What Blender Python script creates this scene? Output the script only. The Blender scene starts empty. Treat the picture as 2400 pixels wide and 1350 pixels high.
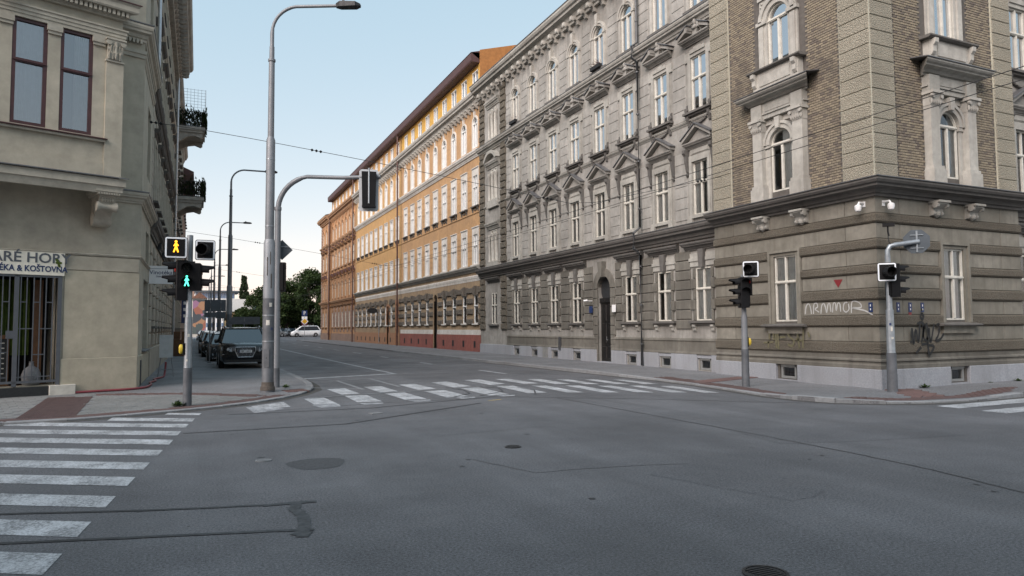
import bpy, math, random
from math import sin, cos, pi, radians, sqrt, atan2
from mathutils import Matrix, Vector
random.seed(7)
S = bpy.context.scene
COL = S.collection

# ------------------------------------------------------------------ camera
cam_d = bpy.data.cameras.new('camera'); cam = bpy.data.objects.new('camera', cam_d); COL.objects.link(cam)
FPX, YAW, PITCH, ROLL, EYE = 1620.0, radians(24.4), math.atan(92/1620.0), 0.007, 1.75
cam_d.sensor_fit = 'HORIZONTAL'; cam_d.sensor_width = 36.0; cam_d.lens = 36.0*FPX/2400.0
cam_d.clip_start = 0.1; cam_d.clip_end = 4000
fw = Vector((sin(YAW)*cos(PITCH), cos(YAW)*cos(PITCH), sin(PITCH)))
r0 = Vector((cos(YAW), -sin(YAW), 0)); u0 = r0.cross(fw)
rt = r0*cos(ROLL) - u0*sin(ROLL); up = u0*cos(ROLL) + r0*sin(ROLL)
M = Matrix((rt, up, -fw)).transposed().to_4x4(); M.translation = (0, 0, EYE)
cam.matrix_world = M
S.camera = cam

# ------------------------------------------------------------------ world and light
SUN_EL, SUN_AZ = radians(37), radians(236)      # azimuth clockwise from +Y (street direction)
W = bpy.data.worlds.new('World'); S.world = W; W.use_nodes = True
wn = W.node_tree.nodes; wl = W.node_tree.links
bg = wn['Background']; sky = wn.new('ShaderNodeTexSky'); sky.sky_type = 'NISHITA'; sky.sun_disc = False
sky.sun_elevation = SUN_EL; sky.sun_rotation = SUN_AZ
sky.altitude = 200; sky.air_density = 1.0; sky.dust_density = 1.2; sky.ozone_density = 1.0
vm = wn.new('ShaderNodeVectorMath'); vm.operation = 'MULTIPLY_ADD'      # pale evening veil over the whole dome
vm.inputs[1].default_value = (1.70, 0.85, 0.50); vm.inputs[2].default_value = (2.4, 4.4, 5.6)
wl.new(sky.outputs[0], vm.inputs[0]); wl.new(vm.outputs[0], bg.inputs[0]); bg.inputs[1].default_value = 0.105
sun_d = bpy.data.lights.new('sun', 'SUN'); sun = bpy.data.objects.new('sun', sun_d); COL.objects.link(sun)
sun_d.energy = 4.6; sun_d.angle = radians(52); sun_d.color = (1.0, 0.975, 0.95)
sd = Vector((sin(SUN_AZ)*cos(SUN_EL), cos(SUN_AZ)*cos(SUN_EL), sin(SUN_EL)))
sun.rotation_euler = sd.to_track_quat('Z', 'Y').to_euler()
S.view_settings.view_transform = 'Standard'; S.view_settings.look = 'None'
S.view_settings.exposure = 0.12; S.view_settings.gamma = 1.0; S.view_settings.use_curve_mapping = False
S.render.engine = 'CYCLES'

# ------------------------------------------------------------------ mesh helpers
class MB:
    """collects shapes; x = along a facade (to the viewer's left), y = outwards, z = up"""
    def __init__(s): s.v = []; s.f = []
    def add(s, vs, fs):
        o = len(s.v); s.v += [tuple(p) for p in vs]; s.f += [tuple(i+o for i in f) for f in fs]; return s
    def box(s, x0, x1, y0, y1, z0, z1):
        return s.add([(x0,y0,z0),(x1,y0,z0),(x1,y1,z0),(x0,y1,z0),(x0,y0,z1),(x1,y0,z1),(x1,y1,z1),(x0,y1,z1)],
                     [(0,3,2,1),(4,5,6,7),(0,1,5,4),(1,2,6,5),(2,3,7,6),(3,0,4,7)])
    def bev(s, x0, x1, y0, y1, z0, z1, b):
        """block whose outer (y1) face is chamfered by b"""
        return s.add([(x0,y0,z0),(x1,y0,z0),(x1,y0,z1),(x0,y0,z1),(x0,y1-b,z0),(x1,y1-b,z0),(x1,y1-b,z1),(x0,y1-b,z1),
                      (x0+b,y1,z0+b),(x1-b,y1,z0+b),(x1-b,y1,z1-b),(x0+b,y1,z1-b)],
                     [(0,1,2,3),(0,4,5,1),(1,5,6,2),(2,6,7,3),(3,7,4,0),(4,8,9,5),(5,9,10,6),(6,10,11,7),(7,11,8,4),(8,11,10,9)])
    def prism(s, poly, y0, y1):
        n = len(poly)
        vs = [(p[0],y0,p[1]) for p in poly] + [(p[0],y1,p[1]) for p in poly]
        return s.add(vs, [tuple(range(n)), tuple(range(2*n-1, n-1, -1))] + [(i,(i+1)%n,(i+1)%n+n,i+n) for i in range(n)])
    def prof(s, poly, x0, x1):
        """profile (y,z) swept along x"""
        n = len(poly)
        vs = [(x0,p[0],p[1]) for p in poly] + [(x1,p[0],p[1]) for p in poly]
        return s.add(vs, [tuple(range(n)), tuple(range(2*n-1, n-1, -1))] + [(i,(i+1)%n,(i+1)%n+n,i+n) for i in range(n)])
    def flat(s, poly, z0, z1):
        n = len(poly)
        vs = [(p[0],p[1],z0) for p in poly] + [(p[0],p[1],z1) for p in poly]
        return s.add(vs, [tuple(range(n)), tuple(range(2*n-1, n-1, -1))] + [(i,(i+1)%n,(i+1)%n+n,i+n) for i in range(n)])
    def tube(s, pts, r, n=8):
        P = [Vector(p) for p in pts]; R = r if isinstance(r, (list, tuple)) else [r]*len(P)
        rings = []; ref = None
        for i, p in enumerate(P):
            t = (P[min(i+1, len(P)-1)] - P[max(i-1, 0)]).normalized()
            if ref is None: ref = Vector((0,0,1)) if abs(t.z) < .9 else Vector((1,0,0))
            a = t.cross(ref)
            if a.length < 1e-4: a = t.cross(Vector((0,1,0)))
            a.normalize(); b = t.cross(a); ref = a.cross(t) if False else ref
            rings.append([tuple(p + (a*cos(2*pi*k/n) + b*sin(2*pi*k/n))*R[i]) for k in range(n)])
        vs = [v for g in rings for v in g]; fs = []
        for i in range(len(P)-1):
            for k in range(n):
                fs.append((i*n+k, i*n+(k+1)%n, (i+1)*n+(k+1)%n, (i+1)*n+k))
        fs += [tuple(range(n-1,-1,-1)), tuple(range((len(P)-1)*n, len(P)*n))]
        return s.add(vs, fs)
    def lathe(s, prof, c=(0,0,0), n=12, axis='z'):
        """prof: list of (radius, height)"""
        vs = []
        for r, h in prof:
            for k in range(n):
                a = 2*pi*k/n; q = (r*cos(a), r*sin(a), h)
                if axis == 'y': q = (q[0], q[2], q[1])
                if axis == 'x': q = (q[2], q[0], q[1])
                vs.append((q[0]+c[0], q[1]+c[1], q[2]+c[2]))
        fs = [(i*n+k, i*n+(k+1)%n, (i+1)*n+(k+1)%n, (i+1)*n+k) for i in range(len(prof)-1) for k in range(n)]
        fs += [tuple(range(n-1,-1,-1)), tuple(range((len(prof)-1)*n, len(prof)*n))]
        return s.add(vs, fs)
    def ring(s, cx, cz, r0, r1, y0, y1, a0=0, a1=pi, n=10):
        """arch ring (archivolt) in the facade plane"""
        vs = []
        for i in range(n+1):
            a = a0 + (a1-a0)*i/n
            for r, y in ((r0,y0),(r1,y0),(r1,y1),(r0,y1)): vs.append((cx+r*cos(a), y, cz+r*sin(a)))
        fs = [(i*4+k, i*4+(k+1)%4, i*4+4+(k+1)%4, i*4+4+k) for i in range(n) for k in range(4)]
        fs += [(3,2,1,0), (n*4, n*4+1, n*4+2, n*4+3)]
        return s.add(vs, fs)
    def spandrel(s, cx, cz, r, y0, y1, n=8):
        """fills the two corners between a half round arch and its square"""
        for sg in (1, -1):
            poly = [(cx+sg*r*cos(pi/2*i/n), cz+r*sin(pi/2*i/n)) for i in range(n+1)] + [(cx+sg*r, cz+r)]
            for i in range(n):
                a, b = poly[i], poly[i+1]; s.prism([a, b, (cx+sg*r, cz+r)], y0, y1)
        return s
    def disc(s, cx, cz, r, y0, y1, n=16):
        return s.prism([(cx+r*cos(2*pi*k/n), cz+r*sin(2*pi*k/n)) for k in range(n)], y0, y1)
    def xf(s, M):
        s.v = [tuple(M @ Vector(p)) for p in s.v]; return s
    def split(s):
        """separate clusters of touching islands"""
        n = len(s.v); par = list(range(n))
        def fd(a):
            while par[a] != a: par[a] = par[par[a]]; a = par[a]
            return a
        for f in s.f:
            r = fd(f[0])
            for i in f[1:]: par[fd(i)] = r
        isl = {}
        for i in range(n): isl.setdefault(fd(i), []).append(i)
        ids = list(isl)
        if len(ids) == 1 or len(ids) > 60: return [s]
        bb = []
        for k in ids:
            P = [s.v[i] for i in isl[k]]; bb.append([min(p[j] for p in P)-.012 for j in range(3)]+[max(p[j] for p in P)+.012 for j in range(3)])
        q = list(range(len(ids)))
        def fq(a):
            while q[a] != a: a = q[a]
            return a
        for a in range(len(ids)):
            for b in range(a):
                if all(bb[a][j] <= bb[b][j+3] and bb[b][j] <= bb[a][j+3] for j in range(3)):
                    ra, rb = fq(a), fq(b)
                    if ra != rb: q[ra] = rb
        grp = {}
        for a, k in enumerate(ids): grp.setdefault(fq(a), set()).add(k)
        if len(grp) == 1: return [s]
        out = []
        for g in grp.values():
            m = MB(); mp = {}
            for k in g:
                for i in isl[k]: mp[i] = len(m.v); m.v.append(s.v[i])
            m.f = [tuple(mp[i] for i in f) for f in s.f if fd(f[0]) in g]; out.append(m)
        return out
    def merge(s, o): return s.add(o.v, o.f)
    def mesh(s, name, mat, smooth=False, fix=True):
        me = bpy.data.meshes.new(name); me.from_pydata(s.v, [], s.f)
        if fix:
            import bmesh
            bm = bmesh.new(); bm.from_mesh(me); bmesh.ops.recalc_face_normals(bm, faces=bm.faces); bm.to_mesh(me); bm.free()
        if smooth:
            me.shade_smooth()
            try: me.set_sharp_from_angle(angle=radians(40))
            except Exception: pass
        me.materials.append(MAT[mat] if isinstance(mat, str) else mat)
        return me

def link(name, data, parent=None, M=None):
    o = bpy.data.objects.new(name, data); COL.objects.link(o)
    if parent is not None: o.parent = parent
    if M is not None: o.matrix_basis = M
    return o
def thing(name, label, cat, loc=(0,0,0), rz=0, group=None):
    o = bpy.data.objects.new(name, None); COL.objects.link(o); o.empty_display_size = .2
    o.location = loc; o.rotation_euler = (0,0,rz); tag(o, label, cat, group); return o
def tag(o, label, cat, group=None):
    o['label'] = label; o['category'] = cat
    if group: o['group'] = group
    return o
def copy_tree(o, parent=None):
    c = o.copy(); COL.objects.link(c); c.parent = parent
    for ch in o.children: copy_tree(ch, c)
    return c
def kind(o, k): o['kind'] = k; return o
def T(x, y, z, rz=0): return Matrix.Translation((x,y,z)) @ Matrix.Rotation(rz, 4, 'Z')
def frame(ox, oy, oz, nx, ny):
    """facade frame: x = N x Z, y = N (outwards), z = up"""
    N = Vector((nx,ny,0)).normalized(); t = N.cross(Vector((0,0,1)))
    m = Matrix((t, N, Vector((0,0,1)))).transposed().to_4x4(); m.translation = (ox,oy,oz); return m

# ------------------------------------------------------------------ materials (all procedural)
MAT = {}
def nodes(name):
    m = bpy.data.materials.new(name); m.use_nodes = True; MAT[name] = m
    nt = m.node_tree; return m, nt, nt.nodes, nt.links, nt.nodes['Principled BSDF']
def noise(nt, vec, scale, detail=4, rough=.55):
    n = nt.nodes.new('ShaderNodeTexNoise'); n.inputs['Scale'].default_value = scale
    n.inputs['Detail'].default_value = detail; n.inputs['Roughness'].default_value = rough
    nt.links.new(vec, n.inputs['Vector']); return n.outputs[0]
def mapr(nt, fac, a, b, c=0, d=1):
    n = nt.nodes.new('ShaderNodeMapRange'); n.inputs[1].default_value = a; n.inputs[2].default_value = b
    n.inputs[3].default_value = c; n.inputs[4].default_value = d; nt.links.new(fac, n.inputs[0]); return n.outputs[0]
def mixc(nt, fac, a, b, mode='MIX'):
    n = nt.nodes.new('ShaderNodeMix'); n.data_type = 'RGBA'; n.blend_type = mode
    for sock, val in ((n.inputs[0], fac), (n.inputs[6], a), (n.inputs[7], b)):
        if isinstance(val, (int, float)): sock.default_value = val
        elif isinstance(val, tuple): sock.default_value = (*val, 1)
        else: nt.links.new(val, sock)
    return n.outputs[2]
def geo_pos(nt, sc=(1,1,1)):
    g = nt.nodes.new('ShaderNodeNewGeometry')
    if sc == (1,1,1): return g.outputs['Position']
    v = nt.nodes.new('ShaderNodeVectorMath'); v.operation = 'MULTIPLY'; v.inputs[1].default_value = sc
    nt.links.new(g.outputs['Position'], v.inputs[0]); return v.outputs[0]
def bump(nt, h, strength, dist):
    b = nt.nodes.new('ShaderNodeBump'); b.inputs['Strength'].default_value = strength; b.inputs['Distance'].default_value = dist
    nt.links.new(h, b.inputs['Height']); return b.outputs[0]
def stucco(name, c, dirt, amount=.5, grain=18, bumpd=.014, rough=.9, streak=.6, rnd=0.0, fine=60):
    """weathered render or stone: large patches, rain streaks, fine grain"""
    m, nt, N, L, p = nodes(name)
    pos = geo_pos(nt)
    big = mapr(nt, noise(nt, pos, .7, 5), .35, .7)
    st = mapr(nt, noise(nt, geo_pos(nt, (3.2,3.2,.22)), 1.3, 4, .6), .5, .78)
    med = mapr(nt, noise(nt, pos, grain*.25, 5, .65), .3, .75)
    lo = tuple(x*.78 for x in c); hi = tuple(min(1,x*1.16) for x in c)
    col = mixc(nt, med, lo, hi)
    fm = nt.nodes.new('ShaderNodeMath'); fm.operation = 'MULTIPLY'; fm.inputs[1].default_value = amount
    L.new(big, fm.inputs[0]); col = mixc(nt, fm.outputs[0], col, dirt)
    sm = nt.nodes.new('ShaderNodeMath'); sm.operation = 'MULTIPLY'; sm.inputs[1].default_value = streak*amount*1.3
    L.new(st, sm.inputs[0]); col = mixc(nt, sm.outputs[0], col, tuple(x*.8 for x in dirt))
    if rnd:
        oi = nt.nodes.new('ShaderNodeObjectInfo'); rr = mapr(nt, oi.outputs['Random'], 0, 1, 1-rnd, 1+rnd)
        cc = nt.nodes.new('ShaderNodeCombineColor'); [L.new(rr, cc.inputs[i]) for i in range(3)]
        col = mixc(nt, 1.0, col, cc.outputs[0], 'MULTIPLY')
    L.new(col, p.inputs['Base Color']); p.inputs['Roughness'].default_value = rough
    p.inputs['Specular IOR Level'].default_value = .25
    L.new(bump(nt, noise(nt, pos, fine, 4), .5, bumpd), p.inputs['Normal']); return m
def plain(name, c, rough=.5, metal=0, var=.1, scale=6, bumpd=0, spec=.5, coat=0):
    m, nt, N, L, p = nodes(name)
    pos = geo_pos(nt); n = mapr(nt, noise(nt, pos, scale, 5), .3, .7)
    L.new(mixc(nt, n, tuple(x*(1-var) for x in c), tuple(min(1,x*(1+var)) for x in c)), p.inputs['Base Color'])
    p.inputs['Roughness'].default_value = rough; p.inputs['Metallic'].default_value = metal
    p.inputs['Specular IOR Level'].default_value = spec; p.inputs['Coat Weight'].default_value = coat
    if coat: p.inputs['Coat Roughness'].default_value = .05
    L.new(mapr(nt, noise(nt, pos, scale*2.3, 4), .3, .7, max(0,rough-.08), min(1,rough+.1)), p.inputs['Roughness'])
    if bumpd: L.new(bump(nt, noise(nt, pos, scale*6, 4), .4, bumpd), p.inputs['Normal'])
    return m
def rough_stone(name, c, dark, scale=26, dist=.05):
    """vermiculated or pebbled render"""
    m, nt, N, L, p = nodes(name); pos = geo_pos(nt)
    v = nt.nodes.new('ShaderNodeTexVoronoi'); v.inputs['Scale'].default_value = scale; L.new(pos, v.inputs['Vector'])
    w = noise(nt, pos, scale*.8, 5, .7)
    mm = nt.nodes.new('ShaderNodeMath'); mm.operation = 'MULTIPLY'; L.new(v.outputs['Distance'], mm.inputs[0]); L.new(w, mm.inputs[1])
    h = mapr(nt, mm.outputs[0], .08, .38)
    col = mixc(nt, h, c, dark)
    big = mapr(nt, noise(nt, pos, .9, 4), .4, .75, 0, .45); col = mixc(nt, big, col, tuple(x*.75 for x in dark))
    L.new(col, p.inputs['Base Color']); p.inputs['Roughness'].default_value = .92; p.inputs['Specular IOR Level'].default_value = .2
    inv = nt.nodes.new('ShaderNodeMath'); inv.operation = 'SUBTRACT'; inv.inputs[0].default_value = 1; L.new(h, inv.inputs[1])
    L.new(bump(nt, inv.outputs[0], .9, dist), p.inputs['Normal']); return m
def glass(name, tint=(.80,.84,.86), ior=3.4, dark=.75):
    m, nt, N, L, p = nodes(name); N.remove(p)
    fr = N.new('ShaderNodeFresnel'); fr.inputs['IOR'].default_value = ior
    g = N.new('ShaderNodeBsdfGlossy'); g.inputs['Roughness'].default_value = .015; g.inputs['Color'].default_value = (.95,.97,1,1)
    t = N.new('ShaderNodeBsdfTransparent'); t.inputs['Color'].default_value = (*tint, 1)
    mx = N.new('ShaderNodeMixShader'); L.new(fr.outputs[0], mx.inputs[0]); L.new(t.outputs[0], mx.inputs[1]); L.new(g.outputs[0], mx.inputs[2])
    pos = geo_pos(nt); nb = bump(nt, noise(nt, pos, 1.6, 2), .035, .02); L.new(nb, g.inputs['Normal'])
    L.new(mx.outputs[0], N['Material Output'].inputs['Surface']); return m
def emis(name, c, s, base=(.02,.02,.02)):
    m, nt, N, L, p = nodes(name); p.inputs['Base Color'].default_value = (*base,1)
    p.inputs['Emission Color'].default_value = (*c,1); p.inputs['Emission Strength'].default_value = s; p.inputs['Roughness'].default_value = .3
    return m
def asphalt(name, c, spread=.25, patch=.5, grains=140, bumpd=.006):
    m, nt, N, L, p = nodes(name); pos = geo_pos(nt)
    col = mixc(nt, mapr(nt, noise(nt, pos, .35, 5, .6), .3, .7), tuple(x*(1-spread) for x in c), tuple(x*(1+spread) for x in c))
    # worn tyre tracks stretched along the street
    tr = mapr(nt, noise(nt, geo_pos(nt, (1.3,.08,1)), .9, 4, .6), .4, .7)
    col = mixc(nt, mapr(nt, tr, 0, 1, 0, patch), col, tuple(x*.66 for x in c))
    spk = mapr(nt, noise(nt, pos, grains, 3, .8), .38, .66)
    col = mixc(nt, .8, col, mixc(nt, spk, (.45,.45,.45), (1.6,1.6,1.65)), 'MULTIPLY')
    spk2 = mapr(nt, noise(nt, pos, 42, 4, .8), .36, .64)
    col = mixc(nt, .75, col, mixc(nt, spk2, (.30,.30,.30), (1.85,1.85,1.88)), 'MULTIPLY')
    v = nt.nodes.new('ShaderNodeTexVoronoi'); v.inputs['Scale'].default_value = 30; L.new(pos, v.inputs['Vector'])
    fl = mapr(nt, v.outputs['Distance'], .0, .13, .8, 0); col = mixc(nt, fl, col, (.34,.35,.36))
    oil = mapr(nt, noise(nt, pos, 1.7, 6, .75), .68, .8, 0, .5); col = mixc(nt, oil, col, tuple(x*.45 for x in c))
    L.new(col, p.inputs['Base Color']); p.inputs['Roughness'].default_value = .8
    L.new(mapr(nt, noise(nt, pos, .8, 4), .35, .7, .62, .9), p.inputs['Roughness']); p.inputs['Specular IOR Level'].default_value = .4
    L.new(bump(nt, noise(nt, pos, grains*.8, 3, .7), .6, bumpd), p.inputs['Normal']); return m
def paint(name, c, under, wear=.5):
    """worn road paint with asphalt showing through"""
    m, nt, N, L, p = nodes(name); pos = geo_pos(nt)
    a = noise(nt, pos, 30, 6, .85); b = noise(nt, pos, 2.5, 4, .6); cc = noise(nt, geo_pos(nt, (1,.25,1)), 7, 5, .7)
    s1 = nt.nodes.new('ShaderNodeMath'); s1.operation = 'MULTIPLY_ADD'; s1.inputs[1].default_value = .35; L.new(b, s1.inputs[0]); L.new(a, s1.inputs[2])
    s2 = nt.nodes.new('ShaderNodeMath'); s2.operation = 'MULTIPLY_ADD'; s2.inputs[1].default_value = .3; L.new(cc, s2.inputs[0]); L.new(s1.outputs[0], s2.inputs[2])
    f = mapr(nt, s2.outputs[0], 0.86-wear*.12, 1.06-wear*.12)
    col = mixc(nt, mapr(nt, noise(nt, pos, 1.1, 5), .3, .7), tuple(x*.78 for x in c), c)
    L.new(mixc(nt, f, col, under), p.inputs['Base Color']); p.inputs['Roughness'].default_value = .65
    L.new(bump(nt, noise(nt, pos, 120, 3), .5, .004), p.inputs['Normal']); return m

GREY = (.35,.338,.312)
stucco('stucco_grey', GREY, (.17,.16,.145), .75)
stucco('stucco_block', (.36,.348,.322), (.19,.182,.167), .65, rnd=.06)
stucco('trim_grey', (.40,.39,.355), (.20,.19,.17), .6, fine=40)
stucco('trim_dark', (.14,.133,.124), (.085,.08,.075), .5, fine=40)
stucco('trim_light', (.46,.445,.405), (.26,.245,.22), .6, fine=40)
stucco('base_grey', (.185,.175,.152), (.095,.089,.077), .85, rnd=.05)
stucco('smooth_band', (.25,.235,.2), (.14,.13,.107), .85, rnd=.07)
stucco('granite', (.33,.345,.375), (.23,.235,.245), .55, grain=90, fine=120, rnd=.05)
rough_stone('rough_band', (.245,.22,.178), (.15,.132,.105), 36)
rough_stone('quoin', (.46,.425,.345), (.29,.265,.21), 34, .03)
plain('quoin_joint', (.43,.41,.33), .9, var=.12)
plain('mortar', (.10,.09,.08), .95, var=.2)
m, nt, N_, L_, p_ = nodes('brick')
_g = nt.nodes.new('ShaderNodeNewGeometry'); _oi = nt.nodes.new('ShaderNodeObjectInfo')
_ra = nt.nodes.new('ShaderNodeMath'); _ra.operation = 'ADD'; L_.new(_g.outputs['Random Per Island'], _ra.inputs[0]); L_.new(_oi.outputs['Random'], _ra.inputs[1])
_fr = nt.nodes.new('ShaderNodeMath'); _fr.operation = 'FRACT'; L_.new(_ra.outputs[0], _fr.inputs[0])
_cr = nt.nodes.new('ShaderNodeValToRGB'); L_.new(_fr.outputs[0], _cr.inputs[0]); _cr.color_ramp.interpolation = 'CONSTANT'
for i, (pp, cc) in enumerate([(0,(.215,.18,.13)),(.22,(.255,.215,.155)),(.45,(.18,.15,.115)),(.62,(.235,.198,.142)),(.8,(.135,.112,.092)),(.9,(.20,.168,.128))]):
    e = _cr.color_ramp.elements[0] if i == 0 else (_cr.color_ramp.elements[1] if i == 1 else _cr.color_ramp.elements.new(pp)); e.position = pp; e.color = (*cc,1)
_soot = mapr(nt, noise(nt, geo_pos(nt, (1,1,.7)), .8, 6, .65), .52, .72, 0, .7)
L_.new(mixc(nt, _soot, mixc(nt, .5, _cr.outputs[0], mixc(nt, mapr(nt, noise(nt, geo_pos(nt), 30, 4), .3, .7), (.7,.7,.7), (1.3,1.3,1.3)), 'MULTIPLY'), (.05,.042,.04)), p_.inputs['Base Color'])
p_.inputs['Roughness'].default_value = .85
stucco('ochre', (.48,.295,.15), (.32,.205,.12), .65)
stucco('ochre_block', (.50,.31,.16), (.36,.23,.13), .4, rnd=.05)
stucco('ochre2', (.50,.305,.135), (.37,.235,.115), .55)
stucco('yellow', (.56,.34,.085), (.42,.26,.08), .3)
stucco('orange_gable', (.36,.17,.06), (.26,.125,.05), .4)
stucco('ochre_base', (.36,.265,.17), (.22,.17,.12), .7)
stucco('white_trim', (.66,.64,.60), (.42,.38,.33), .55)
rough_stone('rough_brown', (.235,.205,.17), (.15,.13,.11), 26)
stucco('red_plinth', (.30,.11,.09), (.19,.085,.075), .7)
stucco('brown_plinth', (.36,.20,.12), (.25,.14,.09), .4)
stucco('salmon', (.45,.265,.145), (.31,.185,.11), .55)
stucco('salmon_trim', (.37,.225,.13), (.25,.155,.10), .5)
stucco('salmon_base', (.30,.205,.16), (.18,.13,.105), .6)
stucco('beige', (.45,.415,.335), (.34,.315,.26), .4, grain=10, bumpd=.004, streak=.35)
stucco('beige_low', (.47,.43,.335), (.37,.34,.27), .35, grain=10, bumpd=.004, streak=.3)
stucco('beige_trim', (.46,.43,.36), (.33,.31,.26), .4, bumpd=.004)
stucco('beige_left', (.43,.395,.33), (.25,.23,.195), .6, rnd=.05)
plain('roof_brown', (.065,.03,.028), .6, var=.2)
plain('roof_tile', (.15,.075,.05), .8, var=.3, scale=3)
plain('zinc', (.13,.13,.135), .45, .3, var=.15)
plain('pipe_grey', (.085,.088,.092), .45, .3)
plain('pipe_silver', (.45,.48,.51), .35, .7)
plain('pipe_brown', (.085,.04,.032), .5)
plain('frame_cream', (.58,.56,.50), .5, var=.12)
plain('frame_white', (.80,.80,.78), .45, var=.05)
plain('frame_maroon', (.060,.019,.019), .4, var=.2)
plain('frame_grey', (.22,.225,.22), .5)
plain('dark', (.012,.012,.013), .7)
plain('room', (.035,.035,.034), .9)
plain('door_black', (.012,.011,.011), .35, var=.3)
plain('curtain_white', (.84,.86,.88), .9, var=.06)
plain('curtain_grey', (.68,.70,.69), .9, var=.1)
plain('blind_dark', (.06,.06,.06), .8)
glass('glass', (.85,.88,.9), 8.0); glass('glass_mid', (.9,.92,.94), 3.0); glass('glass_dark', (.93,.95,.95), 2.0)
plain('metal_post', (.19,.20,.215), .5, .2, var=.12, scale=3)
plain('metal_post_light', (.25,.265,.285), .5, .2, var=.12, scale=3)
plain('metal_post_dark', (.10,.107,.118), .6, .1, var=.25, scale=4)
plain('galv', (.30,.33,.355), .4, .5, var=.15, scale=9)
plain('signal_black', (.007,.007,.008), .55, var=.3, spec=.2)
plain('backboard_white', (.78,.82,.86), .4, var=.04)
plain('sign_back', (.085,.10,.115), .45, .3, var=.1)
plain('sign_blue', (.018,.035,.11), .4); plain('sign_white', (.80,.80,.80), .4, var=.03); plain('sign_red', (.20,.025,.03), .4); plain('sign_yellow', (.75,.42,.02), .4)
plain('yellow_box', (.62,.45,.05), .45)
plain('cable', (.03,.03,.032), .6)
plain('iron', (.028,.028,.03), .5, .3, var=.3)
plain('grille_grey', (.115,.125,.14), .45, .3)
plain('hose', (.20,.035,.045), .45)
plain('cabinet', (.50,.52,.52), .5)
plain('wood', (.11,.05,.02), .6, var=.25)
plain('curtain_green', (.085,.125,.018), .9, var=.2)
plain('slate', (.02,.022,.024), .7)
plain('enamel', (.80,.77,.66), .35)
plain('cctv_white', (.80,.80,.80), .4)
plain('car_black', (.005,.0055,.007), .22, .0, coat=.5, spec=.4); plain('car_dark', (.018,.022,.028), .22, .2, coat=.7)
plain('car_grey', (.20,.21,.22), .25, .4, coat=.6); plain('car_white', (.78,.79,.80), .25, coat=.6); plain('car_red', (.14,.02,.02), .25, coat=.6)
plain('car_glass', (.02,.03,.042), .06, .0, var=.05, spec=.9, coat=1); plain('tyre', (.012,.012,.012), .85); plain('rim', (.30,.31,.33), .3, .8)
plain('chrome', (.62,.64,.67), .25, .55); plain('lamp_glass', (.45,.48,.52), .1, .2, coat=1); plain('plastic', (.012,.012,.013), .6)
plain('weed', (.05,.085,.025), .8); plain('flower', (.25,.08,.08), .8)
emis('amber', (1.0,.42,.02), 3.0); emis('green', (.10,.95,.62), 2.6); emis('red_glow', (1.0,.03,.02), .22); emis('lens_off', (0,0,0), 0)
plain('lens_dark', (.015,.012,.012), .25)
asphalt('asphalt', (.110,.112,.117), .3, .6)
asphalt('asphalt_pave', (.15,.152,.155), .2, .15, 120, .004)
asphalt('asphalt_dark', (.055,.058,.063), .25, .2)
asphalt('earth', (.10,.10,.095), .3, .2)
paint('paint_white', (.54,.56,.59), (.12,.125,.13), 1.0); paint('paint_worn', (.52,.54,.57), (.105,.11,.12), 1.3)
paint('paint_faint', (.26,.27,.28), (.105,.11,.12), .9); paint('paint_yellow', (.45,.34,.12), (.105,.11,.12), .8)
stucco('kerb', (.26,.27,.28), (.15,.15,.155), .5, grain=60, rnd=.12, fine=90)
stucco('paver', (.19,.195,.195), (.12,.125,.12), .6, grain=40, rnd=.12)
stucco('tactile', (.125,.082,.078), (.095,.072,.07), .5, grain=40, rnd=.1)
plain('gutter', (.055,.053,.05), .95, var=.45, scale=14); asphalt('asphalt_patch', (.099,.101,.106), .25, .2); plain('tar', (.025,.026,.029), .55, var=.3); plain('patch', (.055,.057,.062), .8, var=.3, scale=20)
plain('rust', (.085,.072,.062), .9, var=.4, scale=20); plain('sticker', (.55,.53,.48), .6, var=.2, scale=20)
plain('bark', (.07,.055,.042), .95, var=.3, scale=8)

# ------------------------------------------------------------------ ground, road, pavements
def sheet(name, poly, z, mat, parent=None):
    me = bpy.data.meshes.new(name); me.from_pydata([(x,y,z) for x,y in poly], [], [tuple(range(len(poly)))]); me.materials.append(MAT[mat])
    if me.polygons[0].normal.z < 0: me.flip_normals()
    return link(name, me, parent)
ground = kind(sheet('ground', [(-1500,-1500),(1500,-1500),(1500,2500),(-1500,2500)], -.08, 'earth'), 'structure')
road = kind(sheet('road', [(-60,-60),(70,-60),(70,420),(-60,420)], 0, 'asphalt'), 'structure')

def pavement(name, kerb, inner, mat):
    """kerb / inner: lists of (x, y, z) of equal length; returns the slab; kerb stones become its parts"""
    n = len(kerb); vs = []; fs = []; m = 6
    for k, q in zip(kerb, inner):
        vs.append((k[0],k[1],-.05))
        for j in range(m+1):
            t = j/m; vs.append((k[0]+(q[0]-k[0])*t, k[1]+(q[1]-k[1])*t, k[2]+(q[2]-k[2])*t))
    w = m+2
    for i in range(n-1):
        for j in range(w-1): fs.append((i*w+j, i*w+j+1, (i+1)*w+j+1, (i+1)*w+j))
    me = bpy.data.meshes.new(name); me.from_pydata(vs, [], fs); me.materials.append(MAT[mat])
    if sum(p.normal.z for p in me.polygons) < 0: me.flip_normals()
    return kind(link(name, me), 'structure')
def resample(pts, step):
    out = [Vector(pts[0])]; carry = 0
    for a, b in zip(pts, pts[1:]):
        a, b = Vector(a), Vector(b); L = (b-a).length; d = step-carry
        while d < L: out.append(a+(b-a)*(d/L)); d += step
        carry = L-(d-step)
    return out
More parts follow.
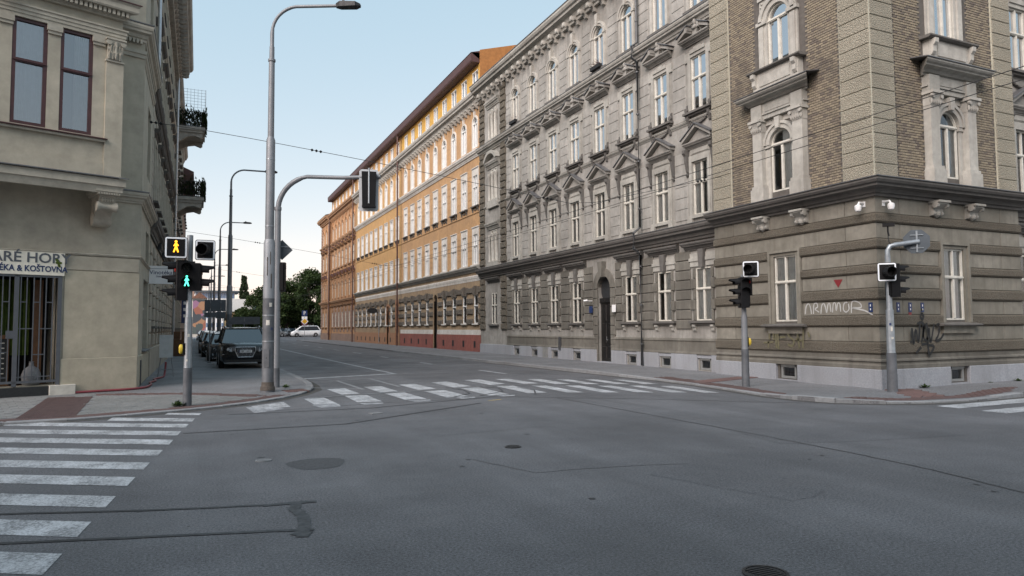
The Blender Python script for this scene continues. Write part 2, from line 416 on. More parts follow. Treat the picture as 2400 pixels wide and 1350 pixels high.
def kerbstones(parent, line, inner_side, length, width=.2, ymax=95):
    P = resample(line, length)
    for a, b in zip(P, P[1:]):
        if (a.y+b.y)/2 > ymax: continue
        t = (b-a); L = Vector((t.x,t.y,0)).length; mid = (a+b)/2
        n = Vector((-t.y, t.x, 0)).normalized()*inner_side
        mb = MB(); mb.bev(-L/2+.006, L/2-.006, -.16, .010+random.uniform(-.004,.004), 0, width, .012)
        # bev's y is "up" here: rotate so that y -> z
        mb.v = [(x, z, y) for x, y, z in mb.v]
        M = Matrix((Vector((t.x,t.y,t.z)).normalized(), n, Vector((0,0,1)))).transposed().to_4x4()
        M.translation = mid + n*(-.03)
        link('kerb_stone', mb.mesh('kerb_stone', 'kerb'), parent, M)

KL = [(3.05,400,.11),(3.05,60,.11),(3.08,31,.11),(3.2,25.2,.10),(3.2,22.3,.09),(3.02,20.4,.06),(2.45,19.0,.035),(1.72,17.95,.03),(.88,17.15,.03),(-.09,16.6,.03),
      (-1.27,16.1,.03),(-2.32,15.8,.03),(-3.4,15.75,.04),(-6.5,16.6,.08),(-26,28,.11)]
IL = [(-1.9,400,.14),(-1.9,60,.14),(-1.9,31,.14),(-1.9,26.5,.13),(-1.9,25,.12),(-1.9,24,.11),(-2.0,23.2,.10),(-2.6,22.9,.08),(-3.2,22.8,.07),(-3.8,22.6,.06),
      (-4.6,22.3,.06),(-5.4,22.0,.06),(-6.4,22.2,.08),(-9,24,.10),(-28,34,.14)]
pav_l = pavement('pavement_left', KL, IL, 'asphalt_pave')
kerbstones(pav_l, KL[1:13], -1, 1.0)
KR = [(13.05,105,.12),(13.05,50,.12),(13.1,32,.12),(13.4,22,.11),(13.5,18.3,.05),(13.36,16.2,.04),(13.15,14.9,.04),(12.78,12.9,.05),(12.82,12.0,.10),(13.05,11.25,.11),(13.6,10.75,.06),
      (14.3,10.42,.03),(15.0,10.2,.03),(16.3,10.05,.03),(17.0,10.1,.06),(18.3,10.15,.12),(60,10.3,.2)]
IR = [(17.2,105,.20),(17.2,50,.17),(17.2,32,.15),(17.2,22,.12),(17.2,18.3,.10),(17.2,16.2,.08),(17.2,15.2,.06),(17.2,14.4,.055),(17.2,13.8,.05),(17.2,13.4,.04),(17.25,13.2,.03),
      (17.4,13.2,.03),(17.8,13.2,.03),(18.2,13.2,.03),(19,13.2,.04),(20.5,13.2,.05),(60,13.2,.15)]
pav_r = pavement('pavement_right', KR, IR, 'asphalt_pave')
kerbstones(pav_r, KR[1:16], 1, 1.05)
def pz(kl, il, x, y):
    """height of a pavement at (x, y): nearest strip"""
    best = (1e9, .1)
    for k, q in zip(kl, il):
        for j in range(7):
            t = j/6; px, py, pzv = (k[0]+(q[0]-k[0])*t, k[1]+(q[1]-k[1])*t, k[2]+(q[2]-k[2])*t)
            d = (px-x)**2+(py-y)**2
            if d < best[0]: best = (d, pzv)
    return best[1]

# grey pavers and red tactile slabs on the left corner
from bisect import bisect
def hit_z(obj_mesh_pts, x, y): return 0
def tri_z(me):
    tris = []
    for p in me.polygons:
        v = [me.vertices[i].co for i in p.vertices]
        tris.append((v[0],v[1],v[2])); tris.append((v[0],v[2],v[3]))
    def f(x, y):
        for a, b, c in tris:
            d = (b.y-c.y)*(a.x-c.x)+(c.x-b.x)*(a.y-c.y)
            if abs(d) < 1e-9: continue
            l1 = ((b.y-c.y)*(x-c.x)+(c.x-b.x)*(y-c.y))/d; l2 = ((c.y-a.y)*(x-c.x)+(a.x-c.x)*(y-c.y))/d
            if l1 >= -1e-6 and l2 >= -1e-6 and l1+l2 <= 1+1e-6: return l1*a.z+l2*b.z+(1-l1-l2)*c.z
        return None
    return f
zl_ = tri_z(pav_l.data); zr_ = tri_z(pav_r.data)
def zl(x, y): v = zl_(x, y); return .08 if v is None else v
def zr(x, y): v = zr_(x, y); return .08 if v is None else v
def inside(poly, x, y):
    c = False; n = len(poly)
    for i in range(n):
        (x1,y1),(x2,y2) = poly[i], poly[i-1]
        if (y1 > y) != (y2 > y) and x < (x2-x1)*(y-y1)/(y2-y1)+x1: c = not c
    return c
def slabs(name, poly, size, mat, parent, zf, ang=0, lift=.008, gap=.008, ridges=0, skip=()):
    mb = MB(); xs = [p[0] for p in poly]; ys = [p[1] for p in poly]; R = max(max(xs)-min(xs), max(ys)-min(ys))
    cx, cy = sum(xs)/len(xs), sum(ys)/len(ys); n = int(R/min(size))+3; ca, sa = cos(ang), sin(ang); a, b = size
    for i in range(-n, n):
        for j in range(-n, n):
            ox = (j % 2)*a/2 if ridges == 0 else 0
            lx, ly = i*a+ox, j*b; x, y = cx+lx*ca-ly*sa, cy+lx*sa+ly*ca
            if not inside(poly, x, y) or any(inside(s, x, y) for s in skip): continue
            z = zf(x, y)+lift+random.uniform(-.002,.002); hx, hy = a/2-gap/2, b/2-gap/2
            def q(u, v, zz): return (x+u*ca-v*sa, y+u*sa+v*ca, zz)
            mb.add([q(-hx,-hy,z),q(hx,-hy,z),q(hx,hy,z),q(-hx,hy,z),q(-hx-.003,-hy-.003,z-.03),q(hx+.003,-hy-.003,z-.03),q(hx+.003,hy+.003,z-.03),q(-hx-.003,hy+.003,z-.03)],
                   [(0,1,2,3),(0,4,5,1),(1,5,6,2),(2,6,7,3),(3,7,4,0)])
            for r in range(ridges):
                u0 = -hx+(r+.25)*2*hx/ridges; u1 = u0+hx/ridges
                mb.add([q(u0,-hy,z+.001),q(u1,-hy,z+.001),q(u1,hy,z+.001),q(u0,hy,z+.001),q(u0+.006,-hy,z+.009),q(u1-.006,-hy,z+.009),q(u1-.006,hy,z+.009),q(u0+.006,hy,z+.009)],
                       [(4,5,6,7),(0,1,5,4),(1,2,6,5),(2,3,7,6),(3,0,4,7)])
    return kind(link(name, mb.mesh(name, mat, fix=False), parent), 'stuff')
tac1 = [(-3.15,16.25),(-2.2,16.35),(-2.45,20.6),(-3.45,20.9)]
tac2 = [(-3.6,15.95),(-2.3,16.0),(-1.3,16.28),(-.2,16.78),(.75,17.3),(1.6,18.1),(2.2,18.85),(1.9,19.05),(1.3,18.4),(.5,17.65),(-.35,17.15),(-1.4,16.66),(-2.3,16.4),(-3.6,16.35)]
tac3 = [(-2.4,20.85),(-.35,20.15),(1.25,18.75),(1.6,19.1),(-.15,20.55),(-2.3,21.3)]
slabs('tactile_paving', tac1, (.2,.2), 'tactile', pav_l, zl, .05, .010, ridges=4)
slabs('tactile_paving', tac2, (.2,.1), 'tactile', pav_l, zl, .35, .010)
slabs('tactile_paving', tac3, (.2,.1), 'tactile', pav_l, zl, -.6, .010)
slabs('tactile_paving', [(2.2,20.2),(2.75,20.1),(2.7,19.55),(2.2,19.6)], (.2,.2), 'tactile', pav_l, zl, .2, .010, ridges=3)
slabs('paver', [(-6.3,16.9),(-3.4,16.0),(-1.2,16.4),(.6,17.3),(1.6,18.3),(-.1,20.1),(-2.2,21.4),(-5.3,21.8)], (.3,.3), 'paver', pav_l, zl, .25, .008, .014, skip=(tac1,tac2,tac3))
tr1 = [(13.75,19.0),(14.3,18.9),(14.0,16.2),(13.75,14.6),(13.35,12.9),(12.95,12.9),(13.25,14.6),(13.5,16.3)]
slabs('tactile_paving', tr1, (.2,.1), 'tactile', pav_r, zr, 1.4, .010)
slabs('tactile_paving', [(13.75,16.6),(16.6,17.2),(16.6,17.6),(13.8,17.1)], (.2,.2), 'tactile', pav_r, zr, .2, .010, ridges=3)
slabs('tactile_paving', [(13.3,11.3),(13.75,10.95),(14.6,10.65),(16.6,10.4),(18.2,10.5),(19.6,11.2),(18.6,11.2),(16.6,10.85),(14.8,11.05),(13.9,11.4)], (.2,.1), 'tactile', pav_r, zr, -.1, .010)
slabs('tactile_paving', [(15.4,11.0),(16.3,10.9),(17.4,12.6),(16.5,12.6)], (.2,.2), 'tactile', pav_r, zr, .5, .011, ridges=3)

def gutter(name, line, side, w, z):
    P = [Vector((p[0],p[1])) for p in line if p[1] < 70]; return P
# ------------------------------------------------------------------ road paint, seams
def mark(name, poly, mat, z=.004): return sheet(name, poly, z, mat, road)
for i in range(11):                                      # left zebra: 0.5 m stripes every 0.97 m
    x1, y1 = [(.09,15.95),(-.03,15.08),(-.13,14.24),(-.24,13.29),(-.33,12.34),(-.44,11.37),(-.55,10.38),(-.65,9.44),(-.76,8.46),(-.86,7.44),(-.94,6.49)][i]
    x2, y2 = x1-.045, y1-.49; L = [.75,1.75,3.6,4.2,4.2,4.2,4.2,4.2,4.2,4.2,4.2][i]
    dx, dy = -.856*L, .517*L
    if i == 0: y2 = y1-.33
    mark('zebra_stripe', [(x1,y1),(x2,y2),(x2+dx,y2+dy),(x1+dx,y1+dy)], 'paint_white')
for x0, x1 in ((-.98,-1.06),): mark('zebra_stripe', [(-1.02,5.5),(-1.07,5.02),(-4.6,7.2),(-4.6,7.7)], 'paint_white')
near = [[(1.12,16.82),(1.89,17.45),(1.92,16.33),(1.2,16.05)],[(2.43,18.0),(2.93,18.08),(2.99,16.46),(2.47,16.53)],[(3.49,18.24),(4.05,18.22),(4.03,16.45),(3.46,16.55)],[(4.58,18.36),(5.13,18.43),(5.17,16.55),(4.62,16.58)],
        [(5.72,18.54),(6.33,18.62),(6.31,16.62),(5.71,16.61)],[(6.91,18.86),(7.5,18.92),(7.42,16.57),(6.84,16.55)],[(8.1,19.03),(8.61,18.98),(8.53,16.57),(7.99,16.61)],[(9.11,18.72),(9.51,18.59),(9.4,16.1),(8.99,16.33)],
        [(9.98,18.24),(10.4,18.09),(10.21,15.66),(9.82,15.87)],[(10.8,17.73),(11.18,17.56),(11.01,15.22),(10.63,15.43)],[(11.6,17.29),(11.96,17.13),(11.78,14.8),(11.4,15.01)],[(12.3,16.72),(12.66,16.6),(12.46,14.36),(12.11,14.55)]]
far = [[(3.4,20.46),(3.93,20.54),(3.98,18.66),(3.48,18.58)],[(4.53,20.74),(5.06,20.77),(5.07,18.84),(4.53,18.76)],[(5.66,21.02),(6.21,21.14),(6.26,19.1),(5.69,18.96)],[(6.82,21.35),(7.38,21.5),(7.46,19.4),(6.83,19.25)],
       [(8.1,21.75),(8.65,21.83),(8.7,19.7),(8.12,19.58)],[(9.17,21.68),(9.62,21.5),(9.68,19.4),(9.2,19.42)],[(10.09,21.13),(10.5,20.89),(10.44,18.72),(9.99,18.86)],[(10.91,20.6),(11.28,20.33),(11.15,18.2),(10.8,18.38)],
       [(11.7,20.03),(12.06,19.77),(11.97,17.74),(11.58,17.95)],[(12.48,19.53),(12.79,19.35),(12.75,17.36),(12.34,17.52)]]
for q in near+far: mark('zebra_stripe', q, 'paint_white')
for q in [[(1.0,16.7),(1.55,16.35),(1.75,15.95),(1.1,15.4)],[(2.4,16.5),(3.0,16.4),(2.95,15.85),(2.5,15.75)],[(3.45,16.3),(4.0,16.25),(3.95,15.95),(3.5,15.9)],[(4.65,16.45),(5.2,16.35),(5.1,16.0),(4.7,15.95)],[(5.9,16.5),(6.4,16.42),(6.3,16.15),(5.95,16.12)],[(7.0,16.45),(7.5,16.4),(7.4,16.2),(7.05,16.18)]]:
    mark('worn_stripe', q, 'paint_worn', .003)
for x, y in ((14.42,9.84),(14.4,8.9),(14.4,7.95)): mark('zebra_stripe', [(x,y),(x+4.2,y+.1),(x+4.2,y-.4),(x,y-.48)], 'paint_white')
def strip(pts, w):
    a = [];  b = []
    for i, p in enumerate(pts):
        q0 = Vector(pts[max(i-1,0)]); q1 = Vector(pts[min(i+1,len(pts)-1)]); t = (q1-q0).normalized(); n = Vector((-t.y,t.x)); ww = w[i] if isinstance(w, list) else w
        a.append((p[0]+n.x*ww/2, p[1]+n.y*ww/2)); b.append((p[0]-n.x*ww/2, p[1]-n.y*ww/2))
    return a, b
def ribbon(name, pts, w, mat, z=.004, jit=0, sub=1):
    P = []
    for p, q in zip(pts, pts[1:]):
        for k in range(sub): P.append((p[0]+(q[0]-p[0])*k/sub+random.uniform(-jit,jit), p[1]+(q[1]-p[1])*k/sub+random.uniform(-jit,jit)))
    P.append(pts[-1]); ww = [w*random.uniform(1-8*jit,1+8*jit) if jit else w for _ in P]
    a, b = strip([Vector(p) for p in P], ww); n = len(P)
    me = bpy.data.meshes.new(name); me.from_pydata([(x,y,z) for x,y in a+b], [], [(i,i+1,n+i+1,n+i) for i in range(n-1)]); me.materials.append(MAT[mat])
    if me.polygons[0].normal.z < 0: me.flip_normals()
    return link(name, me, road)
ribbon('stop_line', [(3.15,25.05),(6.95,26.2)], .32, 'paint_white')
ribbon('lane_line', [(6.9,26.3),(6.75,31),(6.6,45),(6.5,70),(6.4,130)], .14, 'paint_white', .0045)
for y0, y1 in ((23.9,26.5),(32.1,33.9),(40.6,42.3),(48.0,50.6),(56,58.5),(64.3,66.8),(73.3,76.4),(82.9,85.8),(94.9,97.9),(104,107)): ribbon('lane_dash', [(10.6 if y0 < 30 else 10.3,y0),(10.5 if y0 < 30 else 10.25,y1)], .13, 'paint_white')
for p in ([(4.26,23.69),(4.34,19.9)],[(4.0,23.65),(5.46,24.17)],[(5.46,24.1),(5.51,20.3)]): ribbon('erased_line', p, .12, 'paint_faint', .003)
ribbon('erased_line', [(3.0,21.3),(4.3,20.2)], .10, 'paint_faint', .003)
ribbon('trench_seam', [(2.55,18.12),(4.0,18.42),(5.9,18.75),(7.6,19.1),(9.2,19.12),(10.6,18.45),(11.6,17.75),(12.9,17.1)], .11, 'paint_faint', .008, .004, 3)
ribbon('tar_seam', [(8.12,15.27),(8.17,11.78),(8.2,9.32),(8.18,6.79),(8.06,5.51),(7.7,3.9),(7.0,1.5)], .035, 'tar', .003, .014, 12)
ribbon('tar_seam', [(1.5,15.7),(4.0,16.15),(7.23,15.95),(9.75,14.05),(11.59,12.31),(12.7,11.4)], .03, 'tar', .0032, .012, 8)
ribbon('tar_seam', [(-4.5,9.1),(-1.69,8.13),(-.41,7.66),(.79,7.33),(1.02,7.3)], .055, 'tar', .006, .006, 6)
ribbon('tar_seam', [(-4,7.9),(-1.45,7.02),(-.35,6.69),(.79,6.36),(.95,6.3)], .06, 'tar', .0062, .006, 6)
ribbon('tar_seam', [(.94,7.38),(.88,7.1),(.92,6.8),(.88,6.4),(.82,6.12)], .11, 'tar', .0065, .012, 4)
ribbon('tar_seam', [(.78,6.28),(.84,6.22),(.9,6.18)], .12, 'tar', .0068, .01, 2)
ribbon('tar_seam', [(.62,7.36),(.9,7.34),(1.12,7.3)], .08, 'tar', .0064, .01, 3)
ribbon('crack', [(3.35,8.7),(3.6,7.9),(3.72,7.55),(4.4,7.5),(5.2,7.35),(5.7,7.2)], .012, 'tar', .003, .012, 6)
for pts in ([(.6,15.4),(3.5,15.2),(7,16.3)],[(-.2,13.0),(2.5,12.9),(6,15.0)],[(5.9,16.6),(6.6,17.3),(6.8,18.3),(6.6,19.3)],[(6.6,16.6),(7.6,17.4),(7.9,18.4),(7.6,19.2)],[(8.0,16.2),(8.5,17.3),(8.5,18.4)]): ribbon('tyre_mark', pts, .05, 'patch', .0095, .006, 5)
ribbon('paint_fleck', [(6.35,15.4),(6.75,15.55)], .09, 'paint_yellow')
mark('asphalt_patch', [(1.43+.36*cos(a)*(1+.12*sin(3*a)), 9.32+.42*sin(a)*(1+.1*cos(2*a))) for a in [2*pi*k/20 for k in range(20)]], 'patch', .003)
for line in (KL[2:13], KR[2:16]):                        # grit and dirt in the gutters
    P = [(p[0],p[1]) for p in line]; sgn = 1 if line[0][0] < 5 else -1; Q = []
    for i, p in enumerate(P):
        a = Vector(P[max(i-1,0)]); b = Vector(P[min(i+1,len(P)-1)]); t_ = (b-a).normalized(); n_ = Vector((-t_.y,t_.x))*sgn; Q.append((p[0]+n_.x*.13, p[1]+n_.y*.13))
    ribbon('gutter_dirt', Q, .22, 'gutter', .0025, .012, 6)
random.seed(31)
for k, (x, y, sx, sy, an) in enumerate(((4.6,11.6,1.1,.7,.1),(9.6,8.2,1.6,.8,-.2),(5.6,6.2,.5,.9,.3),(11.2,24.5,.9,3.2,0),(8.6,33,.8,4,0))):
    ca, sa = cos(an), sin(an); mark('asphalt_patch', [(x+u*ca-v*sa+random.uniform(-.04,.04), y+u*sa+v*ca+random.uniform(-.04,.04)) for u, v in ((-sx,-sy),(-sx*.2,-sy*1.03),(sx,-sy),(sx*.98,0),(sx,sy),(0,sy*.97),(-sx,sy))], 'asphalt_patch', .0022)
for k in range(22):
    x, y, r = random.uniform(-.5,9), random.uniform(3.2,15), random.uniform(.012,.05); mark('oil_spot', [(x+r*random.uniform(.6,1.3)*cos(2*pi*q/9), y+r*random.uniform(.6,1.5)*sin(2*pi*q/9)) for q in range(9)], 'tar', .0035)
def cover(x, y, r, mat, label, ringmat='iron'):
    t = thing('manhole_cover', label, 'manhole cover', (x,y,0))
    mb = MB(); mb.lathe([(r,0),(r,.012),(r*.86,.014),(r*.86,.004)], n=24); link('rim', mb.mesh('rim', ringmat), t)
    mb = MB(); mb.lathe([(r*.84,.0),(r*.84,.010)], n=24)
    for k in range(-3,4): mb.box(-r*.6, r*.6, k*r*.2-.008, k*r*.2+.008, .010, .015)
    link('lid', mb.mesh('lid', mat), t)
    return t
cover(.82, 9.85, .105, 'kerb', 'small round pale valve cover in the road left of the dark asphalt patch', 'kerb')
cover(4.22, 9.31, .12, 'iron', 'small dark valve cover in the middle of the junction')
cover(3.67, 3.8, .16, 'iron', 'dark round manhole cover at the bottom edge of the picture')
mb = MB(); mb.box(-.12,.12,-.1,.1,.0,.012); mb.box(-.1,.1,-.08,.08,.012,.016)
o = link('valve_box', mb.mesh('valve_box', 'kerb'), None, T(3.35,14.2,0,.2)); tag(o, 'small rectangular pale utility lid just in front of the zebra crossing', 'utility lid')

# ------------------------------------------------------------------ facade kit
class House:
    def __init__(s, name, label, loc):
        s.loc = Vector(loc); s.root = thing(name, label, 'building', loc); s.I = Matrix.Translation(-s.loc)
    def part(s, name, mb, mat, M=None, parent=None, smooth=False):
        o = None
        for q in (mb.split() if isinstance(mb, MB) else [mb]):
            me = q.mesh(name, mat, smooth) if isinstance(q, MB) else q
            o = link(name, me, parent or s.root, None if parent else s.I @ (M or Matrix()))
        return o
def ex(name, mb, mat, smooth=False): return [(name, q.mesh(name, mat, smooth)) for q in mb.split()]
def mitre(mb, poly, x0, x1, m0=0, m1=0):
    n = len(poly); vs = [(x0+m0*max(p[0],0),p[0],p[1]) for p in poly] + [(x1+m1*max(p[0],0),p[0],p[1]) for p in poly]
    return mb.add(vs, [tuple(range(n)), tuple(range(2*n-1,n-1,-1))]+[(i,(i+1)%n,(i+1)%n+n,i+n) for i in range(n)])
def cprof(z0, z1, p, slope=.06):
    h = z1-z0
    return [(-.02,z0),(p*.22,z0),(p*.24,z0+.16*h),(p*.36,z0+.2*h),(p*.46,z0+.42*h),(p*.78,z0+.52*h),(p*.80,z0+.66*h),(p*.92,z0+.72*h),(p,z0+.86*h),(p,z1),(-.02,z1+slope)]
def wall(H, M, x0, x1, z0, z1, holes, mat, depth=.36, name='wall'):
    xs = sorted({x0,x1,*[h[0] for h in holes],*[h[1] for h in holes]}); zs = sorted({z0,z1,*[h[2] for h in holes],*[h[3] for h in holes]})
    xs = [x for x in xs if x0 <= x <= x1]; zs = [z for z in zs if z0 <= z <= z1]
    mb = MB()
    for a, b in zip(xs, xs[1:]):
        for c, d in zip(zs, zs[1:]):
            mx, mz = (a+b)/2, (c+d)/2
            if any(h[0] < mx < h[1] and h[2] < mz < h[3] for h in holes): continue
            mb.add([(a,0,c),(a,0,d),(b,0,d),(b,0,c)], [(0,1,2,3)])
    for a, b, c, d in holes:
        for q in ([(a,0,c),(a,0,d),(a,-depth,d),(a,-depth,c)], [(b,0,d),(b,0,c),(b,-depth,c),(b,-depth,d)], [(a,0,d),(b,0,d),(b,-depth,d),(a,-depth,d)], [(b,0,c),(a,0,c),(a,-depth,c),(b,-depth,c)]):
            mb.add(q, [(0,1,2,3)])
    me = mb.mesh(name, mat, fix=False)
    if me.polygons[0].normal.y < 0: me.flip_normals()
    return H.part(name, me, mat, M)
PANE = {}
def pane_mesh(poly, gm):
    key = (tuple((round(a,3),round(b,3)) for a,b in poly), gm)
    if key not in PANE:
        me = bpy.data.meshes.new('pane'); me.from_pydata([(a,0,b) for a,b in poly], [], [tuple(range(len(poly)))]); me.materials.append(MAT[gm])
        if me.polygons[0].normal.y < 0: me.flip_normals()
        PANE[key] = me
    return PANE[key]
class Win:
    """window template: frame mesh + pane outlines; origin bottom centre on the wall plane"""
    def __init__(s, w, h, arch=False, tr=.60, fm='frame_cream', gm='glass', mull=True, y=-.055, bar=.048, twin=False):
        s.w, s.h, s.arch, s.gm, s.y = w, h, arch, gm, y; s.curt = {}
        mb = MB(); a = w/2; r = a if arch else 0; zs = h-r; t = tr*h if not arch else zs-.02
        mb.box(-a,-a+bar,y-.04,y+.05,0,zs); mb.box(a-bar,a,y-.04,y+.05,0,zs); mb.box(-a+bar,a-bar,y-.04,y+.05,0,bar)
        if arch: mb.ring(0, zs, a-bar, a, y-.04, y+.05, 0, pi, 12)
        else: mb.box(-a+bar,a-bar,y-.04,y+.05,h-bar,h)
        mb.box(-a+bar,a-bar,y-.045,y+.065,t-.045,t+.045); mb.box(-a+.02,a-.02,y+.065,y+.085,t-.02,t+.025)
        s.panes = []
        g = .036
        if mull:
            mb.box(-g,g,y-.045,y+.06,bar,t-.045)
            s.panes += [[(-a+bar,bar),(-g,bar),(-g,t-.045),(-a+bar,t-.045)], [(g,bar),(a-bar,bar),(a-bar,t-.045),(g,t-.045)]]
        else: s.panes += [[(-a+bar,bar),(a-bar,bar),(a-bar,t-.045),(-a+bar,t-.045)]]
        if arch:
            ri = a-bar; arc = [(ri*cos(pi*k/12), zs+ri*sin(pi*k/12)) for k in range(13)]
            s.panes.append([(ri,t+.045)]+arc+[(-ri,t+.045)])
        elif mull:
            mb.box(-g*.8,g*.8,y-.045,y+.055,t+.045,h-bar)
            s.panes += [[(-a+bar,t+.045),(-g*.8,t+.045),(-g*.8,h-bar),(-a+bar,h-bar)], [(g*.8,t+.045),(a-bar,t+.045),(a-bar,h-bar),(g*.8,h-bar)]]
        else: s.panes += [[(-a+bar,t+.045),(a-bar,t+.045),(a-bar,h-bar),(-a+bar,h-bar)]]
        s.me = mb.mesh('window', fm)
    def curtain(s, kind_, mat):
        k = (kind_, mat)
        if k not in s.curt:
            vs = []; fs = []; a = s.w/2-.02; n = 26; ph = random.random()*6
            spans = {'full':[(-a,a,0,s.h)], 'sides':[(-a,-a*.35,0,s.h),(a*.35,a,0,s.h)], 'left':[(-a,a*.1,0,s.h)], 'right':[(-a*.1,a,0,s.h)], 'top':[(-a,a,s.h*.45,s.h)], 'bottom':[(-a,a,0,s.h*.55)]}[kind_]
            for x0, x1, z0, z1 in spans:
                o = len(vs)
                for i in range(n+1):
                    x = x0+(x1-x0)*i/n; y = s.y-.05+.010*sin(i*1.9+ph)+.005*sin(i*4.1)
                    vs += [(x,y,z0+.02),(x,y,z1-.02)]
                fs += [(o+2*i,o+2*i+2,o+2*i+3,o+2*i+1) for i in range(n)]
            me = bpy.data.meshes.new('curtain'); me.from_pydata(vs, [], fs); me.materials.append(MAT[mat]); s.curt[k] = me
        return s.curt[k]
    def place(s, H, M, extras=(), curt=None, name='window'):
        o = H.part(name, s.me, None, M)
        for p in s.panes:
            link('pane', pane_mesh(p, s.gm), o, Matrix.Translation((0,s.y,0)) @ Matrix.Rotation(random.uniform(-.006,.006),4,'Z') @ Matrix.Rotation(random.uniform(-.005,.005),4,'X'))
        if curt: link('curtain', s.curtain(*curt), o)
        for nm, me in extras: link(nm, me, o)
        return o
def block_rows(H, M, x0, x1, z0, z1, rows, mat, proud=.03, b=.015, gap=.014, name='stucco_block', cache={}):
    h = (z1-z0)/rows
    key = (round(x1-x0,3), round(h,4), mat, proud, gap)
    if key not in cache:
        mb = MB(); w = (x1-x0)/2; mb.bev(-w+gap/2, w-gap/2, -.01, proud, gap/2, h-gap/2, b); cache[key] = mb.mesh(name, mat)
    for r in range(rows): H.part(name, cache[key], None, M @ Matrix.Translation(((x0+x1)/2, 0, z0+r*h)))
def body(H, M, x0, x1, z0, z1, depth=12, y=-.37):
    mb = MB(); mb.box(x0+.01, x1-.01, -depth, y, z0, z1); return H.part('core', mb, 'room', M)

# ---- grey window dressings -------------------------------------------------
def dress(P):
    """P: palette dict; returns the extras for the four storeys of a grey-type facade"""
    tl, td, rf = P['trim'], P['dark'], P['roof']
    D = {}
    # ground storey
    q = MB()
    for k in range(5):
        w = .66 if k % 2 else .56
        for s in (-1,1): q.bev(min(s*.44,s*w), max(s*.44,s*w), -.01, .06+.015*(k%2), .39*k+.01, .39*k+.38, .012)
    key = MB().prism([(-.10,1.95),(.10,1.95),(.16,2.62),(-.16,2.62)], 0, .15)
    lin = MB(); lin.box(-.70,-.17,-.01,.05,2.0,2.5); lin.box(.17,.70,-.01,.05,2.0,2.5); lin.box(-.74,-.18,-.01,.085,2.2,2.32); lin.box(.18,.74,-.01,.085,2.2,2.32)
    shelf = MB(); mitre(shelf, cprof(2.62,2.9,.26), -.92, .92, -.5, .5)
    sill = MB(); sill.box(-.72,.72,-.3,.17,-.09,0); sill.box(-.66,.66,-.01,.10,-.15,-.09)
    br = MB()
    for s in (-1,1): br.prof([(0,-.15),(.13,-.15),(.13,-.22),(.08,-.27),(.07,-.36),(.02,-.42),(0,-.42)], s*.5-.08, s*.5+.08)
    D[0] = [*ex('surround', q, P['base']), *ex('keystone', key, td), *ex('lintel', lin, tl), *ex('hood', shelf, td), *ex('sill', sill, td), *ex('bracket', br, tl)]
    # first floor: triangular pediment
    sur = MB(); sur.box(-.62,-.435,-.01,.07,-.1,2.25); sur.box(.435,.62,-.01,.07,-.1,2.25); sur.box(-.435,.435,-.01,.07,2.0,2.25); sur.box(-.56,-.44,.07,.10,-.1,2.14); sur.box(.44,.56,.07,.10,-.1,2.14); sur.box(-.44,.44,.07,.10,2.0,2.14)
    con = MB()
    for s in (-1,1):
        con.prof([(0,2.5),(.24,2.5),(.24,2.38),(.16,2.28),(.13,2.05),(.05,1.7),(0,1.62)], s*.74-.07, s*.74+.07)
        con.lathe([(.02,1.5),(.07,1.56),(.05,1.62)], (s*.74,.05,0), 8)
    ped = MB(); mitre(ped, cprof(2.5,2.72,.25,.02), -.70, .70, -.4, .4)
    for s in (-1,1): ped.prism([(s*.02,3.22),(s*.80,2.74),(s*.80,2.86),(s*.02,3.33)], 0, .26)
    ped.prism([(-.7,2.74),(.7,2.74),(0,3.16)], 0, .08)
    rfm = MB()
    for s in (-1,1): rfm.prism([(0,3.345),(s*.85,2.85),(s*.85,2.88),(0,3.38)], -.01, .31)
    pan = MB(); pan.box(-.55,.55,-.01,.05,2.28,2.48); pan.box(-.45,.45,.05,.07,2.31,2.45)
    sl = MB(); sl.box(-.66,.66,-.3,.11,-.12,0); sl.box(-.7,-.45,-.01,.13,-.42,-.12); sl.box(.45,.7,-.01,.13,-.42,-.12)
    D[1] = [*ex('surround', sur, tl), *ex('console', con, td), *ex('pediment', ped, P['ped']), *ex('pediment_cover', rfm, rf), *ex('frieze', pan, tl), *ex('sill', sl, tl)]
    # second floor: broken pediment with a bust, sill with a garland
    sur = MB(); sur.box(-.60,-.435,-.01,.06,-.05,2.3); sur.box(.435,.60,-.01,.06,-.05,2.3); sur.box(-.435,.435,-.01,.06,2.07,2.3)
    for s in (-1,1): sur.box(s*.68-.08 if s>0 else -.76, .76 if s>0 else -.60, -.01, .06, 1.95, 2.3)
    sur.box(-.42,.42,.06,.10,2.2,2.34); sur.box(-.2,.2,.06,.10,2.28,2.40)
    ped = MB(); mitre(ped, cprof(2.55,2.76,.30,.02), -.74, .74, -.4, .4)
    for s in (-1,1):
        ped.prism([(s*.28,3.04),(s*.86,2.78),(s*.86,2.90),(s*.28,3.18)], 0, .30); ped.box(min(s*.30,s*.40), max(s*.30,s*.40), 0, .34, 2.95, 3.2)
    ped.box(-.12,.12,0,.18,2.78,3.0)
    bust = MB(); bust.lathe([(.03,2.98),(.13,3.02),(.15,3.08),(.07,3.14),(.06,3.18),(.09,3.22),(.105,3.30),(.08,3.38),(.02,3.42)], (0,.14,0), 10)
    rfm = MB()
    for s in (-1,1): rfm.prism([(s*.25,3.20),(s*.91,2.90),(s*.91,2.93),(s*.25,3.24)], -.01, .36)
    sl = MB(); sl.box(-.76,.76,-.3,.22,-.10,-.02); sl.box(-.70,.70,-.01,.14,-.17,-.10)
    gar = MB()
    for k in range(13):
        u = -.48+.96*k/12; gar.lathe([(.012,-.05),(.05+.02*(k%3==0),-.02),(.055,.02),(.012,.05)], (u, .045, -.30-.20*(1-(u/.5)**2)), 7)
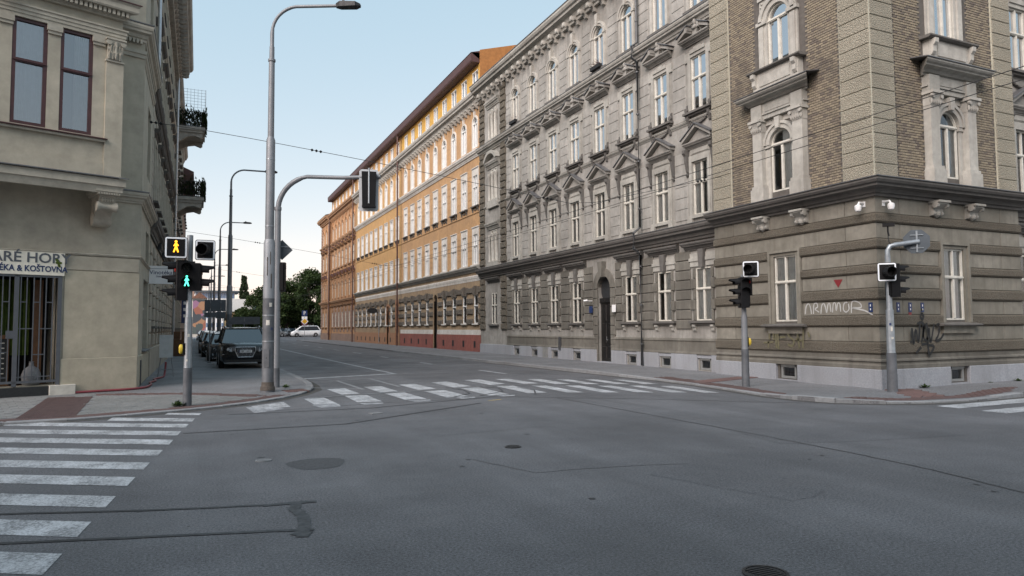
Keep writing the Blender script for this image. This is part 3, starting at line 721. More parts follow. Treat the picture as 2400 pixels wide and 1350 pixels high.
    for s in (-1,1):
        gar.prof([(0,-.17),(.15,-.17),(.14,-.30),(.07,-.38),(.06,-.52),(0,-.58)], s*.58-.06, s*.58+.06)
        gar.lathe([(.02,-.04),(.09,-.03),(.09,.03),(.02,.04)], (s*.66,.10,.10), 10, 'y'); gar.prof([(0,0),(.12,0),(.08,.12),(.07,.3),(0,.34)], s*.66-.04, s*.66+.04)
    D[2] = [*ex('surround', sur, tl), *ex('pediment', ped, P['ped']), *ex('bust', bust, P['ped'], True), *ex('pediment_cover', rfm, rf), *ex('sill', sl, td), *ex('garland', gar, td, True)]
    # third floor: round arch with keystone
    sur = MB(); zs = 2.05-.43
    for s in (-1,1): sur.box(min(s*.43,s*.58), max(s*.43,s*.58), -.01, .07, -.05, zs-.06); sur.box(min(s*.42,s*.62), max(s*.42,s*.62), -.01, .11, zs-.06, zs+.03)
    sur.ring(0, zs, .43, .58, -.01, .07, 0, pi, 14); sur.ring(0, zs, .54, .64, -.01, .11, 0, pi, 14)
    sp = MB().spandrel(0, zs, .435, -.35, -.002)
    key = MB().prism([(-.07,zs+.42),(.07,zs+.42),(.12,zs+1.0),(-.12,zs+1.0)], 0, .17)
    sl = MB(); sl.box(-.70,.70,-.3,.15,-.11,-.02)
    D[3] = [*ex('surround', sur, P['trim2']), *ex('spandrel', sp, P['wall']), *ex('keystone', key, P['trim2']), *ex('sill', sl, td)]
    return D
W0 = Win(.87,1.95,gm='glass_dark'); W1 = Win(.87,2.0,gm='glass_dark'); W2 = Win(.87,2.07); W3 = Win(.87,2.05,True)
Z0, Z1, Z2, Z3 = 1.95, 5.87, 9.78, 13.70
grey_d = dress(dict(trim='trim_grey', trim2='trim_light', dark='trim_dark', ped='stucco_grey', base='base_grey', roof='zinc', wall='stucco_grey'))
GREYHOLES = lambda cs: [(c-.435,c+.435,z,z+h) for c in cs for z, h in ((Z0,1.95),(Z1,2.0),(Z2,2.07),(Z3,2.05))]
def cols_grey(H, M, cs, D, skip0=(), style=0):
    for c in cs:
        P = lambda z: M @ Matrix.Translation((c,0,z))
        if c not in skip0: W0.place(H, P(Z0), D[0], (random.choice(['full','full','sides','left']), 'curtain_grey'))
        W1.place(H, P(Z1), D[1], (random.choice(['full','full','sides','full']), 'curtain_grey'))
        W2.place(H, P(Z2), D[2], (random.choice(['full','top','full','left','right']), 'curtain_white'))
        W3.place(H, P(Z3), D[3], (random.choice(['full','sides','full']), 'curtain_white'))

# ------------------------------------------------------------------ grey corner house (right)
HG = House('corner_tenement', 'grey stucco corner tenement with brick faced corner bay and triangular window pediments', (16.8,13.05,0))
MA = frame(16.8, 0, 0, -1, 0)                       # street facade: local x = world Y
cs = [20.06+2.32*i for i in range(8)]
DOOR = cs[3]-.15
holes = [h for h in GREYHOLES(cs) if not (abs((h[0]+h[1])/2-cs[3]) < .1 and h[2] < 3)]
ends = [(39.7+s*.27-.19, 39.7+s*.27+.19, z, z+h) for s in (-1,1) for z, h in ((Z1,2.0),(Z2,2.0),(Z3,1.95))] + [(39.7-.42,39.7+.42,Z0,Z0+1.95)]
base_holes = [(c-.33,c+.33,.14,.56) for i, c in enumerate(cs) if i != 3]
wall(HG, MA, 19.05, 41.98, -.3, 17.0, holes+ends+base_holes+[(DOOR-.55,DOOR+.55,.1,4.05)], 'stucco_grey', .36)
body(HG, MA, 19.1, 41.9, -.3, 17.0, 12)
cols_grey(HG, MA, cs, grey_d, (cs[3],))
# plinth slabs, basement windows
bw = Win(.6,.40,False,.98,'frame_grey','glass_dark',False,-.06,.07)
edges = [19.06]+[v for c in sorted(cs) if abs(c-cs[3]) > .1 for v in (c-.40,c+.40)]+[41.95]
edges = sorted(edges+[DOOR-.62,DOOR+.62])
for a, b in zip(edges[::2], edges[1::2]):
    mb = MB(); mb.bev(a, b, -.01, .09, -.3, .70, .015); HG.part('plinth_slab', mb, 'granite', MA)
for i, c in enumerate(cs):
    if i != 3:
        bw.place(HG, MA @ Matrix.Translation((c,0,.15)), name='basement_window')
        mb = MB(); mb.box(c-.4,c+.4,-.01,.05,.575,.69); HG.part('basement_lintel', mb, 'granite', MA)
for a, b in ((19.06,DOOR-.62),(DOOR+.62,37.7)):
    mb = MB(); mb.box(a,b,-.01,.05,.71,1.20); mitre(mb, [(-.01,1.20),(.08,1.20),(.06,1.26),(-.01,1.30)], a, b); mitre(mb, [(-.01,.71),(.09,.71),(.06,.80),(-.01,.80)], a, b); HG.part('dado', mb, 'base_grey', MA)
# rusticated piers of the ground storey
pe = [19.08]+[v for i, c in enumerate(cs) for v in ((c-.70,c+.70) if i != 3 else (DOOR-.95,DOOR+.95))]+[37.7]
for a, b in zip(pe[::2], pe[1::2]):
    if b-a > .15: block_rows(HG, MA, a, b, 1.62, 4.58, 8, 'base_grey', .05, .02, .03)
# upper pier blocks
up_ = [19.08]+[v for c in cs for v in (c-.78,c+.78)]+[37.7]
for a, b in zip(up_[::2], up_[1::2]):
    if b-a > .15:
        block_rows(HG, MA, a, b, 5.75, 8.35, 6, 'stucco_block', .022); block_rows(HG, MA, a, b, 9.55, 12.2, 6, 'stucco_block', .022); block_rows(HG, MA, a, b, 13.6, 16.2, 6, 'stucco_block', .022)
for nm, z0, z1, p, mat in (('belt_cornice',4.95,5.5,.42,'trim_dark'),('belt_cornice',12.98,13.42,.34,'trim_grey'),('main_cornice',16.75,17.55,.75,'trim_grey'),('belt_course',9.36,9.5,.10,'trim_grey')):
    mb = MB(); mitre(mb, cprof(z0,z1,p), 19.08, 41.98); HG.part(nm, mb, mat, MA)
mb = MB(); mb.prof([(-.02,5.56),(.44,5.50),(.44,5.525),(-.02,5.60)], 19.1, 41.97); mb.prof([(-.02,17.61),(.78,17.555),(.78,17.59),(-.02,17.66)], 19.1, 41.97); mb.prof([(-.02,13.48),(.36,13.43),(.36,13.45),(-.02,13.52)], 19.1, 41.97); HG.part('ledge_cover', mb, 'zinc', MA)
mo = MB(); mo.prof([(0,0),(.50,0),(.50,-.10),(.40,-.20),(.30,-.14),(.20,-.20),(.14,-.36),(0,-.40)], -.10, .10); mo.lathe([(.03,-.11),(.10,-.10),(.10,.10),(.03,.11)], (0,.42,-.14), 8, 'x'); mo = mo.mesh('modillion', 'trim_light')
k = 19.5
while k < 41.8: HG.part('modillion', mo, None, MA @ Matrix.Translation((k,0,16.9))); k += .775
mb = MB(); mb.add([(12.3,.6,17.6),(42.0,.6,17.6),(42.0,-7,21.3),(19.5,-7,21.3)], [(0,1,2,3)]); mb.box(19.1,41.97,-7,-.3,16.8,17.6); HG.part('roof', mb, 'roof_tile', MA)
# entrance
pt = MB(); dzs = 4.05-.55
for s in (-1,1):
    for r in range(8): pt.bev(min(s*.55,s*(.88+.06*(r%2)))+DOOR, max(s*.55,s*(.88+.06*(r%2)))+DOOR, -.02, .06, .12+r*.42, .52+r*.42, .015)
pt.ring(DOOR, dzs, .55, .90, -.02, .06, 0, pi, 14); pt.prism([(DOOR-.12,4.0),(DOOR+.12,4.0),(DOOR+.2,4.7),(DOOR-.2,4.7)], 0, .24)
HG.part('portal', pt, 'base_grey', MA)
sp = MB().spandrel(DOOR, dzs, .555, -.35, -.003); HG.part('spandrel', sp, 'base_grey', MA)
dr = MB(); dr.box(DOOR-.55,DOOR+.55,-.21,-.15,.1,2.9); dr.box(DOOR-.55,DOOR+.55,-.21,-.08,2.85,3.05)
for s in (-1,1):
    for z0, z1 in ((.3,.85),(1.0,1.9),(2.0,2.75)): dr.bev(DOOR+s*.27-.2, DOOR+s*.27+.2, -.15, -.12, z0, z1, .02)
d = HG.part('door', dr, 'door_black', MA); link('handle', MB().tube([(DOOR-.06,-.12,1.15),(DOOR-.06,-.06,1.15),(DOOR-.06,-.06,1.3)], .012, 6).mesh('handle', 'chrome'), d)
HG.part('fanlight', MB().disc(DOOR, dzs-.05, .56, -.20, -.18, 20), 'slate', MA); mb = MB(); mb.box(DOOR-.75,DOOR+.75,-.3,.18,-.1,.17); HG.part('doorstep', mb, 'granite', MA)
for s, z, m_ in ((1,2.55,'sign_blue'),(-1,2.55,'sign_white')): mb = MB(); mb.box(DOOR+s*.98-.14,DOOR+s*.98+.14,.12,.15,z-.16,z+.16); HG.part('house_number_plate', mb, m_, MA)
# end bay with bossed quoins and coupled windows
for a, b in ((37.75,38.55),(41.15,41.95)):
    n = 0; z = 1.62
    while z < 16.4:
        if not (4.5 < z < 5.5 or 12.9 < z < 13.4):
            w = .06*(n%2); mb = MB(); mb.bev(a+w, b-w, -.01, .11, z, z+.37, .04); HG.part('quoin_block', mb, 'rough_band', MA)
        z += .41; n += 1
wt = [Win(.38,2.0,True,mull=False,gm='glass_dark'), Win(.38,1.95,True,mull=False)]
for z, wi in ((Z1,0),(Z2,0),(Z3,1)):
    for s in (-1,1): 
        wt[wi].place(HG, MA @ Matrix.Translation((39.7+s*.27,0,z)), [], ('full','curtain_grey')); mb = MB().spandrel(39.7+s*.27, z+wt[wi].h-.19, .192, -.35, -.004); HG.part('spandrel', mb, 'trim_grey', MA)
    mb = MB()
    for u in (-.58,0,.58): mb.lathe([(.10,0),(.10,.1),(.075,.14),(.065,1.45),(.10,1.5),(.13,1.72)], (39.7+u,.06,z-.02), 10)
    HG.part('colonnette', mb, 'trim_light', MA, smooth=True)
    mb = MB(); mitre(mb, cprof(z+2.05,z+2.45,.26), 38.75, 40.65, -.3, .3); mb.box(38.85,40.55,-.01,.16,z-.5,z-.05); mitre(mb, cprof(z-.12,z-.02,.12,.0), 38.8, 40.6); HG.part('entablature', mb, 'trim_grey', MA)
mb = MB(); mb.ring(39.7, Z2+1.9, 1.0, 1.2, 0, .32, .55, pi-.55, 12); HG.part('segmental_pediment', mb, 'trim_grey', MA)
W0.place(HG, MA @ Matrix.Translation((39.7,0,Z0)), [e for e in grey_d[0] if e[0] in ('hood','sill')], ('full','curtain_grey'))
# rain pipes
def pipe(H, M, x, z0, z1, mat, y=.12, r=.055, name='downpipe'):
    mb = MB(); mb.tube([(x,y,z0),(x,y,z1)], r, 10); z = z0+.8
    while z < z1: mb.lathe([(r*1.25,z),(r*1.25,z+.06)], (x,y,0), 10); z += 2.4
    mb.tube([(x,y,z0+.02),(x,y+.1,z0-.06)], r, 8); return H.part(name, mb, mat, M, smooth=True)
mb = MB(); mb.tube([(23.78,.24,.06),(23.78,.17,.16),(23.78,.17,4.75),(23.78,.48,4.95),(23.78,.48,5.6),(23.78,.16,5.85),(23.78,.16,12.85),(23.78,.42,13.0),(23.78,.42,13.5),(23.78,.16,13.7),(23.78,.16,16.6)], .055, 10)
for z in (1.0,2.6,4.2,6.6,8.6,10.6,12.4,14.6): mb.lathe([(.072,z),(.072,z+.06)], (23.78,.165,0), 10)
HG.part('downpipe', mb, 'pipe_grey', MA, smooth=True)
mb = MB(); mb.box(31.0-.1,31.1,.0,.14,.6,1.25); HG.part('cable_box', mb, 'pipe_grey', MA)
mb = MB(); mb.box(-.16,.16,0,.16,-.3,.6); HG.part('junction_cabinet', mb, 'frame_grey', MA @ Matrix.Translation((32.5,.09,.1)))
# window boxes with flowers on the top storey
for c in (cs[3],cs[7]):
    o = HG.part('flower_box', MB().box(c-.4,c+.4,.10,.28,Z3-.02,Z3+.14), 'dark', MA); fl = MB()
    for _ in range(70):
        x, y, z = random.uniform(c-.42,c+.42), random.uniform(.08,.32), random.uniform(Z3+.12,Z3+.34); s = .045
        fl.add([(x-s,y,z),(x+s*random.random(),y+s,z+s),(x+s,y-s,z+s*.4)], [(0,1,2)])
    link('flowers', fl.mesh('flowers', 'flower', fix=False), o)

# ---- brick corner bay: two identical faces --------------------------------
ROUGH = [(4.76,4.49),(4.07,3.79),(3.38,3.13),(2.74,2.42),(2.02,1.70),(1.29,.95)]
SMOOTH = [(5.21,4.76),(4.49,4.07),(3.79,3.38),(3.13,2.74),(2.42,2.02),(1.70,1.29)]
BR = []                                              # (matrix, centre distance) of every brick
brick_me = MB().bev(-.070,.070,-.02,.014,-.029,.029,.005).mesh('brick', 'brick')
WB1 = Win(.86,1.95,True,gm='glass_dark'); WB2 = Win(.86,1.95,True)
def corner_face(M, cs_, light):
    e = 3.15
    m0, m1 = (-1,0) if cs_ < 0 else (0,1)
    hs = [(-.44,.44,1.86,3.90),(-.33,.33,.12,.54),(-.43,.43,5.95,7.90),(-.43,.43,9.98,11.93),(-.43,.43,13.7,15.65)]
    wall(HG, M, -e, e, -.3, 17.0, hs, 'mortar', .36)
    def ext(a, b, p):                                 # extend the corner end by the projection
        if cs_ < 0 and abs(a+e) < 1e-6: a -= p
        if cs_ > 0 and abs(b-e) < 1e-6: b += 0
        return a, b
    # plinth
    for a, b in ((-e,-.42),(.42,e)):
        a, b = ext(a, b, .10); mb = MB(); mb.bev(a, b, 0, .10, -.3, .56, .012); HG.part('plinth_slab', mb, 'granite', M)
    mb = MB(); mb.box(-.42,.42,-.01,.06,-.3,.10); HG.part('basement_sill', mb, 'granite', M)
    bw.place(HG, M @ Matrix.Translation((0,0,.13)), name='basement_window')
    mb = MB(); mitre(mb, [(0,.56),(.085,.56),(.085,.66),(.06,.70),(.06,.74),(.095,.77),(.09,.81),(.05,.84),(.05,.95),(0,.95)], -e, e, m0, m1); HG.part('base_moulding', mb, 'base_grey', M)
    for (zt, zb) in ROUGH:
        zz = (zb+zt)/2
        spans = [(-e,-.66),(.66,e)] if 1.75 < zz < 4.1 else [(-e,-e*0)]
        if len(spans) == 1: spans = [(-e,-.95*cs_*cs_*0+e)]
        for a, b in spans:
            mb = MB(); h = zt-zb
            pr = [(0,zb),(.06,zb+.008),(.095,zb+.05),(.095,zt-.05),(.06,zt-.008),(0,zt)]
            mitre(mb, pr, a, b, m0 if a == -e else 0, m1 if b == e else 0); HG.part('rusticated_band', mb, 'rough_band', M)
    for (zt, zb) in SMOOTH:
        zz = (zb+zt)/2; xs = [-e,-e+.93,e-.93,e] if not (1.75 < zz < 4.1) else None
        spans = list(zip(xs, xs[1:])) if xs else [(-e,-e+.93),(-e+.93,-.66),(.66,e-.93),(e-.93,e)]
        for a, b in spans:
            mb = MB(); a2, b2 = ext(a, b, .03); mb.bev(a2+(.008 if a > -e else 0), b2-(.008 if b < e else 0), 0, .03, zb+.008, zt-.008, .006); HG.part('stucco_panel', mb, 'smooth_band', M)
    # ground window
    sur = MB()
    for s in (-1,1): sur.box(min(s*.44,s*.64), max(s*.44,s*.64), -.01, .045, 1.80, 4.08); sur.box(min(s*.56,s*.64), max(s*.56,s*.64), .045, .10, 1.80, 4.08)
    sur.box(-.44,.44,-.01,.045,3.90,4.08); sur.box(-.56,.56,.045,.10,4.0,4.08)
    sl = MB(); sl.prof([(-.3,1.80),(-.3,1.72),(.12,1.70),(.26,1.72),(.26,1.76),(-.3,1.86)], -.84, .84)
    ap = MB(); ap.box(-.68,.68,-.01,.115,1.50,1.70)
    Wg = Win(.87,2.03,gm='glass_dark')
    I = Matrix.Translation((0,0,-1.87))
    def sh(mb): mb.v = [(x,y,z-1.87) for x,y,z in mb.v]; return mb
    Wg.place(HG, M @ Matrix.Translation((0,0,1.87)), [*ex('surround', sh(sur), 'smooth_band'), *ex('sill', sh(sl), 'trim_dark'), *ex('apron', sh(ap), 'smooth_band')], ('full','curtain_grey'))
    # consoles under the cornice
    for c in (-.78,.78):
        mb = MB(); mb.prof([(0,5.2),(.34,5.2),(.34,5.10),(.26,5.04),(.18,4.98),(.16,4.88),(.08,4.80),(0,4.78)], c-.2, c+.2)
        for s in (-1,1): mb.lathe([(.03,-.05),(.09,-.045),(.09,.045),(.03,.05)], (c+s*.2,.24,5.08), 10, 'x'); mb.lathe([(.02,-.04),(.06,-.035),(.06,.035),(.02,.04)], (c+s*.17,.13,4.86), 8, 'x')
        mb.lathe([(.02,4.74),(.10,4.80),(.12,4.86),(.05,5.0)], (c,.10,0), 8); mb.box(c-.24,c+.24,0,.38,5.14,5.2); HG.part('console', mb, 'trim_grey', M)
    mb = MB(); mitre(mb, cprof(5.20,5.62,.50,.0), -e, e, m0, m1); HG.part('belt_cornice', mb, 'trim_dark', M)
    mb = MB(); mitre(mb, [(-.02,5.74),(.53,5.625),(.53,5.65),(-.02,5.77)], -e, e, m0, m1); HG.part('ledge_cover', mb, 'zinc', M)
    mb = MB(); mitre(mb, cprof(16.75,17.55,.75), -e, e, m0, m1); HG.part('main_cornice', mb, 'trim_grey', M)
    # quoins
    for a, b in ((-e,-e+.93),(e-.93,e)):
        z = 5.70; A, B = ext(a, b, .055)
        mb = MB(); mb.box(A, B, 0, .035, 5.66, 16.8); HG.part('quoin_strip', mb, 'quoin_joint', M)
        while z < 16.4:
            A2, B2 = (A+.012 if a > -e or cs_ > 0 else A), (B-.012 if b < e or cs_ < 0 else B)
            mb = MB(); mb.bev(A2+.01, B2-.01, .03, .062, z+.014, z+.396, .012); HG.part('quoin_block', mb, 'quoin', M); z += .41
    # bricks in header bond
    for a, b in ((-e+.93,-1.02),(1.02,e-.93)):
        z = 5.70; r = 0
        while z < 16.6:
            x = a+.08+(.08 if r % 2 else 0)
            while x < b-.06:
                BR.append((M @ Matrix.Translation((x, .0, z+.036)), z)); x += .158
            z += .0745; r += 1
    # first floor aedicule
    ae = MB()
    for s in (-1,1):
        ae.box(s*.80-.27, s*.80+.27, 0, .30, 5.66, 6.10); ae.box(s*.80-.24, s*.80+.24, 0, .27, 6.10, 6.20)
        ae.box(s*.82-.19, s*.82+.19, 0, .22, 6.20, 7.92); ae.box(s*.56-.12, s*.56+.10, 0, .05, 5.66, 7.42); ae.box(s*.55-.12, s*.55+.13, 0, .08, 7.36, 7.46)
    HG.part('pilaster', ae, light, M)
    cp = MB()
    for s in (-1,1):
        cp.prof([(0,7.92),(.23,7.92),(.25,8.05),(.32,8.22),(.34,8.30),(0,8.30)], s*.82-.2, s*.82+.2); cp.box(s*.82-.25,s*.82+.25,0,.36,8.24,8.32)
        for t in range(-2,3): cp.lathe([(.015,7.95),(.05,8.02),(.035,8.12),(.06,8.2),(.02,8.24)], (s*.82+t*.09,.25,0), 6)
        for t in (-1,1): cp.lathe([(.02,-.03),(.065,-.025),(.065,.025),(.02,.03)], (s*.82+t*.19,.30,8.17), 8, 'y')
    HG.part('capital', cp, 'trim_light', M, smooth=True)
    ar = MB(); ar.ring(0, 7.47, .43, .60, 0, .10, 0, pi, 16); ar.ring(0, 7.47, .57, .66, 0, .14, 0, pi, 16); ar.prism([(-.07,7.9),(.07,7.9),(.11,8.26),(-.11,8.26)], 0, .2); HG.part('archivolt', ar, light, M)
    sp = MB().spandrel(0, 7.47, .435, -.35, .001); sp.prism([(-.66,7.46),(-.60,7.46),(-.66,8.3)], -.002, .04); sp.box(-.63,.63,-.002,.03,8.13,8.3); HG.part('spandrel', sp, light, M)
    mb = MB(); mb.box(-1.02,1.02,0,.16,8.32,8.80); mb.box(-1.04,-.60,0,.24,8.326,8.797); mb.box(.60,1.04,0,.24,8.326,8.797); mb.box(-1.08,1.08,0,.20,8.46,8.50); mb.box(-.5,.5,.16,.175,8.55,8.72); HG.part('entablature', mb, 'trim_grey', M)
    mb = MB(); mitre(mb, cprof(8.80,9.12,.52,.0), -1.05, 1.05, -.85, .85); HG.part('aedicule_cornice', mb, 'trim_grey', M)
    mb = MB(); mb.prof([(-.01,9.24),(.55,9.125),(.55,9.15),(-.01,9.27)], -1.52, 1.52); HG.part('ledge_cover', mb, 'zinc', M)
    WB1.place(HG, M @ Matrix.Translation((0,0,5.95)), [], ('left' if cs_ < 0 else 'sides','curtain_grey'))
    # second floor: pedestal, pilasters, arch
    for zb, tall in ((9.98,1), (13.7,0)):
        mb = MB(); mb.box(-.92,.92,0,.22,zb-.78,zb-.14); mb.box(-.98,.98,0,.26,zb-.80,zb-.70); mb.box(-.62,.62,.22,.245,zb-.60,zb-.26)
        for s in (-1,1): mb.prof([(.22,zb-.16),(.38,zb-.16),(.37,zb-.28),(.30,zb-.36),(.30,zb-.52),(.24,zb-.60),(.22,zb-.60)], s*.83-.07, s*.83+.07)
        HG.part('window_pedestal', mb, light, M)
        mb = MB(); mb.prof([(-.3,zb-.02),(-.3,zb-.12),(.30,zb-.14),(.36,zb-.10),(.36,zb-.06)], -1.08, 1.08); HG.part('sill', mb, 'trim_dark', M)
        mb = MB()
        for s in (-1,1): mb.box(min(s*.43,s*.80), max(s*.43,s*.80), 0, .06, zb-.05, zb+1.44); mb.box(min(s*.55,s*.74), max(s*.55,s*.74), .06, .11, zb, zb+1.38); mb.box(min(s*.42,s*.84), max(s*.42,s*.84), 0, .13, zb+1.44, zb+1.56)
        mb.ring(0, zb+1.52, .43, .62, 0, .08, 0, pi, 16); mb.ring(0, zb+1.52, .60, .74, 0, .13, 0, pi, 16); HG.part('arch_surround', mb, light, M)
        mb = MB().spandrel(0, zb+1.52, .435, -.35, .001); mb.spandrel(0, zb+1.52, .74, 0, .05); mb.box(-.78,.78,0,.1,zb+2.26,zb+2.5)
        for s in (-1,1):
            for t in range(5): mb.lathe([(.01,-.02),(.05,0),(.01,.04)], (s*(.62+.04*(t%2)),.06,zb+1.75+t*.1), 6, 'y')
        HG.part('spandrel', mb, light, M)
        WB2.place(HG, M @ Matrix.Translation((0,0,zb)), [], ('sides' if zb < 12 else 'full','curtain_white'))
MFA = frame(16.5, 15.90, 0, -1, 0); MFB = frame(19.65, 12.75, 0, 0, -1)
corner_face(MFA, -1, 'trim_light'); corner_face(MFB, 1, 'trim_light')
mb = MB(); mb.box(13.13,19.05,-12,-.38,-.3,17); mb.box(19.05,19.07,-.31,-.001,-.3,17.5); HG.part('core', mb, 'room', frame(16.5,0,0,-1,0))
cx, cy = 0, 0
BR.sort(key=lambda t: t[1]+ (t[0].translation.xy.length)*.35)
for Mx, _ in BR[:300]: HG.part('brick', brick_me, None, Mx)
mb = MB(); bv = [Vector(v.co) for v in brick_me.vertices]; bf = [tuple(p.vertices) for p in brick_me.polygons]
for Mx, _ in BR[300:]: mb.add([Mx @ v for v in bv], bf)
kind(HG.part('brick_facing', mb.mesh('brick_facing', 'brick', fix=False), None), 'stuff')
# roof over the bay and the wing along the side street
MW = frame(0, 13.05, 0, 0, -1)                       # local x = -X
wc = [-(23.75+2.32*i) for i in range(4)]
wall(HG, MW, -33, -22.8, -.3, 17.0, GREYHOLES(wc), 'stucco_grey'); body(HG, MW, -33, -22.8, -.3, 17.0, 10)
cols_grey(HG, MW, wc, grey_d)
mb = MB(); mb.bev(-33,-22.83,-.01,.09,-.3,.62,.015); HG.part('plinth_slab', mb, 'granite', MW)
pe = [-33]+[v for c in sorted(wc) for v in (c-.70,c+.70)]+[-22.84]
for a, b in zip(pe[::2], pe[1::2]):
    if b-a > .15: block_rows(HG, MW, a, b, 1.0, 4.58, 9, 'base_grey', .05, .02, .03)
for nm, z0, z1, p, mat in (('belt_cornice',4.95,5.5,.42,'trim_dark'),('belt_cornice',12.98,13.42,.34,'trim_grey'),('main_cornice',16.75,17.55,.75,'trim_grey')):
    mb = MB(); mitre(mb, cprof(z0,z1,p), -33, -22.83); HG.part(nm, mb, mat, MW)
mb = MB(); mb.add([(15.75,12.0,17.6),(33,12.2,17.6),(33,20,21.3),(24,20.3,21.3),(15.75,12.0,17.6),(15.9,19.3,17.62),(24,20.3,21.3)], [(0,1,2,3),(4,6,5)]); mb.box(16.6,33,12.9,20,16.9,17.55); HG.part('roof', mb, 'roof_tile')

# ------------------------------------------------------------------ ochre houses and the salmon house (right row)
OW0 = Win(.70,1.9,fm='frame_white',gm='glass_dark',mull=False,tr=.62); OW1 = Win(.80,2.0,fm='frame_white',tr=.62); OW3 = Win(.80,2.05,True,fm='frame_white'); OWA = Win(1.05,1.25,fm='frame_white',tr=.97)
def ochre_dress(P):
    D = {}
    s0 = MB(); s0.prism([(-.50,1.9),(.50,1.9),(.62,2.45),(-.62,2.45)], 0, .07); k0 = MB().prism([(-.09,1.88),(.09,1.88),(.13,2.5),(-.13,2.5)], 0, .14); sl = MB(); sl.box(-.52,.52,-.3,.13,-.09,0)
    D[0] = ex('voussoir', s0, 'rough_brown')+ex('keystone', k0, 'rough_brown')+ex('sill', sl, 'white_trim')
    for f, hd in ((1,.46),(2,.5)):
        sr = MB()
        for s in (-1,1): sr.box(min(s*.40,s*.60), max(s*.40,s*.60), -.01, .05, -.05, 2.0+(hd if P['head'] else .14))
        sr.box(-.40,.40,-.01,.05,2.0,2.0+(hd if P['head'] else .14)); sr.box(-.62,.62,-.01,.10,2.0+(hd if P['head'] else .14),2.06+(hd if P['head'] else .14))
        sl = MB(); sl.box(-.66,.66,-.3,.16,-.12,-.04)
        D[f] = ex('surround', sr, P['sur'])+ex('sill', sl, 'trim_dark' if f == 2 else 'white_trim')
        if f == 2:
            g = MB()
            for s in (-1,1): g.prof([(0,-.12),(.12,-.12),(.11,-.24),(.05,-.32),(.04,-.42),(0,-.48)], s*.5-.06, s*.5+.06)
            for k in range(7): g.lathe([(.012,-.05),(.055,-.01),(.012,.05)], (-.36+.12*k,.03,-.2-.12*(1-((k-3)/3)**2)), 6)
            D[f] += ex('garland', g, 'trim_dark')
    sr = MB(); zs = 1.65
    for s in (-1,1): sr.box(min(s*.40,s*.54), max(s*.40,s*.54), -.01, .06, -.05, zs)
    sr.ring(0, zs, .40, .54, -.01, .06, 0, pi, 12); sr.prism([(-.06,zs+.4),(.06,zs+.4),(.10,zs+.8),(-.10,zs+.8)], 0, .12)
    D[3] = ex('surround', sr, 'white_trim')+ex('spandrel', MB().spandrel(0, zs, .405, -.35, -.002), P['wall'])
    return D
def attic(H, M, y0, y1, cs, mat, z0=17.55):
    hs = [(c-.525,c+.525,17.83,19.08) for c in cs]
    wall(H, M, y0, y1, z0, 19.5, hs, mat, .3, 'attic_wall')
    for c in cs: OWA.place(H, M @ Matrix.Translation((c,0,17.83)), [], (random.choice(['full','left','sides']),'curtain_white'))
    mb = MB(); mb.prof([(-.3,19.4),(.55,19.4),(.60,19.5),(.62,19.95),(.55,20.02),(-.3,20.1)], y0, y1); H.part('eave', mb, 'roof_brown', M)
    mb = MB(); mb.prof([(.62,20.02),(-5,21.6),(-11,20.0),(-11,19.4),(-.3,19.4)], y0, y1); H.part('roof', mb, 'roof_brown', M)
    mb = MB(); mb.box(y0+.005,y1-.005,-11,-.31,17,19.4); H.part('attic_core', mb, 'room', M)
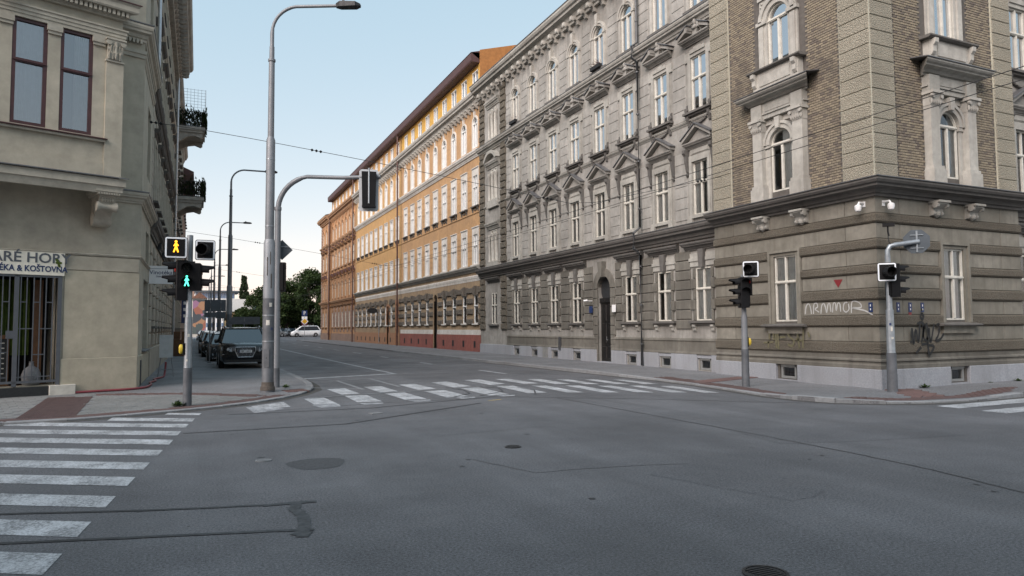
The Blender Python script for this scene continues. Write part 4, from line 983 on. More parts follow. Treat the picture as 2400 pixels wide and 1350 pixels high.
def ochre_house(name, label, y0, y1, P, c0, n, pitch, doors):
    H = House(name, label, (16.8,y0,0)); M = frame(16.8,0,0,-1,0); cs = [c0+pitch*i for i in range(n)]; D = ochre_dress(P)
    gh = [(c-.35,c+.35,2.02,3.92) for c in cs if not any(abs(c-d) < .8 for d, *_ in doors)]
    hs = gh+[(c-.4,c+.4,z,z+2.0) for c in cs for z in (5.97,9.93)]+[(c-.4,c+.4,13.85,15.9) for c in cs]+[(d-w/2,d+w/2,.15,t) for d, w, t, *_ in doors]
    wall(H, M, y0, y1, -.3, 5.6, [h for h in hs if h[2] < 5], P['base']); wall(H, M, y0, y1, 5.6, 17.3, [h for h in hs if h[2] > 5], P['wall'])
    body(H, M, y0, y1, -.3, 17.3)
    for c in cs:
        Tz = lambda z: M @ Matrix.Translation((c,0,z))
        if not any(abs(c-d) < .8 for d, *_ in doors): OW0.place(H, Tz(2.02), D[0], (random.choice(['full','top']),'curtain_grey'))
        OW1.place(H, Tz(5.97), D[1], (random.choice(['full','left','top']),'curtain_grey')); OW1.place(H, Tz(9.93), D[2], (random.choice(['full','left','top']),'curtain_white')); OW3.place(H, Tz(13.85), D[3], ('full','curtain_white'))
    # ground storey: rough courses between the openings
    op = sorted([(c-.46,c+.46) for c in cs if not any(abs(c-d) < .8 for d, *_ in doors)]+[(d-w/2-.12,d+w/2+.12) for d, w, *_ in doors])
    e = [y0]+[v for o in op for v in o]+[y1]
    for a, b in zip(e[::2], e[1::2]):
        if b-a < .1: continue
        for k in range(4):
            z = 1.95+k*.70; mb = MB(); mb.bev(a+.03, b-.03, -.01, .10, z, z+.36, .035); H.part('rusticated_block', mb, 'rough_brown', M)
    # plinth, bands
    f = [y0]+sorted(v for d, w, *_ in doors for v in (d-w/2-.05,d+w/2+.05))+[y1]
    for a, b in zip(f[::2], f[1::2]):
        if b-a < .2: continue
        mb = MB(); mb.box(a,b,-.01,.12,-.3,P['pz']); H.part('plinth', mb, P['plinth'], M)
        if P['band']: mb = MB(); mb.box(a,b,-.01,.09,P['pz'],1.60); H.part('plinth_band', mb, 'white_trim', M)
        for c in cs:
            if a+.3 < c < b-.3: mb = MB(); mb.box(c-.17,c+.17,.10,.125,.42,.85); o = H.part('basement_vent', mb, 'dark', M)
    for nm, z0, z1, p, mat in (('belt_course',4.85,5.2,.08,'white_trim'),('belt_cornice',5.45,5.82,.32,'trim_grey'),('belt_course',9.35,9.42,.05,P['wall']),('belt_cornice',13.15,13.6,.28,'white_trim'),('main_cornice',16.55,17.4,.60,P['corn'])):
        mb = MB(); mitre(mb, cprof(z0,z1,p), y0, y1); H.part(nm, mb, mat, M)
    mo2 = MB(); mo2.prof([(0,0),(.40,0),(.40,-.1),(.28,-.18),(.12,-.32),(0,-.34)], -.08, .08); mo2 = mo2.mesh('modillion', P['corn']); k = y0+.3
    while k < y1-.1: H.part('modillion', mo2, None, M @ Matrix.Translation((k,0,16.65))); k += .71
    up2 = [y0+.05]+[v for c in cs for v in (c-.64,c+.64)]+[y1-.05]
    for a, b in zip(up2[::2], up2[1::2]):
        if b-a > .15:
            for z0, z1 in ((5.95,8.4),(9.9,12.5)): block_rows(H, M, a, b, z0, z1, 5, P['block'], .016, .010, .016)
    for i, d in enumerate(doors):
        c, w, t, dm = d; mb = MB()
        for s in (-1,1): mb.box(min(c+s*w/2,c+s*(w/2+.12)), max(c+s*w/2,c+s*(w/2+.12)), -.36, .06, .1, t)
        mb.box(c-w/2-.12,c+w/2+.12,-.36,.06,t,t+.15); H.part('portal', mb, dm, M)
        mb = MB(); mb.box(c-w/2,c+w/2,-.16,-.10,.1,t); mb.box(c-w*.4,c-.03,-.10,-.08,.3,2.2); mb.box(c+.03,c+w*.4,-.10,-.08,.3,2.2); H.part('door', mb, 'door_black', M)
        sp = MB().spandrel(c, t-w/2, w/2, -.2, .05); H.part('spandrel', sp, dm, M)
    return H, M, cs
HO1, MO, oc1 = ochre_house('ochre_tenement', 'ochre tenement with red plinth and white window surrounds, next to the grey house', 42.0, 61.45, dict(head=True,sur='white_trim',wall='ochre',block='ochre_block',base='ochre_base',plinth='red_plinth',pz=1.26,band=True,corn='trim_light'), 42.82, 9, 2.14, [(51.35,.95,4.3,'ochre_base')])
attic(HO1, MO, 42.0, 61.45, oc1, 'yellow')
mb = MB(); mb.add([(41.93,.0,17.3),(41.93,.0,19.4),(41.93,.0,20.25),(41.93,-5,21.7),(41.93,-11,20.05),(41.93,-11,17.3),(41.99,.0,17.3),(41.99,.0,19.4),(41.99,.0,20.25),(41.99,-5,21.7),(41.99,-11,20.05),(41.99,-11,17.3)], [(0,1,2,3,4,5),(11,10,9,8,7,6)]+[(i,(i+1)%6,(i+1)%6+6,i+6) for i in range(6)]); HO1.part('gable_wall', mb, 'orange_gable', MO)
HO2, _, oc2 = ochre_house('ochre_tenement', 'ochre tenement with brown plinth, between the red plinth house and the salmon house', 61.5, 81.45, dict(head=False,sur='white_trim',wall='ochre2',block='ochre2',base='ochre_base',plinth='brown_plinth',pz=1.30,band=False,corn='trim_light'), 62.75, 9, 2.15, [(62.75,1.0,4.2,'brown_plinth'),(66.2,.9,3.9,'brown_plinth')])
attic(HO2, MO, 61.5, 81.45, oc2, 'ochre2')
pipe(HO1, MO, 61.35, .15, 19.6, 'pipe_brown', .42, .075); pipe(HO2, MO, 81.4, .15, 19.6, 'pipe_brown', .42, .075)
# black oval sign on a bracket
mb = MB(); mb.tube([(70.3,0,3.9),(70.3,.9,3.9)], .02, 6); so = HO2.part('hanging_sign', mb, 'iron', MO)
mb = MB(); mb.lathe([(.28,-.03),(.28,.03)], (0,0,0), 20, 'x'); mb.v = [(x+70.3,y*1.9+.62,z+3.55) for x,y,z in mb.v]; link('board', mb.mesh('board','dark'), so)
mb = MB(); mb.tube([(69.5,.12,.3),(69.5,.12,3.4)], .05, 6); HO2.part('cable_conduit', mb, 'pipe_silver', MO)

sal = dress(dict(trim='salmon_trim', trim2='salmon', dark='salmon_trim', ped='salmon_trim', base='salmon_base', roof='roof_brown', wall='salmon'))
HS = House('salmon_tenement', 'salmon stucco tenement with rows of triangular pediments, farthest in the right row', (16.8,81.5,0))
sc = [82.75+2.32*i for i in range(7)]; sc2 = [100.2,102.6]
wall(HS, MO, 81.5, 97.7, -.3, 17.0, GREYHOLES(sc), 'salmon'); body(HS, MO, 81.5, 104.5, -.3, 17.0)
cols_grey(HS, MO, sc, sal)
MS2 = frame(16.5,0,0,-1,0)
wall(HS, MS2, 97.7, 104.5, -.3, 17.6, GREYHOLES(sc2), 'salmon'); cols_grey(HS, MS2, sc2, sal)
mb = MB(); mb.box(97.7,97.72,-.29,-.001,-.3,17.6); mb.box(104.47,104.5,-12,-.001,-.3,17.6); HS.part('return_wall', mb, 'salmon', MS2)
for a, b, M_ in ((81.5,97.7,MO),(97.7,104.5,MS2)):
    mb = MB(); mb.box(a,b,-.01,.10,-.3,1.1); HS.part('plinth', mb, 'salmon_base', M_)
    for nm, z0, z1, p, mat in (('belt_cornice',4.95,5.5,.36,'salmon_trim'),('belt_cornice',12.98,13.42,.30,'salmon_trim'),('main_cornice',16.6,17.5,.65,'salmon_trim')): mb = MB(); mitre(mb, cprof(z0,z1,p), a, b, 0, 1 if b > 100 else 0); HS.part(nm, mb, mat, M_)
for a, b in ((97.75,98.6),(103.6,104.45)): 
    z = .9
    while z < 16.2: mb = MB(); mb.bev(a,b,-.01,.10,z,z+.37,.03); HS.part('quoin_block', mb, 'salmon_base', MS2); z += .41
for a, b in zip([81.55]+[v for c in sc for v in (c-.70,c+.70)][1::2], [v for c in sc for v in (c-.70,c+.70)][::2]+[97.6]):
    if b-a > .1: block_rows(HS, MO, a, b, 1.3, 4.58, 7, 'salmon_base', .05, .02, .03)
mo3 = MB().prof([(0,0),(.42,0),(.42,-.1),(.28,-.18),(.12,-.32),(0,-.34)], -.08, .08).mesh('modillion','salmon_trim'); k = 81.9
while k < 97.6: HS.part('modillion', mo3, None, MO @ Matrix.Translation((k,0,16.75))); k += .775
attic(HS, MO, 81.5, 97.9, [c+.1 for c in sc], 'ochre2'); mb = MB(); mb.prof([(.62,17.6),(-6,19.6),(-11,17.6)], 97.7, 104.9); HS.part('roof', mb, 'roof_brown', MS2)
pipe(HS, MO, 97.6, .15, 17.4, 'pipe_brown', .40, .07)

# ------------------------------------------------------------------ left corner house (beige, oriel on the cut corner)
TH = radians(70); PC = Vector((-1.59,22.37,0))
MC = frame(PC.x, PC.y, 0, cos(TH), -sin(TH))           # cut corner: local x runs to the viewer's left
HB = House('oriel_house', 'beige corner house with oriel, wine shop door and sign, left edge of the picture', (-1.59,22.37,0))
wall(HB, MC, -.05, 5.4, -.3, 18.4, [(1.88,3.9,.32,3.2)], 'beige', .45)
body(HB, MC, .35, 1.8, -.3, 18.4, 9, -.5); 
mb = MB(); mb.box(4.0,5.4,-9,-.5,-.3,18.4); mb.box(1.8,4.0,-9,-3.2,-.3,3.25); mb.box(1.8,4.0,-9,-.5,3.25,18.4); HB.part('core', mb, 'room', MC)
mb = MB(); mb.bev(-.02,1.86,0,.035,-.3,1.0,.015); HB.part('plinth', mb, 'beige_low', MC)
mb = MB(); mb.bev(-.02,1.82,0,.028,3.37,3.78,.02); HB.part('fascia_panel', mb, 'beige', MC)
mb = MB(); mb.box(-.02,1.80,0,.022,1.005,3.36); HB.part('wall_panel', mb, 'beige_low', MC)
mb = MB(); mitre(mb, [(0,3.79),(.05,3.79),(.07,3.83),(0,3.86)], -.02, 5.4, -.5, 0); HB.part('string_course', mb, 'beige_trim', MC)
mb = MB(); mitre(mb, cprof(5.36,5.66,.22,.0), -.02, .75, -.7, 0); mitre(mb, cprof(5.36,5.66,.22,.0), 4.4, 5.4); HB.part('belt_cornice', mb, 'beige_trim', MC)
mb = MB(); mitre(mb, [(0,5.72),(.24,5.665),(.24,5.69),(0,5.75)], -.02, .78, -.7, 0); HB.part('ledge_cover', mb, 'zinc', MC)
mb = MB(); mitre(mb, cprof(10.1,10.55,.26,.0), -.02, .8, -.7, 0); mitre(mb, [(0,9.62),(.05,9.62),(.05,9.72),(.08,9.74),(.08,9.84),(0,9.84)], -.02, .8, -.7, 0); HB.part('belt_cornice', mb, 'beige_trim', MC)
mb = MB(); mitre(mb, [(0,10.62),(.28,10.56),(.28,10.59),(0,10.66)], -.02, .8, -.7, 0); HB.part('ledge_cover', mb, 'zinc', MC)
for k in range(6): mb = MB(); mb.box(.06+.1*k,.12+.1*k,0,.12,10.02,10.14); HB.part('dentil', mb, 'beige_trim', MC)
# oriel
PJ = .9
MOr = MC @ Matrix.Translation((0,PJ,0)); oh = [(1.48,2.22,6.9,9.60),(2.50,3.25,6.9,9.60),(3.54,4.28,6.9,9.60)]
wall(HB, MOr, .79, 5.2, 5.58, 10.2, oh, 'beige', .30, 'oriel_wall')
mb = MB(); mb.add([(.79,0,5.58),(.79,0,10.2),(.79,-PJ,10.2),(.79,-PJ,5.58)], [(0,1,2,3)]); mb.add([(.79,0,5.6),(5.2,0,5.6),(5.2,-PJ,5.6),(.79,-PJ,5.6)], [(0,1,2,3)]); HB.part('oriel_side', mb, 'beige', MOr)
mb = MB(); mb.box(.85,5.2,-.89,-.32,5.65,10.1); HB.part('oriel_core', mb, 'room', MOr)
mb = MB(); mitre(mb, [(-.02,5.40),(.05,5.40),(.10,5.58),(.14,5.60),(.14,5.80),(-.02,5.84)], .79, 5.2, -1, 0); HB.part('oriel_base', mb, 'beige_trim', MOr)
mb = MB(); mitre(mb, [(-.02,5.87),(.20,5.81),(.20,5.835),(-.02,5.89)], .79, 5.2, -1, 0); HB.part('ledge_cover', mb, 'zinc', MOr)
mb = MB(); mb.box(.76,1.18,0,.06,5.85,9.0); HB.part('pilaster', mb, 'beige', MOr)
mb = MB(); mb.box(1.18,1.20,0,.015,6.2,6.75); mb.box(1.18,5.2,0,.04,5.85,6.19); HB.part('apron_frame', mb, 'beige', MOr)
mb = MB(); mb.box(1.16,5.2,-.2,.09,6.76,6.82); HB.part('sill', mb, 'beige_trim', MOr)
mb = MB(); mb.prof([(-.2,6.9),(-.2,6.825),(.14,6.825),(.14,6.85)], 1.12, 5.2); HB.part('sill_cover', mb, 'frame_maroon', MOr)
cp = MB(); cp.prof([(0,9.0),(.09,9.0),(.09,9.05),(.08,9.1),(.12,9.35),(.2,9.52),(.2,9.58),(0,9.58)], .80, 1.16)
for s in (-1,1):
    for r in (0,1):
        cp.lathe([(.02,-.03),(.075-.02*r,-.025),(.075-.02*r,.025),(.02,.03)], (.98+s*(.17-.03*r),.17-.05*r,9.48-.16*r), 10, 'y')
    cp.lathe([(.015,9.06),(.05,9.16),(.035,9.26),(.06,9.34),(.015,9.38)], (.98+s*.11,.11,0), 7)
cp.lathe([(.015,9.06),(.05,9.16),(.035,9.26),(.07,9.5),(.015,9.56)], (.98,.14,0), 7); cp.box(.76,1.20,0,.10,8.98,9.03); cp.box(.74,1.22,0,.22,9.55,9.6)
for r, nn in ((0,4),(1,5)):
    for q in range(nn): cp.tube([(.83+.30*(q+.5*(r==0))/(nn-.5),.09,9.05+.17*r),(.83+.30*(q+.5*(r==0))/(nn-.5),.13,9.16+.17*r),(.83+.30*(q+.5*(r==0))/(nn-.5),.19,9.22+.17*r)], [.045,.04,.012], 6)
HB.part('capital', cp, 'beige_trim', MOr, smooth=True)
for a, b in ((1.22,1.48),(2.22,2.50),(3.25,3.54)):
    mb = MB(); mb.box(a-.01,b+.01,0,.05,9.36,9.44); mb.box(a-.03,b+.03,0,.08,9.44,9.60); HB.part('pier_capital', mb, 'beige_trim', MOr)
mb = MB(); mitre(mb, [(0,9.60),(.05,9.60),(.05,9.68),(.07,9.69),(.07,9.77),(.09,9.78),(.09,9.86),(.12,9.88),(.12,9.92),(0,9.92)], .79, 5.2, -1, 0); HB.part('architrave', mb, 'beige_trim', MOr)
mb = MB(); mitre(mb, [(0,10.18),(.10,10.18),(.10,10.24),(.14,10.26),(.14,10.36),(.30,10.38),(.32,10.42),(.32,10.54),(.36,10.60),(0,10.60)], .79, 5.2, -1, 0); HB.part('oriel_cornice', mb, 'beige_trim', MOr)
mb = MB(); mitre(mb, [(-.9,10.72),(.38,10.605),(.38,10.63),(-.9,10.75)], .79, 5.2, -1, 0); HB.part('oriel_cover', mb, 'frame_maroon', MOr)
dn = MB().box(-.035,.035,.14,.24,10.25,10.37).mesh('dentil','beige_trim')
for k in range(40): HB.part('dentil', dn, None, MOr @ Matrix.Translation((.74+.11*k,0,0)))
mb = MB(); mb.box(1.0,5.2,-.9,-.3,10.6,15.8); HB.part('oriel_upper', mb, 'beige', MOr)
WO = Win(.74,2.70,False,.60,'frame_maroon','glass_mid',False,-.06,.08)
for c, cu in ((1.85,('left','curtain_grey')),(2.875,('full','curtain_white')),(3.91,('full','curtain_white'))): WO.place(HB, MOr @ Matrix.Translation((c,0,6.9)), [], cu)
mb = MB().lathe([(.02,.16),(.16,.12),(.24,.0),(.25,-.05)], (3.42,.42,10.10), 16); o = HB.part('wall_lamp', mb, 'galv', MOr, smooth=True); link('bracket', MB().tube([(3.42,.0,10.2),(3.42,.42,10.25)], .025, 6).mesh('bracket','iron'), o)
# scroll brackets under the oriel
for c in (1.03,4.95):
    mb = MB(); mb.prof([(0,5.42),(.86,5.42),(.86,5.34),(.80,5.28),(.76,5.12),(.60,5.02),(.45,4.92),(.38,4.74),(.30,4.62),(.14,4.58),(0,4.64)], c-.20, c+.20)
    mb.lathe([(.02,-.27),(.13,-.25),(.135,-.2),(.08,-.1),(.075,.1),(.135,.2),(.13,.25),(.02,.27)], (c,.74,5.06), 14, 'x'); mb.lathe([(.02,-.24),(.19,-.22),(.19,.22),(.02,.24)], (c,.20,4.78), 16, 'x')
    mb.box(c-.27,c+.27,0,.94,5.36,5.44); mb.box(c-.32,c+.32,0,.98,5.44,5.52)
    for t in range(5): mb.lathe([(.01,-.06),(.05,0),(.01,.06)], (c-.12+.06*t,.80,5.24), 6)
    HB.part('scroll_bracket', mb, 'beige_trim', MC, smooth=True)
    for t in range(9): mb = MB(); mb.box(c-.26+.06*t,c-.225+.06*t,.94,.97,5.37,5.42); HB.part('dentil', mb, 'beige_trim', MC)
# shop entrance
mb = MB(); mb.box(1.84,4.0,-.5,.10,-.2,.30); HB.part('doorstep', mb, 'slate', MC); mb = MB(); mb.bev(1.50,2.10,-.3,.13,-.2,.315,.01); HB.part('step_block', mb, 'frame_cream', MC)
gr = MB(); gr.box(1.86,1.95,.0,.05,.32,3.2); gr.box(2.80,2.90,.0,.05,.32,3.2); gr.box(1.95,3.95,.0,.05,3.14,3.2); gr.box(1.95,3.95,.0,.05,.40,.46)
for x in (2.06,2.21,2.34,2.48,2.63,2.76,3.0,3.14,3.28,3.42): gr.box(x-.012,x+.012,.012,.036,.46,3.14)
for x0, x1, z in ((2.06,2.21,2.49),(2.34,2.48,2.49),(2.63,2.76,2.49),(3.0,3.14,2.49),(2.06,2.34,1.8),(2.48,2.8,1.8),(2.21,2.48,1.13),(2.06,2.8,.56),(3.0,3.42,1.2),(3.0,3.42,.56)): gr.box(x0,x1,.014,.034,z-.012,z+.012)
gr.box(2.9,3.05,.005,.045,1.55,1.75); HB.part('door_grille', gr, 'grille_grey', MC)
mb = MB(); mb.box(1.9,4.0,-3.15,-3.1,.3,3.2); HB.part('shop_wall', mb, 'room', MC)
mb = MB(); mb.box(1.90,1.93,-1.2,-.46,.3,3.2); HB.part('shop_partition', mb, 'beige', MC); mb = MB(); mb.box(1.9,4.0,-3.1,-.45,.28,.31); HB.part('shop_floor', mb, 'wood', MC)
cu = MB()
for i in range(24): x = 2.42+i*.03; y = -.75+.05*sin(i*1.7); cu.add([(x,y,1.1),(x+.03,-.75+.05*sin((i+1)*1.7),1.1),(x+.03,-.75+.05*sin((i+1)*1.7),3.1),(x,y,3.1)], [(0,1,2,3)])
for i in range(10): x = 3.0+i*.03; y = -.7+.05*sin(i*1.7); cu.add([(x,y,1.7),(x+.03,-.7+.05*sin((i+1)*1.7),1.7),(x+.03,-.7+.05*sin((i+1)*1.7),3.1),(x,y,3.1)], [(0,1,2,3)])
HB.part('door_curtain', cu.mesh('door_curtain','curtain_green',fix=False), None, MC)
for x0, x1 in ((2.18,2.38),(2.72,2.80)): mb = MB(); mb.box(x0,x1,-.62,-.5,.31,3.1); HB.part('inner_door_frame', mb, 'wood', MC)
def place_world(o, M): o.matrix_basis = M; return o
bb = thing('chalk_board', 'black chalk menu board in wooden frame behind the shop grille', 'menu board', (0,0,0)); bb.matrix_basis = MC @ Matrix.Translation((3.2,-.32,.34))
mb = MB(); mb.box(-.28,.28,-.02,.02,0,.1); mb.box(-.28,.28,-.02,.02,1.2,1.3); mb.box(-.28,-.23,-.02,.02,.1,1.2); mb.box(.23,.28,-.02,.02,.1,1.2); link('frame', mb.mesh('frame','wood'), bb); link('slate', MB().box(-.23,.23,-.01,.01,.1,1.2).mesh('slate','slate'), bb)
mb = MB()
for r in range(7):
    x = -.18
    while x < .14: w = random.uniform(.03,.09); mb.box(x,x+w,.011,.013,1.08-r*.13,1.105-r*.13); x += w+.025
kind(link('chalk_writing', mb.mesh('chalk_writing','frame_cream'), bb), 'stuff')
o = link('wicker_demijohn', MB().lathe([(.17,0),(.21,.05),(.22,.28),(.17,.42),(.06,.50),(.05,.60),(.065,.62)], n=16).mesh('wicker_demijohn','kerb',True), None, MC @ Matrix.Translation((2.42,-.35,.32))); tag(o, 'round grey demijohn on the floor behind the shop grille', 'bottle')

# signs of the wine shop
def text(s, size, mat, M, parent, name='lettering', ext=.004, font_off=0, sx=1.0):
    cu = bpy.data.curves.new(name, 'FONT'); cu.body = s; cu.size = size; cu.align_x = 'CENTER'; cu.align_y = 'CENTER'; cu.extrude = ext; cu.offset = font_off; cu.resolution_u = 3
    ob = bpy.data.objects.new('tmp', cu); me = bpy.data.meshes.new_from_object(ob); bpy.data.objects.remove(ob)
    me.name = name; me.materials.clear(); me.materials.append(MAT[mat])
    R = Matrix(((-sx,0,0,0),(0,0,1,0),(0,1,0,0),(0,0,0,1)))     # text x -> local -x (reads left to right from outside), text y -> z, text z -> y
    me.transform(R); 
    return link(name, me, parent, M)
sg = thing('shop_sign', 'white shop sign with grey and blue lettering above the grilled door', 'sign'); sg.matrix_basis = MC @ Matrix.Translation((2.84,.0,3.50))
link('board', MB().box(-1.02,1.02,.035,.075,-.30,.30).mesh('board','enamel'), sg)
text('STARÉ HORY', .36, 'grille_grey', Matrix.Translation((-.10,.079,.135)), sg, font_off=.006, sx=1.0); text('VINOTÉKA & KOŠTOVNA', .215, 'sign_blue', Matrix.Translation((-.07,.079,-.145)), sg, font_off=.005, sx=.82)
mb = MB()
for t in range(8): mb.disc(-.88+random.uniform(-.05,.06), .05+random.uniform(-.11,.10), .032, .078, .084, 8)
link('grapes', mb.mesh('grapes','curtain_green'), sg)
vs = thing('hanging_sign', 'small white projecting sign reading Vinotéka on the house corner', 'sign', (-1.55,26.7,3.65))
link('panel', MB().box(-.02,.72,-.02,.02,-.32,.30).mesh('panel','sign_white'), vs); mb = MB(); mb.tube([(-.1,0,.26),(.75,0,.26)], .012, 6); mb.tube([(-.1,0,-.28),(.1,0,-.28)], .012, 6); link('bracket', mb.mesh('bracket','iron'), vs)
Rv = Matrix.Rotation(pi, 4, 'Z'); text('Vinotéka', .20, 'sign_blue', Matrix.Translation((.35,-.023,.07)) @ Rv, vs); text('Delikatesy', .075, 'sign_blue', Matrix.Translation((.35,-.023,-.07)) @ Rv, vs)
mb = MB(); mb.box(.02,.68,-.024,-.021,.2,.21); mb.box(.02,.68,-.024,-.021,-.21,-.2); link('rule', mb.split()[0].mesh('rule','sign_blue'), vs)

# street side of the beige house
ML = frame(-1.59, 0, 0, 1, 0)                        # local x = -Y
wall(HB, ML, -27.2, -22.37, -.3, 18.4, [(-26.6,-24.5,1.1,3.35),(-26.6,-25.1,3.95,4.95),(-26.3,-24.9,6.7,9.0),(-26.3,-24.9,11.0,13.2),(-26.3,-24.9,15,17)], 'beige', .40); body(HB, ML, -27.15, -22.8, -.3, 18.4, 8, -.42)
mb = MB(); mb.bev(-27.2,-22.37,0,.035,-.3,1.0,.015); HB.part('plinth', mb, 'beige_low', ML); mb = MB(); mb.prof([(-.3,1.16),(-.3,1.08),(.10,1.06),(.10,1.10)], -26.75, -24.35); HB.part('sill', mb, 'zinc', ML)
for z0, z1, p, sl_ in ((3.79,3.86,.07,.0),(5.36,5.66,.22,0),(10.1,10.55,.26,0),(9.62,9.84,.08,0)): mb = MB(); mitre(mb, cprof(z0,z1,p,.0), -27.2, -22.39, 0, .7); HB.part('belt_cornice', mb, 'beige_trim', ML)
for z, p in ((5.665,.24),(10.56,.28)): mb = MB(); mitre(mb, [(0,z+.06),(p,z),(p,z+.03),(0,z+.09)], -27.2, -22.4, 0, .7); HB.part('ledge_cover', mb, 'zinc', ML)
WL = Win(1.0,2.2,gm='glass_dark'); 
for x, z in ((-25.55,1.12),(-25.6,6.7),(-25.6,11.0),(-25.6,15)): WL.place(HB, ML @ Matrix.Translation((x,-.1,z)), [], ('full','curtain_grey'))
pipe(HB, ML, -27.0, 10.7, 18, 'pipe_silver', .16, .06); mb = MB(); mb.box(-23.6,-23.3,.03,.06,.05,.85); HB.part('vent_door', mb, 'pipe_grey', ML)
mb = MB(); mitre(mb, cprof(17.8,18.6,.8), -27.2, -22.37, 0, .7); mitre(mb, cprof(17.8,18.6,.8), -5, -4.9); HB.part('main_cornice', mb, 'beige_trim', ML)
mb = MB(); mitre(mb, cprof(17.8,18.6,.8), 0, 5.4, -.7, 0); HB.part('main_cornice', mb, 'beige_trim', MC)

# second left house: rusticated, long, deep bracketed cornice
HL = House('rusticated_tenement', 'beige rusticated tenement along the left pavement, beyond the wine shop', (-1.59,27.2,0))
ML2 = frame(-1.62, 0, 0, 1, 0); lc = [-(28.9+2.45*i) for i in range(8)]
lh = [(c-.5,c+.5,z,z+h) for c in lc for z, h in ((1.9,2.1),(6.5,2.2),(10.7,2.2),(14.6,2.1))]
wall(HL, ML2, -49, -27.2, -.3, 18.8, lh, 'beige_left'); body(HL, ML2, -49, -27.2, -.3, 18.8, 9)
WLL = Win(1.0,2.15,gm='glass_dark')
slm = ex('sill', MB().box(-.66,.66,-.3,.20,-.10,-.02), 'trim_dark'); hdm = ex('hood', mitre(MB(), cprof(2.35,2.62,.24,.02), -.72, .72, -.4, .4), 'trim_dark'); srm = MB(); srm.box(-.64,-.5,-.01,.08,-.02,2.3); srm.box(.5,.64,-.01,.08,-.02,2.3); srm.box(-.5,.5,-.01,.08,2.16,2.3); srm = ex('surround', srm, 'beige_trim')
for c in lc:
    for z in (1.9,6.5,10.7,14.6): WLL.place(HL, ML2 @ Matrix.Translation((c,0,z)), slm+(srm if z > 2 else [])+(hdm if 6 < z < 14 else []), ('full','curtain_grey'))
pe = sorted([-49]+[v for c in lc for v in (c-.56,c+.56)]+[-27.22])
for a, b in zip(pe[::2], pe[1::2]):
    if b-a > .12: block_rows(HL, ML2, a, b, 1.15, 4.9, 8, 'beige_left', .07, .03, .04)
    if b-a > .3: block_rows(HL, ML2, a+.1, b-.1, 6.0, 9.9, 9, 'beige_left', .035, .015, .025)
mb = MB(); mb.bev(-49,-27.2,0,.09,-.3,1.1,.02); HL.part('plinth', mb, 'beige_left', ML2)
for nm, z0, z1, p, mat in (('belt_cornice',5.1,5.7,.30,'trim_dark'),('belt_cornice',10.0,10.4,.22,'trim_dark'),('belt_cornice',14.1,14.4,.16,'beige_trim'),('main_cornice',17.8,18.85,1.05,'trim_grey')):
    mb = MB(); mitre(mb, cprof(z0,z1,p), -49, -27.2); HL.part(nm, mb, mat, ML2)
mo4 = MB().prof([(0,0),(.80,0),(.80,-.12),(.62,-.20),(.40,-.16),(.2,-.34),(0,-.42)], -.11, .11).mesh('modillion','trim_grey'); k = 27.6
while k < 48.9: HL.part('modillion', mo4, None, ML2 @ Matrix.Translation((-k,0,18.2))); k += .62
pipe(HL, ML2, -48.6, .2, 18.0, 'pipe_silver', .2, .07)
for k in (31.5,35.0): mb = MB(); mb.prism([(-.12,0),(.12,0),(.05,.3),(-.05,.3)], 0, .16); mb.tube([(0,0,.3),(0,.1,.36)], .02, 6); HL.part('facade_lamp', mb, 'iron', ML2 @ Matrix.Translation((-k,.05,5.0)))
# third house with two balconies
HK = House('balcony_tenement', 'grey tenement with two iron railed balconies high above the left pavement', (-1.7,49,0))
ML3 = frame(-1.65, 0, 0, 1, 0); kc = [-(51.9+2.6*i) for i in range(9)]
kh = [(c-.5,c+.5,z,z+h) for c in kc for z, h in ((1.9,2.1),(6.6,2.3),(10.95,2.3),(15.7,2.1))]
wall(HK, ML3, -74, -49, -.3, 18.6, kh, 'stucco_grey'); body(HK, ML3, -74, -49, -.3, 18.6, 9)
for c in kc:
    for z in (1.9,6.6,10.95,15.7): WLL.place(HK, ML3 @ Matrix.Translation((c,0,z)), slm+srm+(hdm if 6 < z < 16 else []), ('full','curtain_grey'))
pe = sorted([-74]+[v for c in kc for v in (c-.56,c+.56)]+[-49.1])
for a, b in zip(pe[::2], pe[1::2]):
    if b-a > .12: block_rows(HK, ML3, a, b, 1.0, 4.9, 8, 'base_grey', .07, .03, .04)
for nm, z0, z1, p, mat in (('belt_cornice',5.1,5.7,.30,'trim_dark'),('main_cornice',17.9,18.7,.45,'trim_grey')): mb = MB(); mitre(mb, cprof(z0,z1,p), -74, -49); HK.part(nm, mb, mat, ML3)
